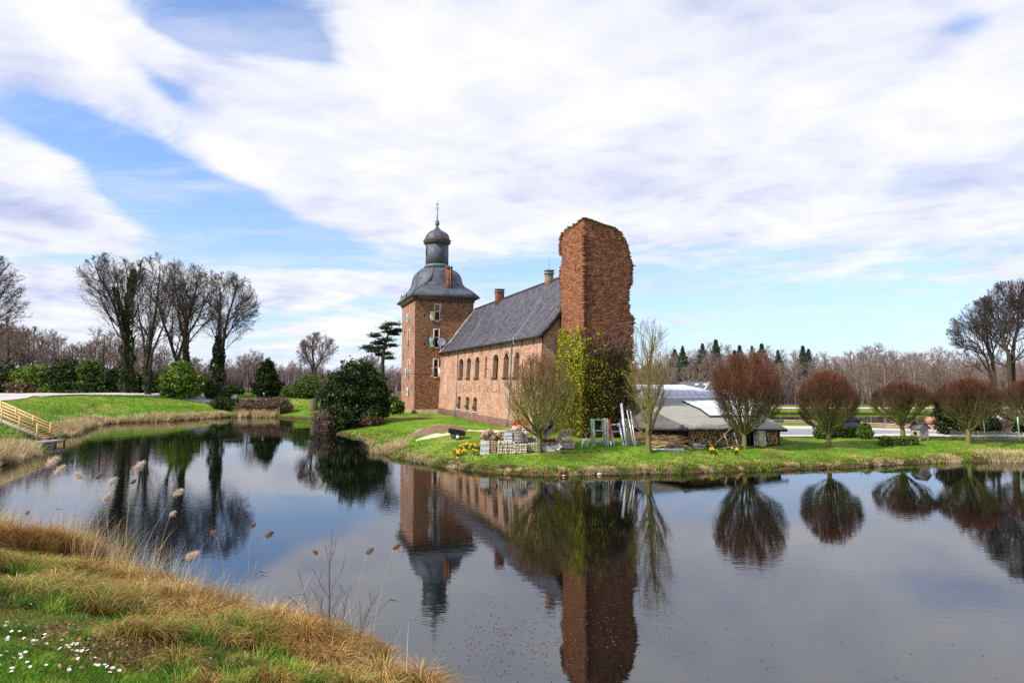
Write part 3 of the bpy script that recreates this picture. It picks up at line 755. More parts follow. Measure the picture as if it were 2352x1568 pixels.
# ---------------------------------------------------------------- hall
Q0 = P0 + Wd * 3.73; HL = 35.6; EV = 9.45; BAT = .055
hall = thing('brick_hall', (*(Q0[:2] - L[:2] * 18), GT), 'long reddish brick hall with dark slate roof between tower and ruin', 'building')
UPb = norm(UP + Wd * BAT); stretch = 1 / UPb[2]          # the facade leans back
FO = Q0 - Wd * BAT * EV                                   # facade origin at z=0
FN = norm(np.cross(-L, UPb)); FN = FN if FN[0] < 0 else -FN
def fac(u, v):
    p = plane_hit(*src(1780 + u / 3.92, 1350 + v / 3.92), FO, FN); return np.dot(p - FO, -L), p[2]
def fz(z): return z * stretch
ups = [(208, 273, 648, 262, 343), (330, 391, 640, 380, 337), (462, 526, 636, 515, 315), (615, 646, 640, 648, 338), (740, 823, 626, 803, 278), (905, 991, 618, 970, 252), (1068, 1152, 612, 1135, 233), ]
los = [(192, 241, 1093, 222, 912), (320, 374, 1102, 360, 918), (437, 496, 1113, 482, 924)]
hol = []; meta = []
for i, (ua, ub, vb, ut, vt) in enumerate(ups + los):
    s0, z0 = fac(ua, vb); s1_, _ = fac(ub, vb); _, zt2 = fac(ut, vt)
    up_ = i < len(ups)
    print('Z', i, round(float(z0), 2), round(float(zt2), 2))
    z0 = 5.82 if up_ else 2.15
    zt2 = zt2 if up_ else 3.72
    if up_: zt2 = 8.20
    if i == 3: zt2 = 8.15
    hol.append((s0, s1_, fz(z0), fz(zt2), min(.42, (s1_ - s0) / 2) if up_ else .3)); meta.append((s0, s1_, z0, zt2))
# more windows further right, half hidden by the trees
for s0 in (26.2, 29.2): hol.append((s0, s0 + 1.2, fz(5.82), fz(8.2), .42)); meta.append((s0, s0 + 1.2, 5.82, 8.2))
print('WIN', [tuple(round(float(x), 2) for x in q) for q in meta])
slots = []
for u0, u1, v0, v1 in ((48, 66, 235, 305),):
    s0, zt2 = fac(u0, v0); s1_, z0 = fac(u1, v1); slots.append((s0, s1_, fz(z0), fz(zt2), 0))
m = wall_holes(FO + UPb * fz(1.9), -L, UPb, HL, fz(EV + .05 - 1.9), [(a, b, c - fz(1.9), d - fz(1.9), r) for a, b, c, d, r in hol + slots], FN, .50)
m.build('facade', M_brick_hall, hall, uv=True)
m = MB()
A_ = FO + UPb * fz(.4); B_ = A_ - L * HL
m.obox(A_ + FN * .07, -L * HL, UPb * fz(1.5), -FN * .4); m.build('plinth', M_brick_plinth, hall, uv=True)
# wall sections: rear, gable with bell-cast profile
RW, RZ = 4.70, 15.5
half = [(-.42, 9.30), (.10, 9.75), (.75, 10.45), (1.5, 11.35), (2.6, 12.85), (RW, RZ)]
RR = .60
full = half + [(RW + (RW - a) * RR, z) for a, z in half[-2::-1]]
RB = RW * (1 + RR)
m = MB()
G0 = Q0 - L * HL
m.poly([G0 + Wd * (-BAT * 9) + UP * .4, G0 + Wd * RB + UP * .4] + [G0 + Wd * a + UP * (z - .12) for a, z in full[::-1] if 0 < a < RB and z > 9])
m.poly([Q0 + Wd * RB + UP * .4, G0 + Wd * RB + UP * .4, G0 + Wd * RB + UP * 9.5, Q0 + Wd * RB + UP * 9.5])
m.poly([Q0 + L * 3 + UP * .4 + Wd * (TB - 3.73 + .0), Q0 + L * 3 + Wd * RB + UP * .4] + [Q0 + L * 3 + Wd * RB + UP * 9.5, Q0 + L * 3 + Wd * RW + UP * 15.3])
m.build('gable_wall', M_brick_hall, hall, uv=True)
# roof
m = MB(); th = .10
e0 = Q0 - L * .02; e1 = Q0 - L * (HL + .28)
top = [[e0 + Wd * a + UP * z, e1 + Wd * a + UP * z] for a, z in full]
for (p, q_), (r_, s_) in zip(top, top[1:]): m.poly([p, q_, s_, r_])
for (p, q_), (r_, s_) in zip(top, top[1:]): m.poly([p - UP * th, q_ - UP * th, s_ - UP * th, r_ - UP * th])
hr = m.build('slate_roof', M_slate_hall, hall, uv=True)
m = MB()
for (a, z), (b, y) in zip(full, full[1:]): m.bar(e1 + Wd * a + UP * (z - .12) - L * .02, e1 + Wd * b + UP * (y - .12) - L * .02, .10, .34)
m.build('verge_board', M_dark_trim, hall)
m = MB()
for (a, z), (b, y) in zip(half, half[1:]): m.bar(e0 + Wd * a + UP * (z + .06) - L * .16, e0 + Wd * b + UP * (y + .06) - L * .16, .40, .08)
m.build('lead_flashing', M_lead, hall)
m = MB(); m.tube([e0 + Wd * RW + UP * (RZ + .03), e1 + Wd * RW + UP * (RZ + .03)], .12, 6); m.build('ridge', M_slate_hall, hr)
# conductor wires on the slope
def roof_pt(px, py):
    for (a, z), (b, y) in zip(half[::-1][1:], half[::-1]):
        pa = Q0 + Wd * a + UP * z; N_ = norm(np.cross(-L, (Wd * (b - a) + UP * (y - z))))
        p = plane_hit(px, py, pa, N_)
        if z - .1 <= p[2] <= y + .1: return p + UP * .05
    return p + UP * .05
for seg in (((625, 688), (560, 800), (520, 880), (470, 955)), ((1000, 540), (940, 650), (880, 760), (800, 870), (765, 905)), ((775, 960 - 20), (770, 900))):
    pts = [roof_pt(*src(*z1(u, v))) for u, v in seg]
    m = MB(); m.tube(pts, .022, 4); m.build('conductor_wire', M_lead, hr)
# half round gutter and downpipes
m = MB(); ge = -.50
m.tube([Q0 + Wd * ge + UP * 9.28 - L * .2, Q0 + Wd * ge + UP * 9.22 - L * (HL + .2)], .09, 8); m.build('gutter', M_dark_trim, hall)
def pipe(pts):
    P = []
    for u, v, off in pts:
        p = plane_hit(*src(1780 + u / 3.92, 1350 + v / 3.92), FO + FN * off, FN); P.append(p)
    m = MB(); m.tube(P, .06, 7); return m.build('downpipe', M_zinc, hall)
pipe([(178, 182, .42), (182, 205, .38), (204, 240, .10), (185, 640, .10), (163, 1150, .10), (141, 1185, .2), (137, 1262, .2)])
pipe([(1008, 28, .42), (1013, 65, .38), (1045, 100, .10), (1018, 640, .10), (990, 1235, .10), (962, 1280, .22), (958, 1395, .22)])
# window furniture
def hall_window(r, kind):
    s0, s1_, z0, z1_ = r; O = FO; A = -L; N = FN
    Pp = lambda a, z, k=0: O + A * a + UPb * fz(z) + N * k
    b = MB(); d = .45
    b.obox(Pp(s0, z0, -d), A * .05, N * .05, UPb * (z1_ - z0)); b.obox(Pp(s1_ - .05, z0, -d), A * .05, N * .05, UPb * (z1_ - z0))
    n = 2 if s1_ - s0 < 1 else 3
    for i in range(1, n): x = s0 + (s1_ - s0) * i / n; b.obox(Pp(x - .02, z0, -d), A * .04, N * .05, UPb * (z1_ - z0))
    ny_ = 7 if z1_ - z0 > 2 else 4
    for i in range(1, ny_): y = z0 + (z1_ - z0) * i / ny_; b.obox(Pp(s0, y, -d - .004), A * (s1_ - s0), N * .05, UPb * .04)
    w = b.build('window', M_dark_trim, hall)
    g = MB(); g.poly([Pp(s0, z0, -.48), Pp(s1_, z0, -.48), Pp(s1_, z1_, -.48), Pp(s0, z1_, -.48)]); g.build('pane', M_glass, w)
    s = MB(); s.obox(Pp(s0 - .08, z0 - .10, -.3), A * (s1_ - s0 + .16), N * .45, UPb * .10); s.build('sill', M_dark_trim if kind == 'up' else M_lead, w)
    # brick arch over the opening, 2 cm proud
    am = MB(); rise = min(.42, (s1_ - s0) / 2) if kind == 'up' else .3
    cx = (s0 + s1_) / 2; hw = (s1_ - s0) / 2; n = 12; th_ = .30
    inn = [(cx - hw * math.cos(PI * k / n), z1_ - rise + rise * math.sin(PI * k / n)) for k in range(n + 1)]
    out = [(cx - (hw + th_) * math.cos(PI * k / n), z1_ - rise + (rise + th_) * math.sin(PI * k / n)) for k in range(n + 1)]
    for (a, c_), (a2, c2) in zip(zip(inn, out), zip(inn[1:], out[1:])): am.poly([Pp(*a, .02), Pp(*a2, .02), Pp(*c2, .02), Pp(*c_, .02)])
    am.build('brick_arch', M_arch, w, uv=True)
    return w
for i, r in enumerate(meta):
    if i == 3:
        s0, s1_, z0, z1_ = r; g = MB(); g.obox(FO - L * s0 + UPb * fz(z0) - FN * .50, -L * (s1_ - s0), FN * .25, UPb * fz(z1_ - z0)); g.build('blind_niche', M_brick_hall, hall, uv=True)
        continue
    hall_window(r, 'up' if (i < 7 or i > 9) else 'lo')
g = MB()
for a, b, c, d, _ in slots: g.poly([FO - L * a + UPb * c - FN * .48, FO - L * b + UPb * c - FN * .48, FO - L * b + UPb * d - FN * .48, FO - L * a + UPb * d - FN * .48])
g.build('slot_opening', M_void, hall)
for u, v0, v1 in ((98, 238, 318), (318, 200, 290), (440, 185, 270), (575, 160, 250), (712, 135, 230), (885, 108, 205), (1213, 50, 160), (1395, 18, 132), (288, 770, 858), (408, 785, 838), (538, 762, 848), (675, 762, 850), (852, 765, 850), (805, 828, 866)):
    s, zt2 = fac(u, v0); _, zb2 = fac(u, v1)
    m = MB(); m.obox(FO - L * s + UPb * fz(zb2) - FN * .002, -L * .06, FN * .05, UPb * (zt2 - zb2)); m.obox(FO - L * (s - .1) + UPb * fz(zt2) - FN * .002, -L * .2, FN * .04, UPb * .05); m.build('wall_anchor', M_iron, hall)
# blocked pale niches beside the tower
for (u0, v0, u1, v1) in ((2, 345, 20, 470), (0, 740, 15, 880), (1, 560, 12, 690)):
    s, zt2 = fac(u1, v0); s0, zb2 = fac(u0, v1)
    m = MB(); a_ = max(.15, (s + s0) / 2 - .28); n = 8; hw = .28
    pts = [(a_, zb2), (a_ + 2 * hw, zb2)] + [(a_ + hw + hw * math.cos(PI * k / n), zt2 - hw + hw * math.sin(PI * k / n)) for k in range(n + 1)]
    m.poly([FO - L * a + UPb * fz(z) + FN * .015 for a, z in pts]); m.build('blocked_niche', M_stone, hall)
# faint arch and loose cable
m = MB(); s, z = fac(768, 935); n = 10
for k in range(n):
    a1_, a2_ = PI * k / n, PI * (k + 1) / n
    f_ = lambda r_, t: FO - L * (s - r_ * math.cos(t)) + UPb * fz(z - .3 + r_ * math.sin(t)) + FN * .018
    m.poly([f_(.32, a1_), f_(.32, a2_), f_(.52, a2_), f_(.52, a1_)])
m.build('filled_arch', M_arch, hall, uv=True)
pts = [plane_hit(*src(1780 + u / 3.92, 1350 + v / 3.92), FO + FN * .03, FN) for u, v in ((640, 492), (685, 495), (708, 540), (730, 700), (728, 820), (748, 852), (790, 855), (805, 840))]
m = MB(); m.tube(pts, .018, 4); m.build('cable', M_dark_trim, hall)
# flower pots on the lower sills
for i in (7, 8, 9):
    s0, s1_, z0, z1_ = meta[i]
    q = FO - L * (s0 + .28) + UPb * fz(z0 + .0) - FN * .02
    pt = thing('potted_plant', q, 'small round potted shrub on the %s low window sill of the hall' % ('leftmost', 'middle', 'rightmost')[i - 7], 'plant')
    m = MB(); m.lathe(q, [(.09, .0), (.13, .18), (.14, .18), (.14, .22)], 10); m.build('pot', simple('pot_%d' % i, (.55, .52, .46), None, 4), pt)
    POTQ = q
    Vp = []; Fp = []; rn = np.random.default_rng(i)
    c = q + UP * .42; n = 260
    d_ = norm(rn.normal(size=(n, 3))) * .21 * rn.uniform(.5, 1.1, (n, 1)); c_ = c + d_
    a_ = norm(rn.normal(size=(n, 3))) * .05; b_ = norm(rn.normal(size=(n, 3))) * .05
    V_ = np.stack([c_ - a_, c_ + b_, c_ + a_, c_ - b_], 1).reshape(-1, 3)
    mesh('foliage', V_, np.arange(4 * n).reshape(-1, 4), MATS.get('pot_leaf') or leafy_mat('pot_leaf', [(0, (.12, .17, .01)), (1, (.35, .36, .03))]), pt, rnd=rn.random(n))
# hall chimneys
for s, sz, zt2 in ((10.96, .95, 16.75), (26.4, .72, 16.55)):
    c = Q0 - L * s + Wd * (RW - .1); zb2 = 14.6
    m = MB(); m.box([c[0], c[1], (zb2 + zt2) / 2], sz, sz * .8, zt2 - zb2, ax=(Wd, L)); ch = m.build('chimney', M_brick_side if s > 20 else M_brick_ruin, hall, uv=True)
    m = MB(); m.box([c[0], c[1], zt2 - .25], sz + .12, sz * .8 + .12, .16, ax=(Wd, L)); m.box([c[0], c[1], zt2 + .04], sz + .16, sz * .8 + .16, .10, ax=(Wd, L)); m.build('chimney_cap', M_brick_plinth if s < 20 else M_copper, ch)
    if s > 20: m = MB(); m.tube([c + UP * zt2, c + UP * (zt2 + 1.2)], .015, 4); m.build('aerial', M_iron, ch)

# ---------------------------------------------------------------- ruined tower
RO = Q0 - L * HL + Wd * 1.59                     # far left corner of the ruin
TN = 4.64                                         # its near face lies this far in front of the gable
def reg3(u, v): return src(2200 + u / 3.136, 850 + v / 3.136)
left_px = [(300, 150), (230, 175), (330, 143), (450, 141), (600, 150), (700, 126), (790, 113), (880, 118), (920, 140), (1100, 130), (1500, 128)]
lz, lt = [], []
for u, v in ((425, 66), (390, 92), (345, 130), (300, 160), (255, 185), (185, 214), (170, 245), (143, 330), (141, 450), (150, 600), (126, 700), (113, 790), (118, 880), (140, 920), (130, 1100), (128, 1500)):
    p = plane_hit(*reg3(u, v), RO, Wd); lz.append(p[2]); lt.append(np.dot(p - RO, -L))
rz, rw = [], []
for u, v in ((440, 62), (490, 78), (560, 100), (650, 135), (740, 160), (800, 180), (860, 222), (905, 268), (940, 330), (968, 385), (985, 470), (990, 530), (1010, 580), (1030, 630), (1052, 672), (1040, 725), (1018, 735), (1035, 800), (1038, 850), (1022, 903), (993, 910), (992, 1000), (985, 1100), (992, 1230), (1010, 1275), (1060, 1330), (1058, 1370), (1035, 1450), (1030, 1560)):
    p = plane_hit(*reg3(u, v), RO - L * TN, L); rz.append(p[2]); rw.append(np.dot(p - RO, Wd))
lz, lt, rz, rw = map(np.array, (lz, lt, rz, rw)); o1 = np.argsort(lz); o2 = np.argsort(rz)
ztop = max(lz.max(), rz.max())
ruin = thing('ruined_tower', (*(RO[:2] - L[:2] * 2.3 + Wd[:2] * 2), GT), 'roofless crumbling tower of weathered dark red brick', 'ruin')
zs = list(np.arange(GT - .5, ztop - .02, .17)) + [ztop]
nL, nR = 14, 16; rings = []; rn = np.random.default_rng(5)
for i, z in enumerate(zs):
    tf = np.interp(z, lz[o1], lt[o1]); wr = np.interp(z, rz[o2], rw[o2]); 
    if z < rz.min(): wr = np.interp(z, [0, rz.min()], [3.95, rw[o2][0]])
    wr += rn.normal() * .035; tf += rn.normal() * .03
    tf = min(tf, TN - .02); wr = max(wr, .02)
    jt = lambda: rn.normal() * .018
    ring = []
    for k in range(nL): t = tf + (TN - tf) * k / nL; ring.append(RO - L * t + Wd * jt() + UP * (z))
    for k in range(nR): ring.append(RO - L * (TN + jt()) + Wd * (wr * k / nR) + UP * z)
    for k in range(6): ring.append(RO - L * (TN - (TN - tf) * k / 6) + Wd * (wr + rn.normal() * .06) + UP * (z + rn.normal() * .02))
    for k in range(6): ring.append(RO - L * (tf + jt()) + Wd * (wr * (1 - k / 6)) + UP * z)
    rings.append(ring)
m = MB(); m.loft(rings); m.build('masonry', M_brick_ruin, ruin, uv=True)
m = MB()
for u, v, w_2, h_2 in ((508, 400, 11, 13), (806, 417, 14, 14), (722, 435, 9, 48), (505, 718, 12, 14), (767, 728, 12, 16), (612, 680, 9, 13)):
    p = plane_hit(*reg3(u, v), RO - L * (TN + .012), L); s = .0066
    m.obox(p - Wd * w_2 * s - UP * h_2 * s + L * .03, Wd * 2 * w_2 * s, L * .05, UP * 2 * h_2 * s)
for u, v, w_2, h_2 in ((365, 408, 5, 10), (373, 720, 6, 10), (230, 755, 8, 14), (265, 460, 4, 45), (318, 690, 5, 40)):
    p = plane_hit(*reg3(u, v), RO - Wd * .012, Wd); s = .0066
    m.obox(p + L * w_2 * s * 1.5 - UP * h_2 * s, -L * 3 * w_2 * s, Wd * .05, UP * 2 * h_2 * s)
m.build('putlog_shade_patch', M_void, ruin)  # near-black boxes in the wall face paint the shade of putlog holes

# bricks that stick out of the broken edges
rn = np.random.default_rng(77); m = MB()
nearP = RO - L * TN
for i in range(520):
    z = rn.uniform(6, ztop - .3); w_ = np.interp(z, rz[o2], rw[o2]); c = nearP + Wd * (w_ + rn.uniform(-.12, .07)) + L * rn.uniform(0, .6) + UP * z
    m.box(c, .26, .13, .085, ax=(norm(Wd + L * rn.normal() * .3), norm(L - Wd * rn.normal() * .3)))
for i in range(200):
    z = rn.uniform(8, 17.2); t_ = np.interp(z, lz[o1], lt[o1]); c = RO - L * (t_ + rn.uniform(-.07, .12)) + Wd * rn.uniform(0, .5) + UP * z
    m.box(c, .26, .13, .085, ax=(norm(L + Wd * rn.normal() * .3), norm(Wd - L * rn.normal() * .3)))
for i in range(260):
    zz = rn.uniform(ztop - 2.2, ztop - .02); 
    if rn.random() < .6: c = nearP + Wd * rn.uniform(0, max(.1, np.interp(zz, rz[o2], rw[o2]))) * 1.0; c = c + UP * np.interp(np.dot(c - nearP, Wd), rw[o2][rz[o2] > 15.8][::-1], rz[o2][rz[o2] > 15.8][::-1]) * 0 + UP * zz
    else: c = RO - L * (np.interp(zz, lz[o1], lt[o1])) + UP * zz
    c = c + L * rn.uniform(0, .25); m.box(c, .25, .13, .09, ax=(norm(Wd + L * rn.normal() * .4), norm(L - Wd * rn.normal() * .4)))
for i in range(160):
    z = rn.uniform(4, 17); c = nearP + UP * z + (Wd + L) * rn.uniform(-.01, .10); m.box(c, .24, .24, .08, ax=(Wd, L))
m.build('broken_bricks', M_brick_ruin, ruin, uv=True)
# ================================================================ vegetation tools
def rand_perp(D, rg):
    v = rg.normal(size=D.shape); v -= (v * D).sum(-1, keepdims=True) * D; return norm(v)
def grow(S, D, Ln, n, wob, trop, rg, curve=None):
    S = np.asarray(S, float); d = norm(D); P = [S]
    Ln = np.broadcast_to(Ln, (len(S),))
    for i in range(n):
        d = norm(d + wob * rg.normal(size=d.shape) + trop * UP)
        P.append(P[-1] + d * (Ln / n)[:, None])
    return np.stack(P, 1)
def spawn(P, R, k, t0, t1, ang, rg, spread=.25):
    """k children on each parent polyline: start, direction, parent radius, t"""
    M, n, _ = P.shape
    t = t0 + (t1 - t0) * (np.arange(k)[None] + rg.random((M, k))) / k
    f = t * (n - 1); i = np.minimum(f.astype(int), n - 2); u = (f - i)[..., None]
    m = np.arange(M)[:, None]
    S = P[m, i] * (1 - u) + P[m, i + 1] * u; T = norm(P[m, i + 1] - P[m, i])
    r = R[m, i] * (1 - u[..., 0]) + R[m, i + 1] * u[..., 0]
    S, T = S.reshape(-1, 3), T.reshape(-1, 3)
    # golden angle round the parent
    ref = np.where(np.abs(T[:, 2:3]) < .9, UP, np.array([1., 0, 0])); a = norm(np.cross(T, ref)); b = np.cross(T, a)
    phi = (np.arange(k)[None] * 2.4 + rg.random((M, 1)) * 6.3 + rg.normal(size=(M, k)) * .4).reshape(-1, 1)
    an = np.radians(ang) * (1 + spread * rg.normal(size=(len(S), 1)))
    D = T * np.cos(an) + (a * np.cos(phi) + b * np.sin(phi)) * np.sin(an)
    return S, D, r.ravel(), t.ravel()
def taper(r0, r1, n, M): 
    t = np.linspace(0, 1, n + 1); return np.broadcast_to(r0, (M,))[:, None] * (1 - t) + np.broadcast_to(r1, (M,))[:, None] * t
def tubes(P, R, k=3):
    M, n, _ = P.shape
    T = np.gradient(P, axis=1) if n > 2 else np.repeat((P[:, 1:] - P[:, :1]), 2, 1)
    T = norm(T); ref = np.where(np.abs(T[..., 2:3]) < .9, UP, np.array([1., 0, 0]))
    ref = np.repeat(ref[:, :1], n, 1); a = norm(np.cross(T, ref)); b = np.cross(T, a)
    an = 2 * PI * np.arange(k) / k
    V = P[:, :, None] + R[:, :, None, None] * (a[:, :, None] * np.cos(an)[:, None] + b[:, :, None] * np.sin(an)[:, None])
    idx = np.arange(M * n * k).reshape(M, n, k)
    q = np.stack([idx[:, :-1], np.roll(idx[:, :-1], -1, 2), np.roll(idx[:, 1:], -1, 2), idx[:, 1:]], -1).reshape(-1, 4)
    return V.reshape(-1, 3), q
def join(parts):
    V, Q, n = [], [], 0
    for v, q in parts: V.append(v); Q.append(q + n); n += len(v)
    return np.concatenate(V), np.concatenate(Q)
def ell_len(S, D, c, r):
    """distance along D from S to leave the ellipsoid"""
    s = (S - c) / r; d = D / r
    A = (d * d).sum(1); B = (s * d).sum(1); Cc = (s * s).sum(1) - 1
    disc = np.maximum(B * B - A * Cc, 0); return np.maximum((-B + np.sqrt(disc)) / A, .05)
def tree(trunks, levels, rg, env=None, k0=7):
    """trunks: list of (polyline pts, r0, r1); levels: dicts. Returns list of (V,quads) per level and the twig tips."""
    out = []; groups = []
    for pts, r0, r1 in trunks:
        P = np.asarray(pts, float); t = np.linspace(0, 1, 9); s = np.linspace(0, 1, len(P))
        Q = np.stack([np.interp(t, s, P[:, j]) for j in range(3)], 1)
        Q[1:-1] += rg.normal(size=(7, 3)) * r0 * .25
        R = (r0 * (1 - t) ** .8 + r1 * (1 - (1 - t) ** .8)); R[0] *= 1.35
        groups.append((Q[None], R[None]))
    P = np.concatenate([g[0] for g in groups]); R = np.concatenate([g[1] for g in groups])
    out.append(tubes(P, R, k0)); Ls = np.linalg.norm(np.diff(P, axis=1), axis=2).sum(1)
    for li, lv in enumerate(levels):
        S, D, r, t = spawn(P, R, lv['k'], lv.get('t0', .3), lv.get('t1', 1), lv['ang'], rg, lv.get('sp', .25))
        par = np.repeat(Ls, lv['k'])
        ln = par * lv['len'] * (1 - lv.get('fall', .5) * t) * (1 + .25 * rg.normal(size=len(S)).clip(-2, 2))
        if env is not None:
            D = norm(D + lv.get('trop0', 0) * UP)
            e = ell_len(S, D, env[0], env[1]) * rg.uniform(lv.get('elo', .8), 1.06, len(S)); ln = np.minimum(ln, e) if not lv.get('fill') else e
        ln = np.maximum(ln, .04)
        n = lv.get('n', 4)
        P = grow(S, D, ln, n, lv.get('wob', .12), lv.get('trop', .05), rg)
        r0 = np.minimum(r * .8, np.maximum(r * lv.get('rr', .6), lv.get('rmin', .01)))
        R = taper(r0, np.maximum(r0 * lv.get('tip', .35), lv.get('rmin', .01) * .8), n, len(S)); Ls = ln
        out.append(tubes(P, R, lv.get('sides', 3)))
    return out, P
def leaves(C, size, rg, asp=1.6, flat=None, align=None):
    n = len(C); a = norm(rg.normal(size=(n, 3)))
    if flat is not None: a[:, 2] *= flat; a = norm(a)
    if align is not None: a = norm(a + align)
    b = norm(np.cross(a, rg.normal(size=(n, 3))))
    s = (size * rg.uniform(.6, 1.3, n))[:, None]
    V = np.stack([C - a * s * asp / 2, C + b * s / 2, C + a * s * asp / 2, C - b * s / 2], 1).reshape(-1, 3)
    return V, np.arange(4 * n).reshape(-1, 4)
def blades(B, h, lean, w, rg, n=3, az=None, droop=0.0, azs=.6):
    """grass blades: base points, height, horizontal reach, width"""
    N = len(B); h = np.broadcast_to(h, (N,)); lean = np.broadcast_to(lean, (N,)); w = np.broadcast_to(w, (N,))
    th = rg.random(N) * 2 * PI if az is None else az + rg.normal(size=N) * azs
    d = np.stack([np.cos(th), np.sin(th), np.zeros(N)], 1)
    ph = rg.random(N) * PI; wv = np.stack([np.cos(ph), np.sin(ph), np.zeros(N)], 1)
    t = np.linspace(0, 1, n + 1)
    V = []
    for tt in t:
        c = B + UP * (h * (tt - droop * tt ** 3))[:, None] + d * (lean * tt ** 1.7)[:, None]
        ww = (w * (1 - tt * .92) / 2)[:, None]
        V += [c - wv * ww, c + wv * ww]
    V = np.stack(V, 1)                                   # N, 2(n+1), 3
    idx = np.arange(N)[:, None] * 2 * (n + 1)
    q = np.concatenate([np.stack([idx + 2 * i, idx + 2 * i + 1, idx + 2 * i + 3, idx + 2 * i + 2], -1) for i in range(n)], 1).reshape(-1, 4)
    return V.reshape(-1, 3), q
def reprnd(r, n): return np.repeat(r, n)

M_bark = simple('grey_bark', (.15, .115, .085), (.075, .055, .04), 5, .9, .4, stretch=(1, 1, .25))
M_bark_dark = simple('dark_bark', (.085, .06, .045), (.04, .028, .02), 4, .9, .5, stretch=(1, 1, .25))
M_twig_dark = simple('dark_twigs', (.085, .058, .048), (.05, .036, .03), 4, .9, 0)
M_twig_mauve = simple('mauve_haze_twigs', (.30, .22, .20), (.19, .135, .12), .4, .9, 0)  # lightened and greyed: distance haze is put into the twig colour
M_twig_brown = simple('brown_twigs', (.28, .19, .14), (.16, .11, .08), .35, .9, 0)
M_bark_olive = simple('mossy_bark', (.20, .19, .05), (.10, .085, .035), 5, .9, .4, stretch=(1, 1, .3))
M_trunk_pale = simple('pale_trunk', (.34, .28, .22), (.18, .13, .10), 2, .9, .2, stretch=(1, 1, .2))
def pollard_twigs(name='rusty_twigs', stops=[(.34, (.15, .135, .03)), (.60, (.085, .038, .013)), (.85, (.150, .048, .014))], hh=6.0):
    m, t, b = nt(name)
    tc = coords(t, 'Object'); sp = t.nodes.new('ShaderNodeSeparateXYZ'); t.links.new(tc, sp.inputs[0])
    n = noise(t, tc, 1.5, 3, .6)
    # young shoots are rust red, the older wood below is olive green
    h = math_(t, 'ADD', sp.outputs[2], math_(t, 'MULTIPLY', math_(t, 'SUBTRACT', n, .5), 1.2))
    c = ramp(t, math_(t, 'DIVIDE', h, hh), stops)
    t.links.new(c, b.inputs['Base Color']); b.inputs['Roughness'].default_value = .8; return m
M_pollard = pollard_twigs()
M_olive_twig = simple('olive_twigs', (.30, .27, .06), (.22, .13, .06), .8, .85, 0)
M_ivy_dark = leafy_mat('dark_ivy', [(0, (.012, .022, .006)), (.6, (.04, .07, .012)), (1, (.12, .15, .03))])
M_laurel = leafy_mat('laurel_leaf', [(0, (.012, .03, .008)), (.55, (.05, .10, .015)), (.85, (.16, .24, .03)), (1, (.33, .40, .08))], spec=.4)
M_bush_dark = leafy_mat('dark_bush', [(0, (.008, .014, .005)), (.5, (.028, .050, .010)), (.8, (.080, .12, .02)), (1, (.20, .24, .05))])  # darkest and brightest leaf tints paint in shade and sunlit highlights
M_bush_mid = leafy_mat('green_bush', [(0, (.03, .06, .012)), (.5, (.09, .15, .025)), (1, (.26, .32, .06))])
M_bush_bright = leafy_mat('bright_bush', [(0, (.03, .06, .008)), (.45, (.12, .20, .02)), (.8, (.26, .34, .04)), (1, (.42, .46, .08))])
M_yew = leafy_mat('yew', [(0, (.010, .02, .005)), (.7, (.035, .055, .010)), (1, (.16, .18, .02))])
M_brown_shrub = leafy_mat('brown_shrub', [(0, (.08, .045, .03)), (.5, (.20, .13, .09)), (.85, (.36, .26, .17)), (1, (.25, .24, .06))])
M_needle = leafy_mat('pine_needle', [(0, (.012, .03, .014)), (.6, (.035, .07, .03)), (1, (.09, .14, .05))])
M_spruce = leafy_mat('hazed_spruce_needle', [(0, (.035, .05, .035)), (.6, (.085, .12, .075)), (1, (.17, .20, .12))])  # needle tints lightened to paint in the far haze

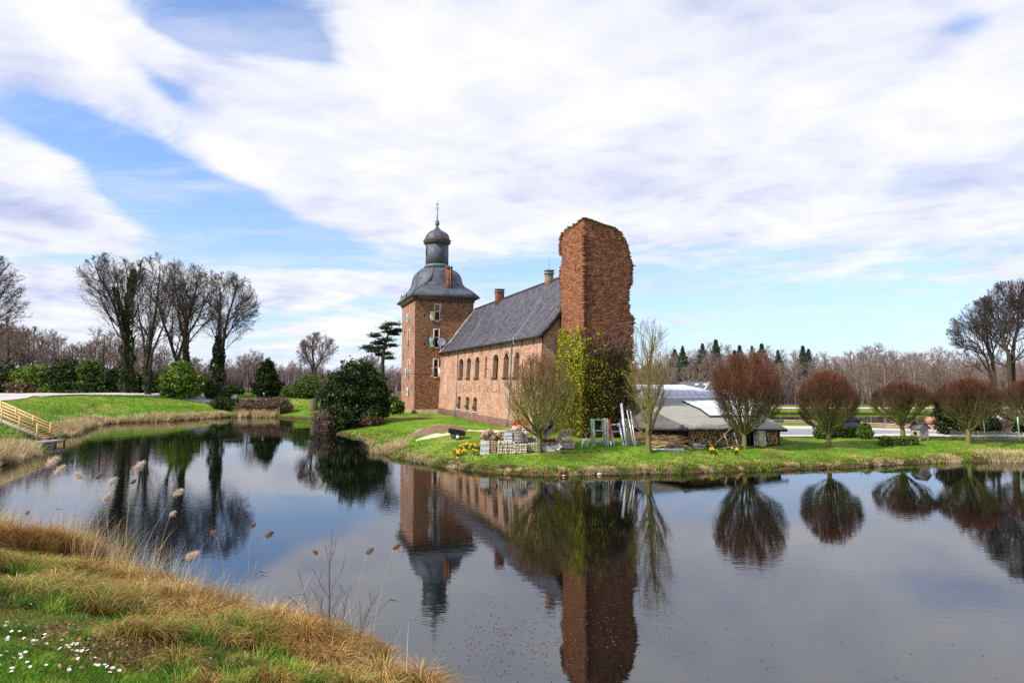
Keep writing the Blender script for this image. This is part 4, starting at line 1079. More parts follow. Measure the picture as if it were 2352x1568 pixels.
def fills(C, rg, lumps, n, inner=.62, rough=.12):
    """random points in lumpy ellipsoid shells"""
    w = np.array([l[1][0] * l[1][1] + l[1][0] * l[1][2] for l in lumps]); w = w / w.sum()
    ch = rg.choice(len(lumps), n, p=w); c = np.array([l[0] for l in lumps], float)[ch]; r = np.array([l[1] for l in lumps], float)[ch]
    d = norm(rg.normal(size=(n, 3)))
    q = 1 + rough * (np.sin(d[:, 0] * 7 + ch) * np.sin(d[:, 1] * 6 + 2 * ch) + np.sin(d[:, 2] * 9 + ch))
    q = q * (inner + (1 - inner) * rg.random(n) ** .5) * (1 + .05 * rg.normal(size=n))
    return np.asarray(C) + c + d * r * q[:, None]
def bush(name, base, lumps, n, size, mat, label, cat, rg, group=None, asp=1.5, inner=.6, stem=True, rough=.12, clump=3, rmin=0, twigs=0, twig_mat=None):
    base = np.asarray(base, float)
    P = fills(base, rg, lumps, n // clump, inner, rough)
    P = np.repeat(P, clump, 0) + rg.normal(size=(n // clump * clump, 3)) * size * .55
    P = P[P[:, 2] > base[2] + rmin]
    V, q = leaves(P, np.full(len(P), size), rg, asp)
    r = np.clip(.45 + .22 * rg.normal(size=len(P)) + .12 * np.sin(P[:, 0] * 2.3) * np.sin(P[:, 2] * 2.9 + P[:, 1]), 0, 1)
    t = thing(name, base, label, cat, group)
    mesh('foliage', V, q, mat, t, rnd=r)
    if stem:
        m = MB(); H_ = max(l[0][2] for l in lumps)
        for i in range(4):
            a = rg.random() * 6.3; e = np.array(lumps[i % len(lumps)][0], float) * .9
            m.tube([base + [math.cos(a) * .1, math.sin(a) * .1, -.15], base + e * .5 + rg.normal(size=3) * .1, base + e], [.09, .06, .02], 5)
        m.build('stem', M_bark_dark, t)
    if twigs:
        S = np.repeat(base[None], twigs, 0) + rg.normal(size=(twigs, 3)) * [.3, .3, 0]
        E = fills(base, rg, lumps, twigs, .85, rough); D = E - S; ln = np.linalg.norm(D, axis=1)
        P_ = grow(S, D, ln * 1.05, 5, .07, .02, rg); R_ = taper(.022, .008, 5, twigs)
        a = tubes(P_, R_); S2, D2, r2, _ = spawn(P_, R_, 5, .4, 1, 30, rg)
        P2 = grow(S2, D2, ln.mean() * .28, 3, .15, .05, rg); b = tubes(P2, taper(.012, .006, 3, len(S2)))
        V, q = join([a, b]); mesh('twigs', V, q, twig_mat or M_twig_brown, t)
    return t
def tree_obj(name, base, trunks, levels, rg, label, cat='tree', env=None, trunk_mat=None, twig_mat=None, group=None, k0=7, split=2):
    """thing with a trunk (first levels) and a crown (the rest)"""
    out, tips = tree(trunks, levels, rg, env, k0)
    t = thing(name, base, label, cat, group)
    V, q = join(out[:split]); mesh('trunk', V, q, trunk_mat or M_bark, t, smooth=True)
    V, q = join(out[split:]); mesh('crown', V, q, twig_mat or trunk_mat or M_bark, t)
    return t, tips
def ivy_on(t, pts, r, n, size, rg, mat=None, name='ivy'):
    """ivy leaves wrapped round a trunk line"""
    P = np.asarray(pts, float); s = rg.random(n) * (len(P) - 1); i = s.astype(int); u = (s - i)[:, None]
    C = P[i] * (1 - u) + P[i + 1] * u; rr = np.interp(s, np.arange(len(P)), np.broadcast_to(r, (len(P),)))
    a = rg.random(n) * 2 * PI; k = (rr * .72 * (.75 + .35 * rg.random(n) + .25 * np.sin(C[:, 2] * 2.1 + a)))
    C = C + np.stack([np.cos(a) * k, np.sin(a) * k, rg.normal(size=n) * .15], 1)
    V, q = leaves(C, np.full(n, size), rg, 1.3); mesh(name, V, q, mat or M_ivy_dark, t, rnd=rg.random(n) ** 1.3)

# ---------------------------------------------------------------- clipped round trees along the moat
def pollard(px, py, x0, x1, ytop, ybot, seed, label, z=None, dens=1.0, group='round headed trees along the moat', fork=1.15, top_lead=0, mat=None, kk=(9, 8, 5), jag=.19):
    rg = np.random.default_rng(seed)
    b = ground(px, py, 20, 80); Y = b[1]
    k = Y / F
    rx = (x1 - x0) / 2 * k; cx = ((x0 + x1) / 2 - px) * k
    zt = PY(px, ytop, Y)[2] - b[2]; zb = PY(px, ybot, Y)[2] - b[2]
    c = b + [cx, 0, (zt + zb) / 2]; r = np.array([rx, rx * .95, (zt - zb) / 2])
    f = b + UP * fork
    pa = rg.random(6) * 6.3
    def lump(S, D):
        e = S + D * ell_len(S, D, c, r)[:, None]; d = norm((e - c) / r); az = np.arctan2(d[:, 1], d[:, 0]); el = d[:, 2]
        return 1 + jag * (.5 * np.sin(2 * az + pa[0] + 2 * el) + .45 * np.sin(5 * az + pa[1] - 3 * el) + .35 * np.sin(9 * az + pa[2]) * np.cos(6 * el + pa[3]))
    t = thing('round_headed_tree', b, label, 'tree', group)
    trunk = [(np.array([b - UP * .15, b + UP * fork * .5 + rg.normal(size=3) * .04, f]), .17, .13)]
    nl = int(17 * dens)
    ph = np.arange(nl) * 2.4 + rg.random(nl) * .5; tilt = np.radians(np.linspace(5, 72, nl)) 
    D = np.stack([np.cos(ph) * np.sin(tilt), np.sin(ph) * np.sin(tilt), np.cos(tilt)], 1)
    S = f - UP * rg.uniform(-.05, .35, nl)[:, None]
    ln = ell_len(S, D, c, r) * rg.uniform(.85, .97, nl)
    P1 = grow(S, D, ln, 7, .05, .055, rg); R1 = taper(.075, .014, 7, nl)
    parts = [tubes(*[np.concatenate([tr]) for tr in ((np.array([np.stack([np.interp(np.linspace(0, 1, 6), [0, .5, 1], trunk[0][0][:, j]) for j in range(3)], 1)])), taper(.20, .15, 5, 1))], 8), tubes(P1, R1, 5)]
    tw = []
    P, R = P1, R1
    for k_, t0, ang, nn, r0, r1 in ((kk[0], .12, 22, 5, .030, .009), (kk[1], .2, 24, 4, .013, .0065), (kk[2], .25, 24, 3, .0085, .0050)):
        S, D, rr, tt = spawn(P, R, k_, t0, 1.0, ang, rg)
        D = norm(D + .16 * UP)
        e = ell_len(S, D, c, r) * lump(S, D)
        frac = rg.uniform(.55, 1.05, len(S)) if r0 > .02 else rg.uniform(.3, 1.06, len(S))
        cap = {.030: 9, .013: 1.5, .0085: .8}[r0]
        l_ = np.minimum(e * frac, cap * rg.uniform(.6, 1.1, len(S))); l_ = np.maximum(l_, .08)
        P = grow(S, D, l_, nn, .05, .05, rg); R = taper(r0, r1, nn, len(S)); tw.append(tubes(P, R, 3))
    V, q = join(parts); mesh('trunk', V, q, M_bark_olive, t, smooth=True)
    V, q = join(tw); o = mesh('crown', V, q, mat or M_pollard, t)
    return t
pollard(1240, 1040, 1152, 1330, 808, 1012, 21, 'round headed olive green tree standing by the building materials', dens=1.15, mat=pollard_twigs('olive_crown', [(.40, (.24, .22, .045)), (.70, (.20, .13, .04)), (.95, (.21, .085, .035))], 7.0), kk=(8, 5, 4), jag=.1)
pollard(1710, 1031, 1631, 1806, 806, 985, 22, 'round headed rusty tree in front of the log store')
pollard(1903, 1026, 1835, 1977, 850, 1000, 23, 'round headed rusty tree before the dark car')
pollard(2073, 1011, 2006, 2146, 876, 990, 24, 'round headed rusty tree beside the small wooden hutch')
pollard(2224, 1019, 2152, 2303, 866, 1000, 25, 'round headed rusty tree at the end of the picket fence')
pollard(2372, 1017, 2300, 2440, 868, 1000, 26, 'round headed rusty tree at the right edge behind a white stake')
# tall upright one between ruin and log store
rg = np.random.default_rng(31); b = ground(1490, 1039, 20, 80); k = b[1] / F
top = PY(1500, 745, b[1])
env = (b + [0, 0, 5.0], np.array([2.05, 2.0, 4.9]))
tall, _ = tree_obj('upright_tree', b, [(np.array([b - UP * .1, b + UP * 1.3, b + [.1, 0, 3], b + [.15, 0, 5.5], top - UP * .3]), .20, .03)],
    [dict(k=26, t0=.12, t1=.9, ang=33, len=.5, fall=.55, n=6, wob=.06, trop=.10, rr=.45, elo=.75),
     dict(k=9, t0=.12, ang=24, len=.5, fall=.3, n=5, wob=.07, trop=.10, rr=.5, rmin=.010, elo=.7),
     dict(k=7, t0=.15, ang=26, len=.5, fall=.3, n=4, wob=.08, trop=.08, rr=.6, rmin=.0075, elo=.6)], rg,
    'tall thin olive green tree with upright bare branches beside the ruin', env=env, trunk_mat=M_bark_olive, twig_mat=M_olive_twig, split=2)
tall['category'] = 'tree'

# ---------------------------------------------------------------- big bare trees of the park on the left
def big_tree(px, py, Y, stems, cr, seed, label, ivy=None, twig=None, dens=1.0, name='bare_tree', cat='tree', bark=None, group=None, tropi=.05):
    """stems: list of pixel polylines [(px,py)...], r0; crown ellipse cr=(cx,cy,rx,ry) in pixels"""
    rg = np.random.default_rng(seed); k = Y / F
    b = PY(px, py, Y); b[2] = Hp(b)
    c = PY(cr[0], cr[1], Y); r = np.array([cr[2] * k, cr[2] * k * .85, cr[3] * k])
    tr = []
    for pts, r0, dy in stems:
        P = [b - UP * .3] + [PY(x, y, Y + dy * (i + 1) / len(pts)) for i, (x, y) in enumerate(pts)]
        P = np.array(P); tt = np.linspace(0, 1, 9); s = np.linspace(0, 1, len(P))
        tr.append((P, r0 * .72, r0 * .07))
    lv = [dict(k=int(13 * dens), t0=.26, t1=1, ang=40, len=.62, fall=.5, n=7, wob=.11, trop=tropi, rr=.42, elo=.8, sides=5),
          dict(k=9, t0=.15, ang=34, len=.46, fall=.3, n=5, wob=.13, trop=tropi, rr=.42, rmin=.026, elo=.7, sides=4),
          dict(k=6, t0=.12, ang=36, len=.5, fall=.3, n=4, wob=.14, trop=.05, rr=.5, rmin=.017, elo=.6),
          dict(k=4, t0=.15, ang=34, len=.6, fall=.3, n=3, wob=.16, trop=.05, rr=.6, rmin=.012, elo=.4)]
    t, tips = tree_obj(name, b, tr, lv, rg, label, cat, env=(c, r), trunk_mat=bark or M_bark_dark, twig_mat=twig or M_twig_dark, split=3, group=group)
    if ivy:
        for pts, r_, n in ivy:
            ivy_on(t, [PY(x, y, Y) for x, y in pts], r_, n, .26, rg)
    return t
big_tree(290, 897, 112, [([(292, 800), (296, 700), (318, 620), (330, 590)], .75, 3), ([(285, 790), (262, 700), (232, 640), (215, 600)], .5, -3), ([(290, 770), (275, 690), (265, 620)], .45, 4)],
         (258, 684, 98, 106), 41, 'broad bare tree with its trunk and boughs thickly wrapped in ivy', [([(290, 897), (292, 840), (293, 760), (298, 680), (306, 620)], [1.6, 1.5, 1.2, .9, .6], 5200), ([(292, 770), (275, 700), (262, 660)], [.8, .6, .5], 900)], dens=1.3)
big_tree(340, 902, 106, [([(338, 830), (350, 760), (362, 680), (368, 600)], .6, 0), ([(332, 810), (322, 740), (314, 680)], .38, 2), ([(345, 820), (380, 740), (404, 660)], .36, -2)],
         (364, 682, 80, 108), 42, 'bare forked tree right of the ivy clad giant, with a light mossy trunk', [([(340, 900), (339, 850), (342, 800)], [.9, .8, .5], 900)], dens=1.1)
big_tree(414, 893, 116, [([(408, 830), (385, 770), (368, 715), (345, 650)], .55, 2), ([(412, 820), (428, 750), (402, 660), (390, 610)], .45, -2)],
         (398, 692, 78, 92), 43, 'bare tree leaning left behind the round bush', dens=1.0)
big_tree(424, 892, 111, [([(426, 820), (430, 740), (446, 690), (452, 630)], .62, 0), ([(424, 780), (408, 720), (415, 650)], .4, 1), ([(430, 770), (462, 720), (482, 660)], .38, -1)],
         (446, 694, 76, 92), 44, 'bare tree with ivy creeping up its straight lower trunk behind the round bush', [([(424, 892), (426, 840), (428, 790)], [.9, .8, .6], 900)], dens=1.1)
big_tree(501, 893, 108, [([(500, 820), (503, 740), (508, 680), (500, 640)], .50, 0), ([(508, 820), (520, 750), (535, 690), (548, 650)], .46, 1), ([(505, 790), (540, 745), (572, 700)], .25, -1)],
         (526, 718, 74, 98), 45, 'twin stemmed bare tree with an ivy cloaked base, rightmost of the tall park trees', [([(500, 893), (499, 850), (500, 815), (501, 770)], [1.8, 1.5, 1.1, .5], 3000), ([(508, 850), (512, 800)], [.7, .5], 500)], dens=1.1)
big_tree(-70, 905, 92, [([(-60, 800), (-45, 700), (-20, 640), (-10, 600)], .7, 0), ([(-62, 790), (-30, 730), (10, 700)], .4, 2)], (-22, 700, 86, 118), 46, 'bare tree reaching in from the left edge', dens=1.4)
big_tree(722, 896, 122, [([(722, 840), (716, 790), (724, 765)], .42, 0), ([(726, 850), (745, 810), (755, 790)], .3, 1), ([(718, 850), (702, 810), (700, 790)], .3, -1)], (730, 830, 54, 68), 47, 'solitary bare tree on the skyline left of the dark holly bush', dens=1.0, twig=M_twig_mauve, bark=M_bark)
# right edge group
big_tree(2290, 900, 78, [([(2280, 840), (2268, 780), (2260, 710)], .40, 0), ([(2270, 830), (2245, 790), (2210, 770)], .25, 1)], (2275, 770, 90, 90), 48, 'bare tree with a leaning trunk near the right edge', dens=1.2)
big_tree(2330, 905, 74, [([(2318, 820), (2300, 760), (2290, 700)], .42, 0), ([(2325, 820), (2340, 740), (2345, 660)], .4, 1)], (2325, 745, 80, 105), 49, 'tall bare tree at the right edge with two diverging trunks', dens=1.3)
big_tree(2420, 905, 66, [([(2410, 800), (2395, 700), (2390, 640)], .5, 0), ([(2405, 790), (2360, 730), (2330, 690)], .35, 0)], (2385, 735, 78, 112), 50, 'massive dark crown reaching in from the right edge', dens=1.5)

# ---------------------------------------------------------------- cedar beside the tower
rg = np.random.default_rng(61); Yc = 104; b = PY(876, 900, Yc); b[2] = Hp(b)
ced = thing('layered_pine', b, 'dark green pine with flat layered boughs left of the tower', 'tree')
tp = [(876, 905), (877, 860), (880, 820), (884, 790), (893, 765), (900, 750)]
tl = [PY(x, y, Yc) for x, y in tp]; tl[0][2] = b[2] - .2
m = MB(); m.tube(tl, [.42, .36, .30, .24, .16, .06], 7)
pads = [(900, 742, 22, 5), (884, 751, 14, 5), (915, 757, 17, 5), (862, 768, 16, 6), (893, 760, 16, 4), (888, 778, 20, 6), (868, 786, 18, 6), (845, 796, 19, 6), (872, 797, 20, 5), (858, 803, 16, 5), (900, 791, 15, 4), (884, 810, 18, 5), (893, 820, 13, 4), (905, 765, 12, 4), (872, 812, 9, 4)]
Pn = []
for i, (x, y, rx, ry) in enumerate(pads):
    c = PY(x, y + 2, Yc + rg.uniform(-2, 2)); k = Yc / F
    j = min(range(len(tl)), key=lambda q: abs(tl[q][2] - (c[2] - .6))); m.tube([tl[j], (tl[j] + c) / 2 - UP * .1, c - UP * .15], [.12, .09, .03], 5)
    for s in range(6):
        e = c + rg.normal(size=3) * [rx * k * .5, rx * k * .4, .1]; m.tube([(tl[j] + c) / 2, e], [.04, .015], 3)
    Pn.append(fills(c, rg, [((0, 0, 0), (rx * k, rx * k * .8, ry * k * .9))], 620, .1, .35))
m.build('trunk', M_bark_dark, ced)
Pn = np.concatenate(Pn); V, q = leaves(Pn, np.full(len(Pn), .13), rg, 3.2, flat=.6); mesh('crown', V, q, M_needle, ced, rnd=rg.random(len(Pn)))

# ---------------------------------------------------------------- evergreen bushes and shrubs
def pxbush(name, px, pyb, Y, lumps_px, n, size, mat, label, cat, seed, **kw):
    """lumps in pixels (x, y, rx, ry[, dY]); base from the terrain at that depth"""
    if Y is None: Y = float(ground(px, pyb, 30, 180)[1])
    b = PY(px, pyb, Y); b[2] = max(Hp(b), .02); k = Y / F
    ls = []
    for l in lumps_px:
        c = PY(l[0], l[1], Y + (l[4] if len(l) > 4 else 0)); ls.append((c - b, (l[2] * k, l[2] * k * .9, l[3] * k)))
    return bush(name, b, ls, n, size, mat, label, cat, np.random.default_rng(seed), **kw)
pxbush('holly_bush', 818, 975, 70, [(815, 870, 44, 38), (785, 905, 46, 46), (850, 900, 44, 48), (815, 930, 70, 48), (768, 935, 32, 40), (868, 935, 26, 34), (840, 855, 22, 22, 2), (790, 965, 40, 24, -2)], 34000, .20, M_bush_dark, 'large dark evergreen bush at the water left of the tower', 'bush', 71, inner=.5, rough=.2, clump=4)
pxbush('laurel_bush', 415, 913, None, [(415, 872, 38, 34), (400, 888, 30, 26), (432, 884, 32, 28), (418, 850, 22, 20)], 12000, .30, M_bush_bright, 'big round bright green bush overhanging the park path', 'bush', 72, inner=.55, rough=.16)
pxbush('yew_tree', 613, 912, None, [(613, 885, 30, 24), (612, 866, 24, 22), (614, 848, 15, 18), (616, 836, 7, 14), (625, 893, 24, 18), (600, 893, 20, 18)], 12000, .26, M_yew, 'dark cone shaped evergreen across the water', 'tree', 73, inner=.5)
pxbush('clipped_hedge', 503, 918, None, [(490, 906, 16, 10), (505, 906, 16, 10), (520, 906, 12, 10)], 5000, .18, M_bush_dark, 'low dark clipped hedge at the end of the park path', 'hedge', 74, inner=.5)
pxbush('clipped_hedge', 538, 902, 104, [(522, 896, 12, 7), (536, 896, 14, 7), (550, 897, 10, 7)], 3000, .2, M_bush_dark, 'small flat topped hedge behind the low dark hedge', 'hedge', 75, inner=.5)
pxbush('slope_shrub', 520, 940, None, [(510, 926, 22, 12), (535, 930, 24, 12), (555, 928, 18, 11)], 5000, .22, M_bush_dark, 'dark spreading shrub on the slope below the hedge', 'shrub', 76)
pxbush('brown_shrub', 590, 948, None, [(575, 930, 26, 14), (605, 932, 30, 16), (640, 928, 28, 16), (560, 940, 20, 12), (620, 944, 26, 10), (655, 938, 18, 12)], 9000, .2, M_brown_shrub, 'brown leafless undergrowth above the far waterline', 'shrub', 77, twigs=160)
pxbush('olive_bush', 700, 912, None, [(690, 890, 20, 16), (712, 884, 24, 22), (700, 900, 28, 12), (730, 898, 20, 14), (665, 897, 18, 11)], 7000, .22, M_bush_mid, 'olive green bush left of the dark holly', 'bush', 78)
pxbush('yellow_shrub', 845, 977, None, [(845, 962, 26, 15), (833, 968, 18, 11), (862, 966, 18, 11), (845, 953, 14, 10)], 4200, .13, M_brown_shrub, 'low straw coloured shrub in front of the dark holly', 'shrub', 79, twigs=120)
pxbush('grey_shrub', 905, 944, 84, [(905, 930, 20, 18), (890, 934, 14, 14), (918, 936, 10, 12)], 3500, .18, M_bush_mid, 'grey green shrub against the foot of the tower', 'shrub', 80)
pxbush('waterside_shrub', 752, 990, 67, [(748, 975, 24, 18), (735, 962, 22, 16), (760, 985, 14, 10)], 2600, .14, M_brown_shrub, 'twiggy shrub hanging over the water at the tip of the island', 'shrub', 81, twigs=220, stem=False)
# evergreens and undergrowth behind the park path
rows = [(-70, 884, 60, 30, M_bush_dark, 'dark evergreen beyond the left edge'), (8, 872, 40, 32, M_bush_dark, 'black green evergreen at the left edge behind the path'), (75, 862, 40, 20, M_bush_bright, 'pale green domed bush above the brown undergrowth'),
        (70, 885, 46, 20, M_brown_shrub, 'purplish brown thicket beside the path'), (118, 893, 34, 12, M_bush_bright, 'low yellow green rhododendron at the path'), (150, 858, 34, 30, M_bush_dark, 'dark bush in the middle of the park shrubbery'),
        (165, 886, 32, 18, M_laurel, 'glossy laurel left of the ivy clad tree'), (205, 850, 24, 20, M_bush_mid, 'grey green bush behind the laurels'), (205, 884, 34, 20, M_laurel, 'wide glossy laurel close to the ivy clad tree'),
        (250, 876, 26, 26, M_bush_dark, 'dark bush at the foot of the ivy clad tree'), (322, 882, 22, 20, M_bush_dark, 'dark bush between the two tallest trees'), (370, 880, 30, 20, M_laurel, 'laurel between the forked tree and the round bush'), (455, 886, 22, 16, M_bush_mid, 'olive shrub between the round bush and the twin stemmed tree')]
for i, (x, y, rx, ry, mt, lb) in enumerate(rows):
    pxbush('park_bush' if mt is not M_brown_shrub else 'brown_thicket', x, 903, 116, [(x, y, rx, ry), (x - rx * .5, y + ry * .35, rx * .6, ry * .8), (x + rx * .5, y + ry * .3, rx * .6, ry * .8), (x, min(y + ry * .8, 900), rx, ry * .5)], int(3200 + rx * 60), .34, mt, lb, 'bush', 100 + i, rough=.18, twigs=140 if mt is M_brown_shrub else 0)
# bushes on the right
pxbush('dark_yew', 2190, 1000, 56, [(2185, 955, 34, 36), (2210, 960, 40, 34), (2250, 965, 30, 30), (2240, 985, 36, 20), (2180, 980, 26, 22), (2200, 935, 26, 20)], 15000, .17, M_yew, 'massive dark yew behind the picket fence', 'bush', 130, inner=.5)
pxbush('clipped_cone', 1888, 1007, 52.5, [(1888, 995, 19, 13), (1890, 986, 13, 13)], 4200, .085, M_bush_mid, 'clipped dome bush partly hidden by a trunk, left end of the low hedge', 'topiary', 131, inner=.7, rough=.02, stem=False)
pxbush('clipped_cone', 1987, 1006, 52.5, [(1987, 994, 17, 12), (1987, 984, 12, 13)], 4200, .085, M_bush_mid, 'clipped pointed bush at the right end of the low hedge', 'topiary', 132, inner=.7, rough=.02, stem=False)
for nm, a, c, hh, dd, lb, sd, mt in (('clipped_hedge', (1912, 1005), (1972, 1005), .78, .8, 'low dark hedge joining the two clipped bushes', 133, M_yew), ('box_hedge', (2025, 1025), (2112, 1023), .62, .7, 'low green box hedge in front of the small hutch', 134, M_bush_mid), ):
    p, q_ = ground(*a, 20, 80), ground(*c, 20, 80); rg = np.random.default_rng(sd); n = 7000
    u = rg.random((n, 3)); f = rg.integers(0, 4, n); u[f == 0, 1] = 0; u[f == 1, 2] = 1; u[f == 2, 1] = .3
    C = p + (q_ - p) * u[:, :1] + np.stack([0 * u[:, 0], u[:, 1] * dd, u[:, 2] * hh], 1) + rg.normal(size=(n, 3)) * .035
    V, fq = leaves(C, np.full(n, .075), rg, 1.4); t = thing(nm, (p + q_) / 2, lb, 'hedge'); mesh('foliage', V, fq, mt, t, rnd=rg.random(n))
pxbush('rounded_shrub', 2275, 992, 53, [(2275, 975, 18, 14)], 2500, .12, M_yew, 'small dark round shrub right of the yew', 'shrub', 135, stem=False)
pxbush('rounded_shrub', 2345, 995, 52, [(2345, 978, 18, 16)], 2500, .12, M_bush_mid, 'small green round shrub at the right edge behind the fence', 'shrub', 136, stem=False)
mag = pxbush('bare_magnolia', 2300, 985, 56, [(2290, 960, 18, 14), (2318, 962, 26, 22)], 10, .1, M_brown_shrub, 'reddish bare shrub with large white blossoms', 'shrub', 137, twigs=160)
rg = np.random.default_rng(7); C = [PY(x, y, 55.5) for x, y in ((2280, 966), (2290, 958), (2298, 962), (2302, 955), (2292, 972), (2284, 976), (2306, 962), (2276, 956), (2300, 948))]
C = np.repeat(np.array(C), 26, 0) + rg.normal(size=(234, 3)) * .10; V, q = leaves(C, np.full(len(C), .12), rg, 1.2)
mesh('blossom', V, q, leafy_mat('white_blossom', [(0, (.8, .74, .74)), (1, (.95, .93, .93))]), mag, rnd=rg.random(len(C)))

# ---------------------------------------------------------------- woods behind: prototypes copied tree by tree
def proto_bare(seed, h, w, twig, bark, label, group, name='woodland_tree', dens=1.0, tall=.45):
    rg = np.random.default_rng(seed); b = np.zeros(3)
    env = (np.array([0, 0, h * .58]), np.array([w / 2, w / 2, h * .44]))
    t, _ = tree_obj(name, b, [(np.array([[0, 0, -.4], [.1, 0, h * .3], [rg.normal() * .4, 0, h * .6], [rg.normal() * .6, 0, h * .95]]), h * .017, .05)],
        [dict(k=int(13 * dens), t0=.28, t1=.97, ang=tall * 90, len=.42, fall=.45, n=5, wob=.13, trop=.07, rr=.5, elo=.7, sides=4),
         dict(k=7, t0=.15, ang=38, len=.5, fall=.3, n=4, wob=.16, trop=.06, rr=.5, rmin=.035, elo=.6),
         dict(k=6, t0=.15, ang=38, len=.55, fall=.3, n=3, wob=.16, trop=.05, rr=.6, rmin=.028, elo=.4)], rg, label, 'tree', env=env, trunk_mat=bark, twig_mat=twig, split=2, group=group)
    return t
def proto_conifer(seed, h, w, label, group):
    rg = np.random.default_rng(seed); t = thing('conifer', (0, 0, 0), label, 'tree', group)
    m = MB(); m.tube([[0, 0, -.3], [0, 0, h * .5], [0, 0, h]], [.22, .14, .02], 6); m.build('trunk', M_trunk_pale, t)
    n = 4200; z = (rg.random(n) ** 1.1) * h * .72; lay = (z / (h * .72) * 11) % 1; R = w / 2 * 1.35 * (1 - z / (h * .72)) ** 1.05 * (.45 + .65 * (1 - lay)) * rg.uniform(.2, 1.1, n) ** .7 + .03
    a = rg.random(n) * 2 * PI; C = np.stack([R * np.cos(a), R * np.sin(a), h * .29 + z - R * .25], 1)
    V, q = leaves(C, np.full(n, .34), rg, 2.2, flat=.5); mesh('crown', V, q, M_spruce, t, rnd=rg.random(n)); return t
def scatter(protos, specs, gname):
    used = set()
    for i, (x, Y, pi, sc, rz) in enumerate(specs):
        p = protos[pi]; X = (x - 1176) / F * Y
        loc = (X, Y, float(H(X, Y)[0]) - .05)
        if pi not in used: used.add(pi); p.location = loc; p.scale = (sc,) * 3 if not hasattr(sc, '__len__') else sc; p.rotation_euler = (0, 0, rz)
        else: copy_tree(p, loc, rz, sc)
    for i, p in enumerate(protos):
        if i not in used:
            for c in list(p.children_recursive) + [p]: bpy.data.objects.remove(c)
GW = 'bare trees of the wood behind the back pond'; LW = 'bare brown tree in the wood behind the back pond'
pr = [proto_bare(201, 13, 7, M_twig_mauve, M_trunk_pale, LW, GW, tall=.36), proto_bare(202, 13, 8, M_twig_brown, M_bark, LW, GW, tall=.42), proto_bare(203, 14, 6, M_twig_mauve, M_trunk_pale, LW, GW, tall=.3), proto_bare(204, 14, 9.5, M_twig_brown, M_bark, LW, GW, tall=.5)]
rn = random.Random(3); specs = []
def topy(x):   # skyline of the right wood in the photograph
    return np.interp(x, [1440, 1530, 1620, 1760, 1870, 1950, 2010, 2060, 2150, 2250, 2400], [835, 808, 792, 800, 808, 806, 782, 800, 795, 815, 815])
for row, Y in enumerate((132, 141, 151, 163, 176)):
    x = 1425 + row * 9
    while x < 2470:
        ty = topy(x) + (3 - row) * 6 + rn.uniform(-6, 16); h = 5.5 + (875 - ty) / F * Y - 1.2
        pi = rn.randrange(4); specs.append((x, Y + rn.uniform(-3, 3), pi, h / (13.4 if pi < 2 else 14.2), rn.uniform(0, 6.28))); x += rn.uniform(22, 40) * 140 / Y * 1.15
scatter(pr, specs, GW)
GC = 'conifers standing above the bare wood'; LC = 'dark conifer rising above the bare wood'
pc = [proto_conifer(211, 15, 7.6, LC, GC), proto_conifer(212, 15, 5.6, LC, GC), proto_conifer(213, 15, 8.8, LC, GC)]
specs = []
for x, ty in ((1570, 786), (1614, 788), (1648, 780), (1685, 800), (1702, 793), (1724, 796), (1752, 784), (1790, 796), (1845, 786), (1858, 802), (1552, 800)):
    Y = 158 + rn.uniform(-12, 22); ty += rn.uniform(-3, 9); sc_ = (5.5 + (875 - ty) / F * Y - 1.2) / 15; specs.append((x + rn.uniform(-4, 4), Y, rn.randrange(3), (sc_ * rn.uniform(.8, 1.25), sc_, sc_), rn.uniform(0, 6)))
scatter(pc, specs, GC)
GP = 'bare trees in the park thicket on the far left'; LP = 'bare brown tree in the thicket behind the park shrubs'
pp = [proto_bare(221, 11, 8, M_twig_brown, M_bark_dark, LP, GP, tall=.5), proto_bare(222, 11, 7, M_twig_brown, M_bark, LP, GP, tall=.4), proto_bare(223, 12, 8, M_twig_mauve, M_bark, LP, GP, tall=.45)]
specs = []
def topl(x): return np.interp(x, [-100, 0, 60, 120, 170, 230, 300, 360, 420, 520], [700, 735, 730, 765, 785, 765, 770, 790, 810, 835])
for row, Y in enumerate((124, 134, 146, 160)):
    x = -90 + row * 11
    while x < 520:
        ty = topl(x) + (2 - row) * 4 + rn.uniform(-6, 22); h = 5.5 + (875 - ty) / F * Y - 3.2
        specs.append((x, Y + rn.uniform(-3, 3), rn.randrange(3), max(h, 3) / 11.2, rn.uniform(0, 6.28))); x += rn.uniform(26, 44)
scatter(pp, specs, GP)
GF2 = 'distant bare trees on the skyline between the park and the tower'; LF2 = 'distant bare tree on the skyline left of the tower'
pf = [proto_bare(231, 12, 7, M_twig_mauve, M_bark, LF2, GF2, tall=.36), proto_bare(232, 12, 8, M_twig_mauve, M_bark, LF2, GF2, tall=.42)]
specs = []
for row, Y in enumerate((170, 190, 215)):
    x = 505 + row * 7
    while x < 935:
        ty = np.interp(x, [500, 580, 640, 700, 780, 850, 930], [832, 812, 838, 830, 838, 800, 835]) + rn.uniform(-4, 22); h = 5.5 + (875 - ty) / F * Y - 2.5
        specs.append((x, Y, rn.randrange(2), max(h, 3) / 12.2, rn.uniform(0, 6.28))); x += rn.uniform(16, 30)
for x, ty in ((572, 800), (590, 805)): specs.append((x, 130, 0, (5.5 + (875 - ty) / F * 130 - 3) / 12.2, 1.0))
scatter(pf, specs, GF2)
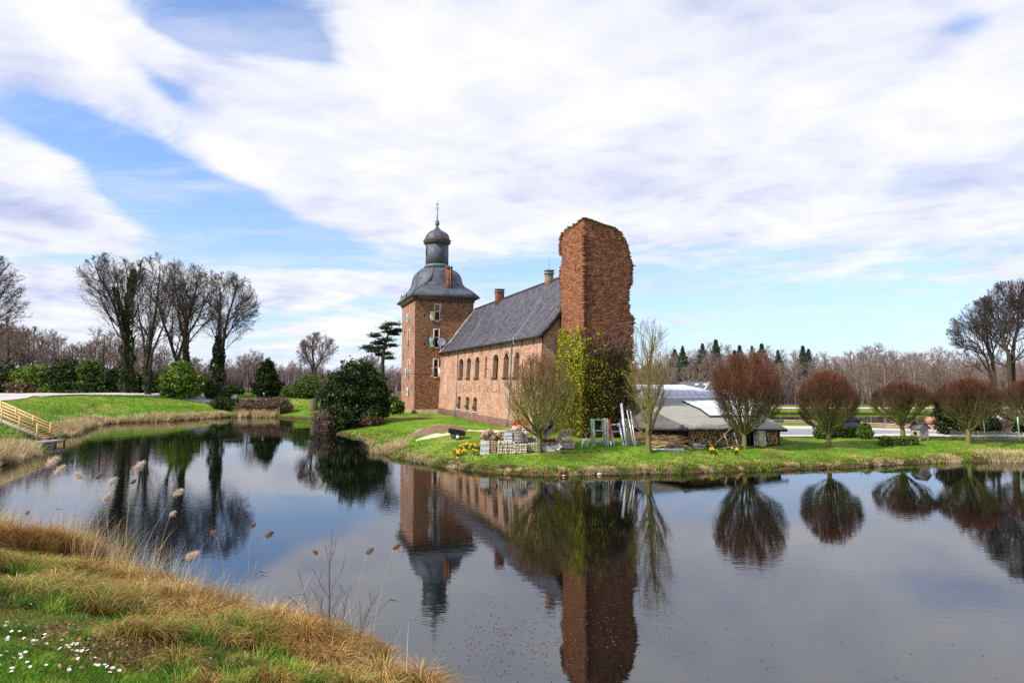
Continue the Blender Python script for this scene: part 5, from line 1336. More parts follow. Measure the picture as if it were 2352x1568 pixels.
# dense brushwood that closes the woods, nobody could count it
def brush(name, x0, x1, Y0, Y1, h, n, mat, label, rg, w=.22):
    px = rg.uniform(x0, x1, n); Y = rg.uniform(Y0, Y1, n); X = (px - 1176) / F * Y
    B = np.stack([X, Y, H(X, Y) - .1], 1); V, q = blades(B, rg.uniform(.45, 1.1, n) * h, rg.uniform(0, .9, n), w, rg, 3)
    o = mesh(name, V, q, mat, None, (0, 0, 0), rnd=reprnd(rg.random(n), 3)); return tag(o, label, 'undergrowth', None, 'stuff')
M_hazed_brush = leafy_mat('brushwood', [(0, (.09, .065, .055)), (.6, (.20, .145, .12)), (1, (.32, .25, .21))])  # paled browns, with the haze of distance mixed into the colour
brush('brushwood', 1380, 2500, 134, 185, 5.2, 34000, M_hazed_brush, 'brown brushwood filling the wood behind the back pond', np.random.default_rng(301), .16)
brush('far_woods', 1300, 2600, 200, 240, 9, 16000, M_hazed_brush, 'far dense wood closing the view on the right', np.random.default_rng(302), .5)
brush('park_undergrowth', -160, 560, 122, 160, 4.2, 26000, M_hazed_brush, 'brown undergrowth behind the park shrubs', np.random.default_rng(303), .16)
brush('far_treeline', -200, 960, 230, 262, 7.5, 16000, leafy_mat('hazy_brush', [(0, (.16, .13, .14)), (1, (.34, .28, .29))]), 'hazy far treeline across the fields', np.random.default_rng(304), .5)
# ================================================================ ivy on the ruin
rg = np.random.default_rng(401)
def ruin_pt(face, a, z, off):
    """face 0: left (-Wd side), a runs from the far corner (0) to the near corner (TN); face 1: near side, a along Wd"""
    if face == 0: return RO - L * a[:, None] - Wd * off[:, None] + UP * (z[:, None] - RO[2])
    return RO - L * (TN + off)[:, None] + Wd * a[:, None] + UP * (z[:, None] - RO[2])
def ivy_zone(n, rg):
    """u: 0..TN+4.1 unrolled along both faces; top edge of the growth read from the photograph"""
    u = rg.uniform(-.4, TN + 4.35, n); z = .5 + 9.6 * rg.random(n)
    top = np.interp(u, [-.4, 0, .9, 1.6, 2.6, 3.2, 4.2, TN, TN + .4, TN + 1.2, TN + 1.7, TN + 2.6, TN + 4.0, TN + 4.4], [7.5, 9.6, 10.3, 10.2, 9.2, 10.4, 10.2, 8.6, 9.6, 9.7, 8.6, 8.3, 8.5, 7.8])
    return u, z, top
def face_split(u, z, off):
    f0 = u < TN; P = np.zeros((len(u), 3))
    P[f0] = ruin_pt(0, u[f0], z[f0], off[f0]); P[~f0] = ruin_pt(1, u[~f0] - TN, z[~f0], off[~f0])
    P = P - L * (off * sstep(u, TN - 1.4, TN) * f0)[:, None] - Wd * (off * sstep(TN + 1.4 - u, 0, 1.4) * ~f0)[:, None]
    return P
def puff(u, z): return .20 + .26 * vnoise(u, z, .9, 5) + .24 * vnoise(u, z, .35, 6) + .22 * sstep(TN + 1.5 - u, -1, 2.5) * sstep(9 - z, 0, 4)
ivy = thing('ivy', (*RO[:2], GT), 'yellow green ivy covering the lower half of the ruined tower', 'climbing plant')
n = 46000; u, z, top = ivy_zone(n, rg)
leafp = np.interp(u, [-.4, 0, TN, TN + 1.2, TN + 1.9, TN + 4.3], [.6, 1, 1, .95, .45, .30]) * (vnoise(u, z, .8, 7) * .75 + .45) * np.where(u > TN + 1.4, np.interp(z, [0, 3, 6, 7.2], [1.6, 1.5, 1.0, .25]), 1)
gap = sstep(vnoise(u, z * .6, .75, 15) + .35 * vnoise(u, z, .3, 16), .52 - .30 * sstep(10.5 - z, 0, 4.5), .80 - .30 * sstep(10.5 - z, 0, 4.5)); keep = (z < top - .9 * vnoise(u, z * .2, .35, 8)) & (rg.random(n) < leafp * (.15 + .95 * gap)); u, z = u[keep], z[keep]
off = puff(u, z) * rg.uniform(.25, 1.0, len(u)) ** .6
P = face_split(u, z, off); V, q = leaves(P, np.full(len(P), .115), rg, 1.25)
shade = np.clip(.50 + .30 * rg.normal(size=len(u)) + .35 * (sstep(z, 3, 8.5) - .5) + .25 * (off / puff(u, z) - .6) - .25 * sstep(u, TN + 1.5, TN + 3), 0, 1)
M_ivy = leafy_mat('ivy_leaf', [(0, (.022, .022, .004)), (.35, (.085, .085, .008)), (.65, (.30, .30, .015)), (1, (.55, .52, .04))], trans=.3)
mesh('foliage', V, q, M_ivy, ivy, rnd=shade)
# woody stems creeping over the wall
nS = 900; u0 = rg.uniform(.1, TN + 4.2, nS); z0 = rg.uniform(.6, 8.4, nS) ** 1.0
seg = 9; U_, Z_ = [u0], [z0]; an = rg.normal(PI / 2, .6, nS); ln = rg.uniform(.25, .55, nS)
for i in range(seg - 1):
    an = an + rg.normal(size=nS) * .35; U_.append(U_[-1] + np.cos(an) * ln * .5); Z_.append(Z_[-1] + np.sin(an) * ln * .5)
U_, Z_ = np.stack(U_, 1), np.stack(Z_, 1); _, _, _ = 0, 0, 0
ok = (Z_.max(1) < 10.3); U_, Z_ = np.clip(U_[ok], 0, TN + 4.35), Z_[ok]
O_ = .10 + .30 * rg.random(U_.shape) + .25 * (Z_ > 7.5)
P = face_split(U_.ravel(), Z_.ravel(), O_.ravel()).reshape(*U_.shape, 3)
w = (rg.random(len(P)) < np.interp(U_[:, 0], [0, TN + 1, TN + 1.6, TN + 4.4], [.25, .3, 1, 1])); P = P[w]
V, q = tubes(P, taper(rg.uniform(.012, .034, len(P)), .007, seg - 1, len(P)))
mesh('stems', V, q, simple('ivy_stem', (.26, .19, .14), (.13, .08, .055), 2, .9, 0), ivy)
# bare tangle with brown leaves on the right part
n = 15000; u, z, top = ivy_zone(n, rg); k_ = (u > TN + .9) & (z < top) & (rg.random(n) < .9); u, z = u[k_], z[k_]
P = face_split(u, z, .08 + .40 * rg.random(len(u))); V, q = leaves(P, np.full(len(P), .06), rg, 3)
mesh('dead_leaves', V, q, leafy_mat('dead_ivy', [(0, (.05, .025, .015)), (.6, (.16, .08, .045)), (1, (.30, .20, .12))]), ivy, rnd=rg.random(len(P)))
# one shoot that hangs out to the right over the wall head of the growth
m = MB()
for (x0, y0, x1, y1, x2, y2) in ((1420, 745, 1450, 738, 1475, 748), (1440, 748, 1462, 752, 1478, 775), (1400, 760, 1430, 748, 1446, 742), (1436, 760, 1452, 770, 1457, 800)):
    m.tube([PY(x0, y0, 50.0), PY(x1, y1, 49.8), PY(x2, y2, 49.6)], [.035, .025, .008], 4)
m.build('loose_shoot', MATS['ivy_stem'], ivy)
# moss along the broken top
n = 2600; k_ = rg.integers(len(rings) - 22, len(rings), n); Rr = [np.array(r) for r in rings]
P = np.array([Rr[i][rg.integers(0, len(Rr[i]))] for i in k_]); w = np.array([P[i][2] for i in range(n)])
nr = np.array([np.dot(p - (RO - L * TN), Wd) for p in P]); okk = np.ones(n, bool)
zt_at = np.interp(nr, rw[o2][rz[o2] > 15.5][::-1], rz[o2][rz[o2] > 15.5][::-1]) if False else None
edge = []
for u_, v_ in [(425, 66), (390, 92), (345, 130), (300, 160), (255, 185), (185, 214)]:
    edge.append(plane_hit(*reg3(u_, v_), RO, Wd))
for u_, v_ in [(440, 62), (490, 78), (560, 100), (650, 135), (740, 160), (800, 180), (860, 222)]:
    edge.append(plane_hit(*reg3(u_, v_), RO - L * TN, L))
edge = np.array(edge); i0 = rg.integers(0, len(edge) - 1, n); okk = i0 != 5; i0 = i0[okk]; n = len(i0); t_ = rg.random((n, 1))
P = edge[i0] * (1 - t_) + edge[i0 + 1] * t_ + np.where((i0 < 5)[:, None], Wd, L) * rg.uniform(-.05, .3, (n, 1)) - UP * rg.uniform(.0, .14, (n, 1))
V, q = leaves(P, np.full(n, .085), rg, 1.5); moss = mesh('moss', V, q, leafy_mat('moss', [(0, (.03, .04, .008)), (1, (.17, .19, .03))]), ruin, rnd=rg.random(n))

# ================================================================ grasses
def in_px(P, x0, x1, y0, y1):
    d = P - CAM; cp, sp = math.cos(PITCH), math.sin(PITCH); f = d[:, 1] * cp + d[:, 2] * sp; up = -d[:, 1] * sp + d[:, 2] * cp
    X, Y = 1176 + F * d[:, 0] / f, 784 - F * up / f; return (X > x0) & (X < x1) & (Y > y0) & (Y < y1) & (f > 0)
SHN = np.array(SH_NEAR); SHF = np.array(SH_FAR)
def along(line, n, rg):
    seg = np.linalg.norm(np.diff(line, axis=0), axis=1); c = np.concatenate([[0], np.cumsum(seg)]); s = rg.random(n) * c[-1]
    i = np.clip(np.searchsorted(c, s) - 1, 0, len(seg) - 1); u = ((s - c[i]) / seg[i])[:, None]; d = norm(line[i + 1] - line[i]); return line[i] * (1 - u) + line[i + 1] * u, np.stack([-d[:, 1], d[:, 0]], 1)
M_grass = leafy_mat('lawn_grass', [(0, (.030, .10, .008)), (.4, (.12, .28, .014)), (.75, (.27, .46, .025)), (1, (.55, .60, .12))], trans=.35)
M_grass_far = leafy_mat('bank_grass', [(0, (.025, .085, .007)), (.4, (.11, .23, .012)), (.75, (.26, .37, .022)), (1, (.50, .46, .14))], trans=.3)
M_straw = leafy_mat('dry_sedge', [(0, (.07, .030, .010)), (.25, (.24, .105, .022)), (.55, (.48, .25, .06)), (.9, (.88, .62, .27)), (1, (.16, .26, .03))], trans=.18)
M_straw_pale = leafy_mat('pale_reed', [(0, (.20, .13, .05)), (.45, (.56, .43, .20)), (1, (.86, .74, .46))], trans=.3)
M_gsedge = leafy_mat('green_sedge', [(0, (.015, .05, .008)), (.5, (.06, .16, .015)), (.85, (.16, .30, .03)), (1, (.45, .42, .12))], trans=.3)
def stuff(name, V, q, mat, r, label, cat):
    return tag(mesh(name, V, q, mat, rnd=r), label, cat, None, 'stuff')
rg = np.random.default_rng(501)
# short lawn on the near bank
n = 150000; X = rg.uniform(-13, 2.5, n); Y = rg.uniform(2.6, 17, n); w = rg.random(n) < np.clip(1.3 - Y / 13, .12, 1); X, Y = np.concatenate([X[w], rg.uniform(-7, -1, 90000)]), np.concatenate([Y[w], rg.uniform(3.2, 8.2, 90000)])
P2 = np.stack([X, Y], 1); d1 = sdist(P2, POLY1); k_ = (d1 > .5); X, Y, d1 = X[k_], Y[k_], d1[k_]
B = np.stack([X, Y, H(X, Y) - .01], 1); k_ = in_px(B, -120, 1300, 1150, 1750); B, d1 = B[k_], d1[k_]
bare = vnoise(B[:, 0], B[:, 1], 1.1, 9); k_ = ~((bare > .70) & (d1 > 2) & (rg.random(len(B)) < .75)); B, d1 = B[k_], d1[k_]
cl = vnoise(B[:, 0], B[:, 1], .35, 4)
hh = (.055 + .06 * cl + .05 * sstep(4.5 - d1, 0, 3)) * rg.uniform(.6, 1.3, len(B))
V, q = blades(B, hh, hh * rg.uniform(.3, 1.1, len(B)), .009, rg, 3, droop=.2)
stuff('grass', V, q, M_grass, reprnd(np.clip(.40 + .28 * rg.normal(size=len(B)) + .5 * (cl - .5), 0, 1), 3), 'short green lawn grass on the near bank', 'grass')
# sedge tussocks hanging over the edge of the near bank
def tussocks(line, n_t, off, per, h, reach, w, rg, mat, name, label, green=.12, push=0, hz=None, size=.22, droop=.55, nseg=5, inside=None, zoff=0):
    C, Nn = along(line, n_t, rg); C = C + Nn * rg.uniform(off[0], off[1], n_t)[:, None]
    if inside is not None: C = C[inside(C)]
    n_t = len(C); s = rg.uniform(.65, 1.25, n_t) * (.45 + 1.0 * vnoise(C[:, 0], C[:, 1], 2.3, 31))
    N_ = n_t * per; ci = np.repeat(np.arange(n_t), per); a = rg.random(N_) * 2 * PI; rr = size * s[ci] * rg.random(N_) ** .6
    B = np.stack([C[ci, 0] + rr * np.cos(a), C[ci, 1] + rr * np.sin(a)], 1)
    B = np.concatenate([B, (np.maximum(H(B[:, 0], B[:, 1]), 0) - .02 + zoff)[:, None]], 1)
    az = a if True else None
    ld = rg.normal(size=(n_t, 2)) * .5; a = np.arctan2(np.sin(a) + ld[ci, 1], np.cos(a) + ld[ci, 0]); B[:, 2] += .12 * h * s[ci] * (1 - (rr / (size * s[ci])) ** 2)
    V, q = blades(B, h * s[ci] * rg.uniform(.35, 1.15, N_), reach * s[ci] * rg.uniform(.3, 1.15, N_) , w, rg, nseg, az=a, droop=droop, azs=.5)
    tc = rg.random(n_t); r = np.clip(.5 * tc[ci] + .55 * rg.random(N_) - .05, 0, .93); r[rg.random(N_) < green] = 1
    return stuff(name, V, q, mat, reprnd(r, nseg), label, 'sedge')
vis = lambda C: in_px(np.concatenate([C, np.full((len(C), 1), .5)], 1), -200, 1350, 1100, 1800)
nearline = SHN[:13][::-1].copy()
nearline = np.array(SH_NEAR[:13])
# the sign of the normal: land lies towards the camera side
tst, nn = along(nearline, 4, np.random.default_rng(1)); sgn = 1 if (sdist(tst + nn * .3, POLY1) > 0).mean() > .5 else -1
tussocks(nearline, 170, (-.15 * sgn, 1.2 * sgn), 360, .98, .85, .016, rg, M_straw, 'sedge', 'golden dry sedge overhanging the near waterline', green=.10, inside=vis, droop=.75)
tussocks(nearline, 230, (.9 * sgn, 4.2 * sgn), 230, .60, .66, .015, rg, M_straw, 'sedge', 'matted straw coloured sedge higher up the near bank', green=.28, inside=vis, droop=.8)
tussocks(nearline, 330, (.6 * sgn, 5.4 * sgn), 120, .36, .26, .012, rg, M_gsedge, 'green_sedge', 'green sedge between the dry tufts of the near bank', green=.1, inside=vis, droop=.3, nseg=4)
# thin upright dead reed stalks in the water edge
n = 3600; C, Nn = along(nearline, n, rg); C = C + Nn * (sgn * rg.uniform(-.25, 1.2, n))[:, None]
wl = np.interp(C[:, 0], [-15, -12, -7, -5, -3.5, -1.5], [1, 1, .45, .12, .35, .30]); C = C[rg.random(n) < wl * 1.0]
B = np.concatenate([C, (np.maximum(H(C[:, 0], C[:, 1]), 0) - .02)[:, None]], 1); n = len(B)
V, q = blades(B, rg.uniform(.5, 1.6, n) * np.interp(B[:, 0], [-14, -7, -2], [1.15, 1.0, .8]), rg.uniform(.05, .8, n), .012, rg, 4, az=np.full(n, .5), droop=.12, azs=1.2)
stuff('reed_stalks', V, q, M_straw_pale, reprnd(rg.random(n), 4), 'thin dead reed stalks at the near waterline', 'reed')
# far banks: tufts
rg = np.random.default_rng(502)
n = 125000; Yv = 36 + 50 * rg.random(n) ** 1.4; px = rg.uniform(740, 2420, n); X = (px - 1176) / F * Yv
P2 = np.stack([X, Yv], 1); d1 = sdist(P2, POLY1); dd = sdist(P2, POLY2); dv = sdist(P2, DRIVE)
Q = P2 - Q0[:2]; inb = (Q @ Wd[:2] > -.3) & (Q @ -L[:2] > -10) & (Q @ -L[:2] < 41) & (Q @ Wd[:2] < 9)
k_ = (d1 > .1) & (dd > .3) & (dv > .1) & ~inb; B = np.stack([X, Yv, H(X, Yv) - .02], 1)[k_]; d1 = d1[k_]
cl = vnoise(B[:, 0], B[:, 1], .7, 4); rough_ = sstep(6 - d1, 0, 4)
hh = (.05 + .13 * cl * rough_ + .05 * rough_) * rg.uniform(.6, 1.3, len(B))
V, q = blades(B, hh, hh * .6, .035, rg, 2, droop=.1)
g1 = vnoise(B[:, 0], B[:, 1], 2.6, 12)
r = np.clip(.36 + .26 * rg.normal(size=len(B)) + .7 * (g1 - .5) + .15 * (1 - rough_), 0, 1)
stuff('grass', V, q, M_grass_far, reprnd(r, 2), 'green grass of the island and its lawn', 'grass')
n = 70000; px = rg.uniform(-60, 760, n); Yv = rg.uniform(38, 112, n); X = (px - 1176) / F * Yv
P2 = np.stack([X, Yv], 1); d1 = sdist(P2, POLY1); k_ = (d1 > .1) & (sdist(P2, PATH) > .1); B = np.stack([X, Yv, H(X, Yv) - .02], 1)[k_]
V, q = blades(B, rg.uniform(.08, .24, len(B)), .1, .07, rg, 2, droop=.1); g1 = vnoise(B[:, 0], B[:, 1], 4, 13)
stuff('grass', V, q, M_grass_far, reprnd(np.clip(.34 + .24 * rg.normal(size=len(B)) + .8 * (g1 - .5), 0, 1), 2), 'grass on the sloping park bank', 'grass')
# dry tufts along the far waterlines
fl = SHF; t0_, n0_ = along(fl[30:36], 6, np.random.default_rng(2)); sg = 1 if (sdist(t0_ + n0_ * .4, POLY1) > 0).mean() > .5 else -1
isl = np.array([p for p in SH_FAR[17:]]); park = np.array(SH_FAR[6:13]); left = np.array([(-60, 36.5)] + [tuple(p) for p in SH_FAR[:3]])
tussocks(isl, 230, (-.05 * sg, .45 * sg), 60, .36, .32, .032, rg, M_straw_pale, 'sedge', 'straw coloured tufts along the waterline of the island', green=.0, droop=.7, size=.20, nseg=3)
tussocks(isl, 170, (.2 * sg, 1.6 * sg), 50, .25, .22, .035, rg, M_straw, 'sedge', 'brownish tufts on the edge of the island', green=.3, droop=.5, size=.25, nseg=3)
tussocks(isl, 90, (-.1 * sg, .35 * sg), 60, .3, .3, .03, rg, M_brown_shrub, 'bank_scrub', 'dark twiggy scrub at the waterline of the island', green=.0, droop=.5, size=.3, nseg=3)
tussocks(park, 260, (-.2 * sg, 1.3 * sg), 80, 1.0, .5, .05, rg, M_straw_pale, 'reed_belt', 'belt of pale dry reeds below the park bank', green=.04, droop=.3, size=.5, nseg=3)
tussocks(left, 170, (-.2 * sg, 2.6 * sg), 90, 1.15, .7, .035, rg, M_straw_pale, 'reed_belt', 'pale dry reeds in front of the wooden stairs', green=.10, droop=.35, size=.5, nseg=4)
tussocks(isl, 520, (.0 * sg, .9 * sg), 55, .26, .16, .035, rg, M_grass_far, 'bank_grass', 'fresh green grass tufts along the edge of the island', green=.1, droop=.3, size=.3, nseg=3)
hc = np.array([ground(x, y, 5, 22)[:2] for x, y in ((700, 1490), (735, 1500), (770, 1505), (810, 1515), (840, 1530), (760, 1530), (820, 1545), (690, 1520))])
tussocks(hc, 95, (-.25, .25), 320, .95, .75, .015, rg, M_straw, 'tall_sedge', 'high golden clump of dry sedge at the bottom of the bank beside the saplings', green=.07, droop=.6, size=.26, nseg=5)
hc = np.array([ground(x, y, 5, 24)[:2] for x, y in ((-60, 1262), (20, 1268), (80, 1275), (130, 1285), (200, 1300))])
tussocks(hc, 70, (-.4, .4), 260, 1.1, .5, .014, rg, M_straw, 'tall_sedge', 'tall dry brown sedge at the left end of the near waterline', green=.05, droop=.35, size=.3, nseg=5)
tussocks(nearline, 190, (.5 * sgn, 4.0 * sgn), 90, .40, .30, .013, rg, M_grass, 'tuft_grass', 'fresh green grass pushing through the dead sedge', green=.3, inside=vis, droop=.3, nseg=4)
# straw clumps at special places of the island shore
def clump(px, py, r, h, n, mat, label, seed, az=None, w=.03):
    rg = np.random.default_rng(seed); g = ground(px, py, 20, 110); a = rg.random(n) * 2 * PI; rr = r * rg.random(n) ** .6
    B = np.stack([g[0] + rr * np.cos(a), g[1] + rr * np.sin(a) * .7], 1); B = np.concatenate([B, (np.maximum(H(B[:, 0], B[:, 1]), 0) - .02)[:, None]], 1)
    V, q = blades(B, h * rg.uniform(.5, 1.1, n), h * .7 * rg.uniform(.3, 1, n), w, rg, 4, az=a, droop=.4, azs=.6)
    o = mesh('dry_tuft', V, q, mat, None, g, rnd=reprnd(rg.random(n), 4)); return tag(o, label, 'grass tuft')
clump(893, 1032, 1.5, .85, 900, M_straw_pale, 'big pale straw clump at the left shore of the island', 1)
clump(918, 1018, 1.0, .6, 500, M_straw_pale, 'smaller straw clump uphill from the big pale one', 2)
clump(2310, 1050, 1.7, .75, 1300, M_straw_pale, 'big pale straw clump at the right edge of the shore', 3)
clump(2180, 1057, .8, .45, 500, M_straw_pale, 'pale straw tuft below the picket fence tree', 4)
clump(1352, 1084, .35, .5, 260, M_straw_pale, 'round blond tussock at the water below the scaffolding', 5)
clump(1475, 1082, .35, .5, 260, M_straw_pale, 'round blond tussock at the water below the upright tree', 6)
clump(1165, 1073, .5, .45, 300, M_brown_shrub, 'dark brown tuft on the bank below the stone stacks', 7)
clump(1103, 1030, .35, .4, 260, M_brown_shrub, 'reddish brown tuft beside the daffodils', 8)
clump(85, 1005, 1.3, 1.2, 700, M_straw_pale, 'tall pale reed bed before the wooden stairs', 9, w=.04)
clump(165, 992, .9, 1.0, 500, M_gsedge, 'green rush clump at the landing stage', 10, w=.05)
clump(215, 968, 1.6, 1.5, 900, M_straw_pale, 'bushy straw clump on the shore behind the landing stage', 11, w=.05)
# bare brown soil, leaves and a heap on the near bank
rg = np.random.default_rng(505); n = 1300; c = np.array([ground(x, y, 3, 20) for x, y in ((40, 1370), (60, 1385), (120, 1445), (160, 1465), (240, 1500), (290, 1520), (330, 1470))])
P = c[rg.integers(0, len(c), n)] + rg.normal(size=(n, 3)) * [.28, .35, 0]; P[:, 2] = H(P[:, 0], P[:, 1]) + .015 + .05 * rg.random(n)
V, q = leaves(P, np.full(n, .035), rg, 1.6, flat=.5); stuff('fallen_leaves', V, q, leafy_mat('dead_leaf', [(0, (.10, .035, .015)), (.6, (.26, .11, .05)), (1, (.42, .26, .15))]), rg.random(n), 'brown fallen leaves scattered on the near bank', 'leaves')

# ---------------------------------------------------------------- plumed reeds, one by one
def plume(px, py, bx, by, size, seed, label, mat, bend=.2, side=1, w=.007):
    rg = np.random.default_rng(seed); b = ground(bx, by, 6, 24); hd = PY(px, py, b[1] + .1)
    t = thing('plumed_reed', b, label, 'reed')
    s = np.linspace(0, 1, 9)[:, None]; mid = (b + hd) / 2 + np.array([-side * .12, 0, .12]) * bend * 4
    P = (1 - s) ** 2 * b + 2 * s * (1 - s) * mid + s ** 2 * hd; P[0] -= UP * .05
    m = MB(); m.tube(P, np.linspace(w, w * .5, 9), 5); m.build('stalk', MATS.get('reed_stalk') or simple('reed_stalk', (.62, .46, .22), (.42, .28, .12), 8, .6, 0), t)
    size *= 1.15; n = 620; u = rg.random(n); d = norm(P[-1] - P[-3]); ax_ = norm(d * .5 + np.array([side * .8, 0, .25]))
    C = P[-1] + ax_ * (u[:, None] - .12) * size * 1.15; wd = size * .34 * np.sin(PI * np.clip(u * .9 + .08, 0, 1)) ** .7
    C = C + rg.normal(size=(n, 3)).clip(-1.6, 1.6) * wd[:, None] * .62 - UP * (wd * .3)[:, None]
    dirs = norm(ax_ * .8 + rg.normal(size=(n, 3)) * .55 - UP * .25)
    V, q = blades(C, 0.0, 0.0, .008, rg, 1)
    e = C + dirs * (size * .42 * rg.uniform(.3, 1.1, n))[:, None]; sd = norm(np.cross(dirs, rg.normal(size=(n, 3)))) * .0028
    V = np.stack([C - sd, C + sd, e + sd * 1.4, e - sd * 1.4], 1).reshape(-1, 3)
    mesh('plume', V, np.arange(4 * n).reshape(-1, 4), mat, t, rnd=rg.random(n))
    if seed % 2 == 0:
        L_ = MB(); q0 = P[3]; L_.poly([q0, q0 + [side * .25, 0, .22], q0 + [side * .5, .02, .18], q0 + [side * .26, 0, .24]]); L_.build('leaf', MATS['dry_sedge'], t)
M_plume = leafy_mat('reed_plume', [(0, (.50, .36, .26)), (.5, (.78, .64, .50)), (1, (.92, .84, .74))], trans=.4)
M_plume_b = leafy_mat('brown_plume', [(0, (.22, .12, .08)), (1, (.50, .33, .22))], trans=.3)
PL = [(112, 1066, 120, 1262, .26, M_plume, 1, 'leftmost large plume, first of a pair'), (130, 1085, 140, 1264, .25, M_plume, 1, 'large drooping plume, second of the left pair'), (186, 1096, 196, 1268, .19, M_plume, -1, 'spiky pale plume between the pair and the cluster'),
      (222, 1096, 232, 1270, .15, M_plume_b, 1, 'slim brownish plume left of the cluster'), (252, 1110, 250, 1280, .20, M_plume, 1, 'upper plume of the middle cluster'), (240, 1146, 262, 1282, .19, M_plume, 1, 'lower plume of the middle cluster'),
      (312, 1075, 284, 1282, .24, M_plume, 1, 'tallest and brightest plume'), (302, 1108, 290, 1284, .12, M_plume_b, 1, 'small brown plume just below the tallest one'), (402, 1134, 318, 1292, .19, M_plume, 1, 'plume leaning far out to the right over the water'),
      (392, 1182, 362, 1302, .13, M_plume, 1, 'small round plume under the leaning one'), (432, 1276, 352, 1318, .22, M_plume, 1, 'plume lying almost flat above the water'), (160, 1350, 178, 1385, .10, M_plume, -1, 'short plume low in the dry sedge'),
      (612, 1230, 558, 1420, .13, M_plume_b, 1, 'brown plume standing alone over the blue water'), (496, 1226, 520, 1390, .10, M_plume_b, -1, 'faint brown plume left of the lone one'), (578, 1208, 572, 1420, .08, M_plume_b, 1, 'bent tip beside the lone brown plume'),
      (844, 1268, 800, 1500, .10, M_plume_b, 1, 'small brown plume among the sapling twigs'), (905, 1258, 850, 1500, .10, M_plume_b, 1, 'rightmost brown plume by the tower reflection'), (60, 1180, 80, 1260, .10, M_plume_b, 1, 'tiny brown head near the left edge'), (728, 1270, 715, 1470, .07, M_plume_b, -1, 'thin bud tipped stalk left of the sapling')]
for i, (px, py, bx, by, sz, mt, sd, lb) in enumerate(PL): plume(px, py, bx, by, sz, 600 + i, 'dead reed: ' + lb, mt, side=sd)
# ---------------------------------------------------------------- leafless saplings on the near bank
def sapling(bx, by, tx, ty, k1, seed, label, spread=30, thick=.014, more=1):
    rg = np.random.default_rng(seed); b = ground(bx, by, 5, 20); tp = PY(tx, ty, b[1])
    h = np.linalg.norm(tp - b)
    t, _ = tree_obj('sapling', b, [(np.array([b - UP * .1, b * .6 + tp * .4 + rg.normal(size=3) * .02, tp]), thick, .003)],
        [dict(k=k1, t0=.12, t1=.92, ang=spread, len=.42, fall=.6, n=5, wob=.07, trop=.07, rr=.55, rmin=.004, sides=4),
         dict(k=5, t0=.25, ang=34, len=.35, fall=.3, n=4, wob=.09, trop=.05, rr=.6, rmin=.0028)], rg, label, 'sapling', trunk_mat=simple('sapling_bark_%d' % seed, (.15, .075, .045), (.085, .045, .03), 12, .7, 0), split=2)
sapling(753, 1512, 758, 1250, 11, 701, 'upright brown sapling standing in the dry sedge', 32, .013)
sapling(782, 1500, 800, 1345, 10, 702, 'bushy many branched sapling right of the upright one', 42, .012)
sapling(800, 1515, 862, 1365, 8, 703, 'sapling leaning right towards the tower reflection', 26, .010)
sapling(735, 1490, 690, 1330, 5, 704, 'thin sapling leaning left beside the upright one', 28, .009)
# ---------------------------------------------------------------- daisies
rg = np.random.default_rng(801)
proto = thing('daisy', (0, 0, 0), 'white daisy with a yellow centre in the short grass', 'flower', 'daisies in the lawn of the near bank')
m = MB(); m.tube([[0, 0, -.04], [.004, 0, .02], [0, 0, .05]], .0013, 4); m.build('stem', MATS['green_bush'], proto)
m = MB(); npt = 13
for k in range(npt):
    a = 2 * PI * k / npt; c, s = math.cos(a), math.sin(a); px_, py_ = -s, c
    m.poly([[c * .003 + px_ * .0015, s * .003 + py_ * .0015, .051], [c * .003 - px_ * .0015, s * .003 - py_ * .0015, .051], [c * .0145 - px_ * .0028, s * .0145 - py_ * .0028, .055], [c * .017, s * .017, .0555], [c * .0145 + px_ * .0028, s * .0145 + py_ * .0028, .055]])
m.build('petals', simple('daisy_white', (.90, .86, .88), (.84, .78, .84), 30, .6, 0), proto)
m = MB(); m.lathe([0, 0, 0], [(.002, .050), (.0052, .0515), (.0048, .0545), (.002, .056)], 8); m.build('centre', M_yellow, proto)
D1 = [(10, 1440), (15, 1450), (65, 1400), (5, 1447), (30, 1463), (44, 1462), (48, 1465), (102, 1469), (107, 1478), (16, 1476), (22, 1482), (8, 1484), (68, 1487), (78, 1485), (87, 1484), (70, 1492), (96, 1492), (140, 1486), (142, 1498), (146, 1501), (155, 1501), (178, 1491), (182, 1492), (172, 1494), (160, 1497), (57, 1510), (25, 1502), (36, 1515), (38, 1519), (52, 1522), (6, 1525), (16, 1533), (44, 1534), (62, 1536), (118, 1528), (24, 1550), (28, 1556), (153, 1549), (66, 1544), (100, 1543), (190, 1503), (186, 1508), (197, 1508), (201, 1512), (204, 1506), (172, 1513), (168, 1520), (180, 1520), (208, 1528), (209, 1533), (214, 1537), (222, 1539), (229, 1542), (232, 1546), (228, 1549), (246, 1541), (252, 1546), (250, 1551), (256, 1551), (262, 1560), (246, 1563), (268, 1555), (258, 1558), (2, 1545), (10, 1512), (60, 1478), (480, 1522), (160, 1512), (176, 1500), (30, 1440), (50, 1448)]
for i, (x, y) in enumerate(D1):
    g = ground(x, y + 2, 2.5, 14); h = rg.uniform(.9, 1.6); loc = g + [0, 0, .015]
    tilt = (rg.uniform(.1, .6), rg.uniform(-.3, .3), rg.uniform(0, 6.3)); s = rg.uniform(1.15, 1.5)
    if i == 0: proto.location = loc; proto.rotation_euler = tilt; proto.scale = (s, s, s * h)
    else: copy_tree(proto, loc, tilt, (s, s, s * h))
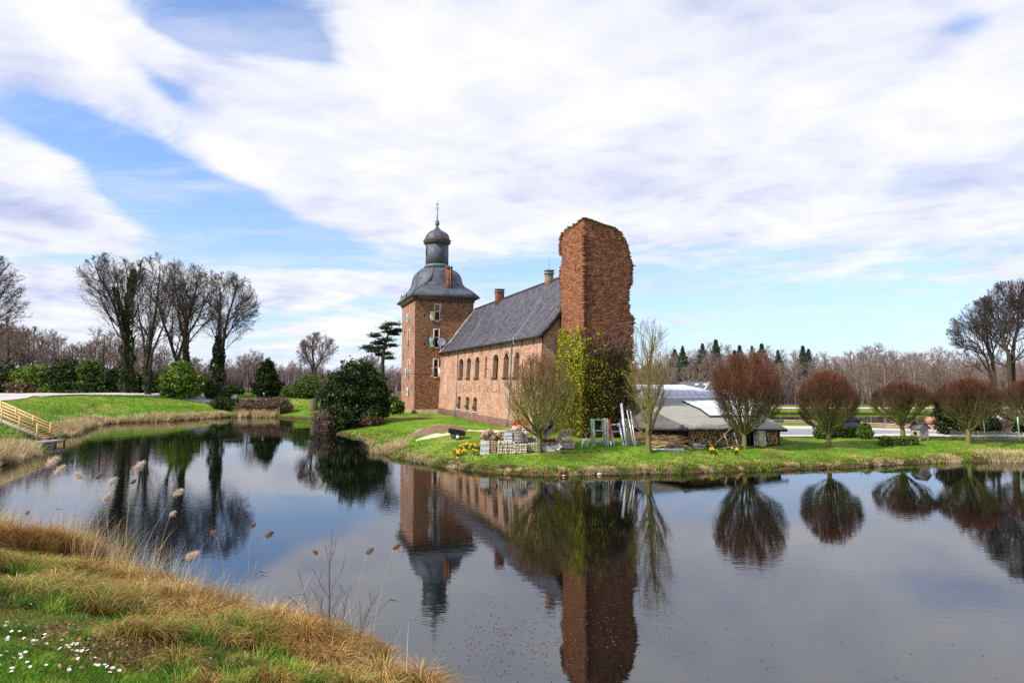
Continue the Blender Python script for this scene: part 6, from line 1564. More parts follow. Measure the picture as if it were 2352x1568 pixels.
# daffodils
dp = thing('daffodil', (0, 0, 0), 'yellow daffodil in the clump at the left shore of the island', 'flower', 'daffodils on the bank of the island')
m = MB(); m.tube([[0, 0, -.03], [0, 0, .22], [0, -.03, .30]], .007, 4); m.build('stem', MATS['green_bush'], dp)
m = MB()
for k in range(6):
    a = 2 * PI * k / 6; c, s = math.cos(a), math.sin(a)
    m.poly([[0, -.035, .30], [c * .04 - s * .028, -.04, .30 + s * .04 + c * .028], [c * .085, -.045, .30 + s * .085], [c * .04 + s * .028, -.04, .30 + s * .04 - c * .028]])
m.build('petals', M_yellow, dp)
m = MB(); m.tube([[0, -.03, .30], [0, -.09, .30]], [.02, .038], 8); m.build('trumpet', simple('trumpet_yellow', (.9, .45, .02), None, 5, .5, 0), dp)
m = MB()
for k in range(5):
    a = 1.3 * k; c, s = math.cos(a), math.sin(a); m.poly([[c * .01 - s * .012, s * .01 + c * .012, 0], [c * .01 + s * .012, s * .01 - c * .012, 0], [c * .08 + s * .008, s * .08 - c * .008, .26], [c * .09, s * .09, .30], [c * .08 - s * .008, s * .08 + c * .008, .26]])
m.build('leaves', MATS['green_sedge'], dp)
def z7b(u, v): return src(1650 + u / 5.88, 1600 + v / 5.88)
DF = [(970, 1225), (1000, 1215), (1050, 1245), (1075, 1255), (1095, 1285), (1065, 1275), (1105, 1220), (1135, 1215), (1185, 1230), (1210, 1210), (1235, 1185), (1255, 1220), (1190, 1165), (1140, 1120), (1170, 1110), (1215, 1085), (1245, 1060), (1260, 1080), (1285, 1045), (1300, 1075), (1340, 1140), (1360, 1070), (1375, 1090), (1410, 1055), (1430, 1045), (1440, 1085), (1485, 1100), (1480, 1130), (1435, 1190), (1450, 1230), (1515, 1225), (1060, 1390)]
first = True
def daff(x, y, lb=None):
    global first
    g = ground(x, y + 8, 20, 80); rzv = rg.uniform(-.9, .9); s = rg.uniform(1.0, 1.35)
    if first: dp.location = g; dp.rotation_euler = (0, 0, rzv); dp.scale = (s,) * 3; first = False; return dp
    return copy_tree(dp, g, rzv, s, label=lb)
for u, v in DF: daff(*z7b(u, v))
for x, y in ((1833, 1), ): pass
for u, v in ((1140, 1175), (1155, 1190), (1180, 1170), (1195, 1185), (1215, 1210), (1230, 1195), (1340, 1190), (1445, 1165), (1490, 1190), (1500, 1180), (1515, 1195), (1480, 1200)):
    c = daff(*src(2500 + u / 3.36, 1450 + v / 3.36), lb='yellow daffodil on the bank in front of the log store'); c['group'] = 'daffodils before the log store'
m_ = 0
rgx = np.random.default_rng(9)
for i in range(22):
    Yq = 101; x = 548 + i * 2.6 + rgx.uniform(-1, 1); q_ = PY(x, 911, Yq); q_[2] = Hp(q_)
    c = copy_tree(dp, q_, rgx.uniform(-.5, .5), 2.2, label='yellow daffodil in the flower strip before the cone evergreen'); c['group'] = 'daffodils in the park'

rg = np.random.default_rng(909); n = 900
px = np.concatenate([rg.normal(1180, 90, 450), rg.normal(1400, 120, 250), rg.uniform(950, 2300, 200)]); py = np.concatenate([rg.normal(1470, 50, 450), rg.normal(1400, 60, 250), rg.uniform(1150, 1560, 200)])
P = np.array([PZ(a, b, 0) for a, b in zip(px, np.clip(py, 1120, 1700))]); P = P[(sdist(P[:, :2], POLY1) < -.3)]; n = len(P); P[:, 2] = .006
a = rg.random(n) * 6.3; e = np.stack([np.cos(a), np.sin(a), 0 * a], 1); f_ = np.stack([-np.sin(a), np.cos(a), 0 * a], 1); s_ = rg.uniform(.012, .032, n)[:, None]
V = np.stack([P - e * s_, P + f_ * s_ * .55, P + e * s_, P - f_ * s_ * .55], 1).reshape(-1, 3)
stuff('floating_leaves', V, np.arange(4 * n).reshape(-1, 4), MATS['dead_ivy'], rg.random(n), 'scraps of dead leaf floating on the near water', 'leaves')
# ================================================================ outbuildings
M_roof_felt = simple('grey_roof_felt', (.38, .375, .33), (.26, .26, .21), 1.3, .85, .2, stretch=(1, 3, 3))
M_felt_dark = simple('dark_roof_felt', (.13, .13, .12), (.075, .075, .07), 1.3, .85, .2)
M_panel_white = simple('pale_solar_panel', (.78, .82, .88), (.68, .74, .82), .6, .35, 0, spec=.6)
M_solar = simple('solar_cell', (.30, .32, .46), (.22, .24, .38), .8, .25, 0, spec=.7)
M_tin = simple('pale_tin_roof', (.66, .68, .74), (.52, .54, .60), .8, .5, .05)
M_wood_old = simple('grey_wood', (.42, .37, .33), (.26, .22, .19), 3, .9, .3, stretch=(1, 1, 5))
M_wood_brown = simple('brown_wood', (.24, .13, .07), (.12, .065, .035), 3, .9, .3, stretch=(1, 1, 4))
M_wood_new = simple('new_wood', (.74, .50, .24), (.58, .36, .15), 3, .8, .15, stretch=(2, 2, 2))
M_ply = simple('plywood', (.62, .47, .22), (.50, .36, .15), 3, .8, .1)
M_alu = simple('aluminium', (.62, .65, .68), (.42, .45, .47), 3, .4, .05, metal=.3, spec=.6)
M_green_alu = simple('mossy_scaffold', (.42, .48, .42), (.24, .30, .22), 4, .7, .1)
M_orange = simple('orange_paint', (.62, .10, .03), (.40, .06, .02), 4, .6, .1)
M_wrap = simple('torn_plastic_wrap', (.70, .69, .68), (.42, .38, .35), 4, .45, .6, spec=.5, stretch=(1, 1, 3), dist=.05)
M_blocks = simple('pale_blocks', (.60, .52, .41), (.38, .33, .25), 5, .95, .4)
M_rubble = simple('rubble_stone', (.50, .36, .24), (.26, .14, .09), 6, .95, .4)
M_endgrain = simple('log_end', (.86, .54, .26), (.56, .28, .11), 3, .9, .1)
M_logbark = simple('log_bark', (.11, .06, .035), (.05, .03, .02), 6, .95, .3)
M_brick_low = brick_mat('brick_low_wall', [(.22, .10, .06), (.34, .17, .11), (.44, .27, .18)], (.30, .24, .18))
M_cream_wall = simple('cream_wall', (.60, .50, .36), (.48, .38, .26), 1.5, .9, .1)
# --- log store with a low felt roof
A0 = PZ(1583, 1027, .72); B0 = PZ(1793, 1021.5, .72); Cc = PZ(1452, 1020, .72)
ux = norm((B0 - A0) * [1, 1, 0]); uy = np.array([-ux[1], ux[0], 0])
if uy[1] < 0: uy = -uy
shed = thing('log_store', A0, 'low open wooden shed with a wide grey felt roof, stacked with firewood', 'shed')
Wd_s = np.linalg.norm((B0 - A0)[:2]); ul = norm((Cc - A0) * [1, 1, 0]); Wl = np.linalg.norm((Cc - A0)[:2])
Ae, Be = PY(1583, 983, 44.9), PY(1808, 984.5, 47.3); R1 = PY(1440, 914, 53.5); R2 = plane_hit(1690, 915.5, Ae, norm(np.cross(Be - Ae, R1 - Ae))); Ce = PY(1425, 979, 49.5)
def slab(m, pts, t=.09):
    pts = [np.asarray(p, float) for p in pts]; m.poly(pts); m.poly([p - UP * t for p in pts])
    for p, q in zip(pts, pts[1:] + pts[:1]): m.poly([p, q, q - UP * t, p - UP * t])
m = MB(); slab(m, [Ae, Be, R2, R1], .12); m.build('front_roof', M_roof_felt, shed)
m = MB(); slab(m, [Ae + UP * .003, R1 + UP * .003, Ce], .12); m.build('side_roof', M_felt_dark, shed)
m = MB(); bk = uy * 5; slab(m, [R1, R2, R2 + bk - UP * 2, R1 + bk - UP * 2], .1); slab(m, [R2, Be, Be + uy * 8, R2 + bk - UP * 2], .1); m.build('rear_roof', M_felt_dark, shed)
m = MB(); dn_ = -UP * .16
m.bar(Ae - UP * .13 - uy * .02, Be - UP * .13 - uy * .02, .06, .16); m.bar(Ae - UP * .13, Ce - UP * .13, .06, .16); m.build('eaves_board', M_dark_trim, shed)
fl_ = .72; hh_ = 1.38
def sp(u, d, z): return A0 * [1, 1, 0] + ux * u + uy * d + UP * z
m = MB()
for u in (0.02, 2.35, 4.55, 5.0, Wd_s - .05): m.bar(sp(u, .10, .55), sp(u, .10, 2.0), .11)
for k in (.35, .7, 1.0): q = A0 + (Cc - A0) * k; m.bar(q - UP * .1, q + UP * 1.45, .11)
m.build('post', M_wood_brown, shed)
m = MB(); m.obox(sp(0, .95, .5), ux * Wd_s, uy * .06, UP * 1.7); m.obox(sp(Wd_s, .1, .5), uy * 4.5, ux * .05, UP * 1.5); m.obox(A0 * [1, 1, 0] + UP * .5 + ul * .15 + uy * .9, ul * Wl, uy * .05, UP * 1.7); m.build('rear_boarding', M_wood_brown, shed)
m = MB()
for k in range(7): m.obox(A0 * [1, 1, 0] + UP * (.68 + k * .14) + ul * .08 + uy * (.25 + .03 * (k % 2)), ul * Wl * .96, uy * .035, UP * .125)
m.build('side_boarding', M_wood_brown, shed)
# two rows of pale panels lying on the roof
nr_ = norm(np.cross(Be - Ae, R1 - Ae)); nr_ = nr_ if nr_[2] > 0 else -nr_
def on_roof(px, py, off=.16): return plane_hit(px, py, Ae + nr_ * off, nr_)
pl = [on_roof(1568, 919), on_roof(1609, 937), on_roof(1632, 953.5)], [on_roof(1688, 919), on_roof(1715, 937), on_roof(1742, 953.5)]
m = MB()
for i in range(2): slab(m, [pl[0][i + 1] + (pl[0][i] - pl[0][i + 1]) * .04, pl[1][i + 1] + (pl[1][i] - pl[1][i + 1]) * .04, pl[1][i], pl[0][i]], .05)
pn = m.build('roof_panel', M_panel_white, shed)
m = MB()
for i in range(2):
    for k in range(1, 6):
        a = pl[0][i + 1] + (pl[1][i + 1] - pl[0][i + 1]) * k / 6; b = pl[0][i] + (pl[1][i] - pl[0][i]) * k / 6; m.bar(a + nr_ * .01, b + nr_ * .01, .03, .02)
m.build('panel_seam', M_lead, pn)
m = MB(); m.bar(pl[0][0] - nr_ * .10, pl[0][1] - nr_ * .10, .10, .14); m.bar(pl[0][1] - nr_ * .10, pl[0][2] - nr_ * .10, .10, .14); m.bar(pl[0][2] - nr_ * .10, pl[1][2] - nr_ * .10, .08, .08); m.build('panel_frame', M_dark_trim, shed)
# firewood, every log its own
rn = random.Random(12)
lp = thing('firewood_log', (0, 0, 0), 'split firewood log stacked in the open log store', 'log', 'firewood logs in the log store')
m = MB(); n = 9; ring0 = [[.085 * math.cos(2 * PI * k / n) * rn.uniform(.85, 1.05), 0, .085 * math.sin(2 * PI * k / n) * rn.uniform(.85, 1.05)] for k in range(n)]
m.loft([[np.array(p) for p in ring0], [np.array(p) + [0, .5, 0] for p in ring0]], cap=False); m.build('bark', M_logbark, lp)
m = MB(); m.poly([np.array(p) * [.93, 1, .93] - [0, .002, 0] for p in ring0][::-1]); m.build('cut_end', M_endgrain, lp)
rot = math.atan2(ux[1], ux[0]); cnt = 0
for (u0, u1, hgt) in ((.15, 4.45, 1.16), (5.55, Wd_s - .12, 1.28)):
    z = .82; row_ = 0
    while z < .72 + hgt:
        u = u0 + (row_ % 2) * .085
        while u < u1:
            p = sp(u + rn.uniform(-.04, .04), .06 + rn.uniform(0, .12), z + rn.uniform(-.03, .03) + .08 * math.sin(u * 1.3)); s = rn.uniform(.70, 1.30)
            if cnt == 0: lp.location = p; lp.rotation_euler = (0, 0, rot)
            elif cnt < 298: copy_tree(lp, p, (rn.uniform(-.05, .05), rn.uniform(0, 6.28), rot + rn.uniform(-.1, .1)), (s, 1, s))
            cnt += 1; u += .172
        z += .150; row_ += 1
# things leaning at the front of the store
def plank(a, b, w, h, mat, label, cat='plank', name='plank'):
    m = MB(); m.bar(a, b, w, h); q = np.minimum(a, b); return tag(m.build(name, mat, None, a), label, cat)
def z2(u, v): return src(2500 + u / 3.36, 1450 + v / 3.36)
def pz2(u, v, Y): return PY(*z2(u, v), Y)
plank(pz2(1172, 1140, 45.0), pz2(1425, 878, 45.2), .09, .06, M_wood_old, 'grey board leaning steeply against the eaves of the log store')
plank(pz2(1390, 1130, 45.2), pz2(1335, 950, 45.6), .09, .05, M_ply, 'short yellowish board leaning on the firewood')
plank(pz2(1525, 1138, 45.3), pz2(1465, 935, 45.7), .08, .05, M_alu, 'pale metal bar leaning on the firewood')
plank(pz2(1290, 1158, 44.8), pz2(1570, 1103, 45.2), .10, .06, M_wood_old, 'long board lying aslant before the firewood')
plank(pz2(1175, 1145, 45.0), pz2(1120, 1045, 45.3), .07, .05, M_wood_new, 'short light board at the left of the firewood')
plank(pz2(905, 1105, 44.9), pz2(1085, 1118, 44.9), .16, .22, M_wood_old, 'mossy sleeper lying under the firewood', name='sleeper', cat='beam')
plank(pz2(915, 1145, 44.5), pz2(1060, 1150, 44.5), .10, .12, M_stone, 'pale beam lying in front of the mossy sleeper', name='beam', cat='beam')
plank(pz2(1845, 1126, 46.0), pz2(1800, 915, 46.5), .36, .04, M_ply, 'wide light brown board leaning at the right bay of the log store')
dr = thing('white_window', pz2(1790, 1120, 46.3), 'white window sashes leaning behind the light brown board', 'window')
m = MB()
for u in (1745, 1765, 1800, 1895): m.bar(pz2(u, 1120, 46.5), pz2(u - 20, 915, 46.9), .06, .05)
for v in (925, 1030, 1115): m.bar(pz2(1750, v, 46.6), pz2(1885, v, 46.6), .06, .05)
m.build('frame', M_white, dr); m = MB(); m.poly([pz2(1757, 1110, 46.75), pz2(1890, 1110, 46.75), pz2(1875, 925, 46.95), pz2(1742, 925, 46.95)]); m.build('pane', M_panel_white, dr)
# brushwood pile and sawn sticks left of the store
rg = np.random.default_rng(55)
stk = thing('stick_pile', pz2(560, 1130, 44.5), 'loose pile of cut branches and laths beneath the low dark roof', 'wood pile')
n = 170; u = rg.uniform(120, 820, n); v = rg.uniform(985, 1140, n); Yd = np.interp(v, [980, 1140], [46.0, 44.0])
P_, R_ = [], []
for i in range(n):
    c = pz2(u[i], v[i], Yd[i]); a = norm(ux * 1.0 + uy * rg.normal() * .25 + UP * rg.normal() * .10); ln = rg.uniform(.5, 1.5)
    P_.append([c - a * ln / 2, c - a * ln / 6 + rg.normal(size=3) * .02, c + a * ln / 6 + rg.normal(size=3) * .02, c + a * ln / 2])
V, q = tubes(np.array(P_), taper(rg.uniform(.015, .045, n), .012, 3, n), 5); mesh('branch', V, q, simple('cut_branch', (.46, .30, .18), (.20, .11, .06), 1.6, .9, .1), stk)
m = MB()
for i in range(7): c = pz2(rg.uniform(380, 720), rg.uniform(1050, 1130), 44.2); a = norm(ux + UP * rg.normal() * .08); m.bar(c - a * .8, c + a * .8, .09, .04)
m.build('lath', M_ply, stk)
m = MB(); a, b = PY(*src(2250 + 780 / 5.88, 1600 + 1212 / 5.88), 42.5), pz2(790, 1166, 43.6)
m.tube([a, (a + b) / 2, b], .10, 10); tag(m.build('white_pipe', M_white, None, a, smooth=False), 'long white pipe lying in the grass before the scaffold parts', 'pipe')
m = MB(); m.bar(pz2(0, 1213, 42.6), pz2(810, 1190, 43.3), .16, .05); tag(m.build('white_board', M_alu, None, pz2(0, 1213, 42.6)), 'long pale metal plank lying below the white pipe', 'plank')
m = MB(); m.tube([pz2(800, 1110, 43.8), pz2(890, 1160, 43.4)], .05, 7); tag(m.build('clay_pipe', simple('terracotta', (.5, .26, .17), (.4, .2, .12)), None, pz2(800, 1110, 43.8)), 'short terracotta coloured pipe beside the log store corner', 'pipe')
# --- scaffold parts
def z7(u, v): return src(2250 + u / 5.88, 1600 + v / 5.88)
def p7(u, v, Y): return PY(*z7(u, v), Y)
for i in range(4):
    f = thing('scaffold_section', p7(720 - i * 18, 1205, 42.9 + i * .12), ('front', 'second', 'third', 'rearmost')[i] + ' of four greenish ladder like scaffold frames leaning together', 'scaffold frame', 'scaffold frames leaning on the ruin'); dx, dy = -i * 24, -i * 2; Yb, Yt = 42.9 + i * .14, 43.7 + i * .14
    m = MB(); m.tube([p7(775 + dx, 1208 + dy, Yb), p7(738 + dx, 440 + dy, Yt)], .045, 6); m.build('post', M_green_alu, f)
    m = MB(); m.tube([p7(1042 + dx, 1205 + dy, Yb), p7(998 + dx, 452 + dy, Yt)], .045, 6); m.build('post', M_green_alu, f)
    for v, k in ((450, 0), (708, .34), (965, .67)):
        m = MB(); m.tube([p7(740 + dx + 36 * k, v, Yt + (Yb - Yt) * k), p7(1000 + dx + 36 * k, v + 22, Yt + (Yb - Yt) * k)], .035, 5); m.build('rung', M_alu, f)
plank(p7(1075, 1190, 43.4), p7(1010, 425, 44.2), .34, .03, M_ply, 'yellow plywood board standing between the scaffold frames and the orange pole', 'board', 'plywood_board')
plank(p7(1075, 1190, 43.2), p7(1065, 440, 43.9), .07, .05, M_white, 'thin white batten beside the plywood board')
m = MB(); m.tube([p7(1150, 1180, 43.2), p7(1098, 455, 43.9)], .055, 8); o = m.build('orange_pole', M_orange, None, p7(1150, 1180, 43.2)); tag(o, 'orange pole with a white lower end among the scaffold parts', 'pole')
m = MB(); m.tube([p7(1142, 1070, 43.12), p7(1131, 965, 43.22)], .062, 8); m.build('white_band', M_white, o); bpy.data.objects[o.name]
lad = thing('scaffold_trestle', p7(1230, 1170, 43.3), 'leaning metal frame with orange corners right of the orange pole', 'scaffold frame')
for (a, b) in (((1230, 1175), (1135, 610)), ((1465, 1165), (1325, 540))):
    m = MB(); m.tube([p7(*a, 43.3), p7(*b, 44.0)], .065, 6); m.build('post', M_alu, lad)
for (a, b) in (((1120, 580), (1330, 570)), ((1150, 742), (1350, 732))):
    m = MB(); m.tube([p7(*a, 43.9), p7(*b, 43.9)], .045, 5); m.build('rung', M_alu, lad)
for (a, b) in (((1140, 610), (1160, 690)), ((1290, 600), (1330, 650))):
    m = MB(); m.tube([p7(*a, 43.85), p7(*b, 43.85)], .05, 5); m.build('corner_brace', M_orange, lad)
rn = random.Random(8)
bundle = [((1510, 1165), (1395, 70), M_alu, 'longest aluminium pole of the bundle'), ((1500, 1165), (1368, 95), M_alu, 'second long aluminium pole of the bundle, thin tipped'), ((1545, 1165), (1420, 210), M_green_alu, 'greenish pole in the middle of the bundle'), ((1520, 1165), (1385, 200), M_alu, 'shorter aluminium pole left in the bundle'),
          ((1560, 1160), (1450, 430), M_alu, 'low stout pole of the bundle'), ((1480, 1165), (1350, 440), M_dark_trim, 'thin dark rod left of the bundle'), ((1735, 1160), (1600, 260), M_alu, 'long pole of the right hand pair'), ((1700, 1160), (1515, 230), M_alu, 'pole crossing behind the right hand pair'), ((1720, 1160), (1560, 440), M_green_alu, 'shorter pole of the right hand pair'), ((1745, 1160), (1625, 480), M_alu, 'rightmost short pole near the upright tree')]
for i, (a, b, mt, lb) in enumerate(bundle):
    m = MB(); m.tube([p7(*a, 43.3 + .05 * i), p7(*b, 44.6)], .045, 6); tag(m.build('scaffold_pole', mt, None, p7(*a, 43.3)), lb + ' leaning on the ruin', 'pole', 'poles leaning on the ruin')
for i, (a, b, mt, w, lb) in enumerate((((1440, 1165), (1405, 470), M_alu, .22, 'grey metal deck leaning left of the yellowed one'), ((1590, 1160), (1500, 440), M_ply, .26, 'yellowed scaffold board behind the pole bundle'), ((1570, 1160), (1470, 520), M_wood_old, .2, 'grey weathered scaffold board behind the pole bundle'))):
    plank(p7(*a, 43.8 + .1 * i), p7(*b, 44.7), w, .05, mt, lb, 'board', 'scaffold_board')
jk = thing('folded_trestle', p7(560, 1170, 42.9), 'small tangled white steel trestle left of the scaffold frames', 'trestle')
for i, (a, b) in enumerate((((430, 1130), (490, 900)), ((455, 1130), (515, 910)), ((500, 1010), (540, 890)), ((540, 890), (670, 910)), ((670, 910), (610, 1040)), ((610, 1040), (500, 1010)), ((540, 800), (560, 890)), ((530, 1170), (600, 1060)), ((600, 1190), (560, 1040)), ((560, 1040), (630, 920)))):
    m = MB(); m.tube([p7(*a, 42.9), p7(*b, 43.1)], .022, 5); m.build('tube_leg', M_white, jk)
# --- stacks of stone and wrapped pallets
def z3(u, v): return src(1900 + u / 5.88, 1680 + v / 5.88)
def p3(u, v, Y): return PY(*z3(u, v), Y)
def block_stack(u0, u1, v0, v1, Y, depth, mat, nb, label, seed, wrap=None, skew=0.0, rz=0.0, name='block_stack', cat='stack of blocks', cap=None):
    """a pallet of blocks: every course a row of separate blocks"""
    Y += 2.1; rg = np.random.default_rng(seed); a = p3(u0, v1, Y); b = p3(u1, v1, Y); tz = p3(u0, v0, Y)[2]
    if v1 > 640: a[2] = b[2] = Hp(a) + .06
    a[2] = b[2] = (a[2] + b[2]) / 2; Wt = b[0] - a[0]; Ht = tz - a[2]
    t = thing(name, (a + b) / 2, label, cat)
    m = MB(); nx_, nz_ = nb; ex = np.array([math.cos(rz), math.sin(rz), 0]); ey = np.array([-math.sin(rz), math.cos(rz), 0])
    for j in range(nz_):
        o = (j % 2) * .5
        for i in range(nx_):
            for k in range(max(1, int(depth / .45))):
                w_, h_ = Wt / nx_, Ht / nz_; c = a + ex * (i * w_ + rg.normal() * .01 + skew * j * h_) + ey * (k * depth / max(1, int(depth / .45)) + rg.normal() * .012) + UP * (j * h_)
                m.obox(c + ex * .003 - ey * .02 * rg.random(), ex * (w_ * rg.uniform(.93, .985)), ey * (depth / max(1, int(depth / .45)) - .015), UP * (h_ - .006))
    m.build('blocks', mat, t)
    m = MB(); m.obox(a - UP * .10 + ey * .03, ex * Wt * .96, ey * (depth - .06), UP * .09); m.build('pallet', M_wood_brown, t)
    if wrap:
        w0, w1, h0, h1 = wrap; m = MB(); n = 14; rows_ = []
        for j in range(9):
            zz = a[2] + Ht * (h0 + (h1 - h0) * j / 8); r_ = []
            for i in range(n):
                r_.append(a + ex * (Wt * (w0 + (w1 - w0) * i / (n - 1))) - ey * (.035 + .035 * rg.random() + (.04 if j % 3 == 0 else 0)) + UP * (zz - a[2] + .02 * rg.normal()))
            rows_.append(r_)
        V = [p for r_ in rows_ for p in r_]; Fq = [(j * n + i, j * n + i + 1, (j + 1) * n + i + 1, (j + 1) * n + i) for j in range(8) for i in range(n - 1)]
        m.add(V, Fq); top_ = [p + ey * depth * .9 + UP * .03 for p in rows_[-1]]
        m.add(rows_[-1] + top_, [(i, i + 1, n + i + 1, n + i) for i in range(n - 1)])
        m.build('plastic_wrap', M_wrap, t)
    if cap:
        m = MB()
        for i in range(cap):
            c = a + ex * Wt * rg.uniform(.2, .8) + ey * depth * rg.uniform(.1, .8) + UP * (Ht + .04 + i * .02); d = norm(ex + ey * rg.normal() * .3 + UP * rg.normal() * .04); m.bar(c - d * Wt * .4, c + d * Wt * .4, .16, .03)
        m.build('loose_boards', M_wood_old, t)
    return t
def rubble_heap(u0, u1, v0, v1, Y, n, label, seed, mat=None, size=.15, name='rubble_heap'):
    Y += 2.1 if Y < 45 else 0; rg = np.random.default_rng(seed); a = p3(u0, v1, Y); b = p3(u1, v0, Y); W_, H_ = b[0] - a[0], b[2] - a[2]
    t = thing(name, (a + b) / 2 * [1, 1, 0] + UP * a[2], label, 'heap'); m = MB()
    for i in range(n):
        x = rg.uniform(0, 1); h = H_ * (1 - (2 * x - 1) ** 2 * .75) * rg.random() ** .6; s = size * rg.uniform(.5, 1.2)
        c = a + [W_ * (.06 + .88 * x), rg.uniform(0, .8), h * .9 + .03]
        e = rg.normal(size=3); e[2] *= .4; e = norm(e); f_ = norm(np.cross(e, rg.normal(size=3))); m.box(c, s * 1.5, s, s * .6, ax=(e, f_))
    m.build('stones', mat or M_rubble, t); return t
block_stack(130, 505, 480, 655, 40.3, .95, M_rubble, (6, 6), 'low pallet of rough stones in torn white wrap, leftmost of the row', 1, wrap=(-.01, .55, .0, 1.0))
rubble_heap(120, 495, 240, 465, 40.4, 260, 'heap of broken bricks on top of the leftmost wrapped pallet', 2)
rubble_heap(470, 720, 290, 480, 41.2, 170, 'second heap of broken bricks right behind the first', 3)
block_stack(530, 925, 505, 715, 39.6, .95, M_blocks, (7, 4), 'tilted pallet of pale paving blocks below the wrapped boards', 4, skew=.06)
block_stack(925, 1225, 555, 745, 39.5, .9, M_blocks, (5, 4), 'square pallet of pale blocks left of the dark gap', 5)
block_stack(670, 1165, 310, 525, 39.8, 1.05, M_wood_old, (2, 9), 'stack of grey boards in torn wrap on top of the pale blocks', 6, wrap=(.05, .42, .15, 1.02), cap=6, name='board_stack', cat='stack of boards')
block_stack(1165, 1245, 285, 500, 40.0, .9, M_wrap, (1, 5), 'narrow wrapped bundle at the right end of the grey boards', 7, name='wrapped_bundle', cat='bundle')
block_stack(1240, 1480, 540, 750, 39.8, .9, M_blocks, (4, 5), 'pallet of pale blocks left of the tree trunk', 8)
block_stack(1245, 1500, 400, 530, 40.6, .8, M_blocks, (4, 4), 'small upper stack of blocks behind the tree trunk', 9)
block_stack(1590, 1905, 560, 730, 39.9, .9, M_wood_old, (2, 7), 'wrapped grey slab pallet right of the tree trunk', 10, wrap=(0, 1, .0, .75), cap=2)
block_stack(1590, 1900, 445, 535, 41.0, .8, simple('rusty_sheet', (.20, .08, .05), (.12, .05, .03), 3), (3, 2), 'rusty brown crates behind the grey slabs', 11)
block_stack(1960, 2345, 540, 740, 40.3, .9, M_blocks, (7, 5), 'pale block pallet at the right end of the row', 12)
rubble_heap(1960, 2345, 430, 560, 40.5, 70, 'splintered planks thrown on the right hand block pallet', 13, M_ply, .2, 'plank_heap')
t_ = thing('tilted_block_stack', p3(1990, 520, 40.6), 'small pile of mossy blocks tipping over behind the slabs', 'stack of blocks'); m = MB(); e1_ = norm(np.array([.9, 0, .05])); e2_ = norm(np.array([.45, 0, .85]))
o_ = p3(1900, 500, 42.7)
for j in range(6):
    for i in range(3): m.obox(o_ + e2_ * j * .145 + e1_ * i * .27, e1_ * .25, [0, .4, 0], e2_ * .125)
m.build('blocks', M_blocks, t_)
m = MB(); rgq = np.random.default_rng(3); c = p3(1975, 625, 41.3); V = [c + norm(rgq.normal(size=3)) * .22 * rgq.uniform(.5, 1) * [1, .6, 1] for _ in range(40)]
V, q = leaves(np.array(V), np.full(40, .14), rgq, 1.5); tag(mesh('plastic_bag', V, q, M_white, None, c), 'crumpled white plastic bag between the grey slabs and the right hand pallet', 'bag')
rubble_heap(870, 1420, 130, 250, 48, 150, 'heap of white and brown debris against the foot of the hall', 14, M_stone, .2, 'debris_heap')
m = MB(); c = p3(1085, 100, 48.2)
for k in range(5): m.tube([c + [.25 * k - .6, 0, -.1 * (k % 2)], c + [.25 * k - .45, 0, .25 + .1 * (k % 3)], c + [.25 * k - .2, .1, .3 - .12 * k % .3]], [.10, .13, .05], 7)
m.box(c + [.1, .1, -.15], 1.3, .5, .16); tag(m.build('garden_machine', M_orange, None, c - UP * .4), 'orange garden machine half hidden behind the tree by the hall', 'machine')
rgq = np.random.default_rng(14); m = MB()
a, b = p3(1600, 280, 44), p3(1790, 60, 44); V = a + (b - a) * rgq.random((120, 1)) + rgq.normal(size=(120, 3)) * [.12, .1, .12]
V, q = leaves(V, np.full(120, .16), rgq, 1.8); tag(mesh('blue_tarp', V, q, simple('blue_tarp', (.02, .04, .36), (.015, .03, .2), 5, .5), None, a), 'crumpled deep blue tarpaulin hanging in the ivy behind the tree', 'tarpaulin')
# --- tipping trailer
g = ground(1062, 1009, 20, 90); Yt = g[1]
tr = thing('garden_trailer', g, 'small black two wheeled tipping trailer on the grass', 'trailer')
def z4(u, v): return src(1650 + u / 5.88, 1600 + v / 5.88)
def p4(u, v, Y): return PY(*z4(u, v), Y)
la, lb_, lc, ld = p4(918, 690, Yt), p4(1255, 745, Yt - .2), p4(1235, 855, Yt - .2), p4(905, 800, Yt)
bv = np.array([-.16, .75, 0]); bv0 = p4(850, 655, Yt + .75) - la
m = MB(); th = .03
for f_ in ([la, lb_, lc, ld], [la + bv0, lb_ + bv0, lc + bv0, ld + bv0], [lb_, lb_ + bv0, lc + bv0, lc], [ld, lc, lc + bv0, ld + bv0]): m.poly(f_)
n1 = norm(np.cross(lb_ - la, ld - la)); n1 = n1 if n1[1] > 0 else -n1
for f_ in ([la, lb_, lc, ld],): m.poly([p + n1 * th for p in f_])
m.build('tub', M_black, tr)
for k, off in enumerate((0, 1)):
    wc = p4(1063, 890, Yt - .15) if k == 0 else p4(965, 868, Yt + .65); wc[2] = Hp(wc) + .24
    m = MB(); R_ = .24; ang = [2 * PI * i / 18 for i in range(18)]; axv = norm(np.array([-.12, 1, 0])); sv = norm(np.cross(axv, UP))
    m.loft([[wc + axv * o + (sv * math.cos(a) + UP * math.sin(a)) * r for a in ang] for o, r in ((-.06, .15), (-.07, .20), (-.05, R_), (.05, R_), (.07, .20), (.06, .15))]); w1 = m.build('wheel', M_rubber, tr)
    m = MB(); m.loft([[wc + axv * o + (sv * math.cos(a) + UP * math.sin(a)) * r for a in ang] for o, r in ((-.075, .05), (-.08, .13), (-.06, .14), (.06, .14))]); m.build('rim', M_white, w1)
m = MB(); m.tube([p4(1063, 880, Yt), p4(965, 862, Yt + .6)], .03, 6); m.bar(p4(1063, 880, Yt + .1), p4(1100, 840, Yt + .2), .05); m.build('axle', M_black, tr)
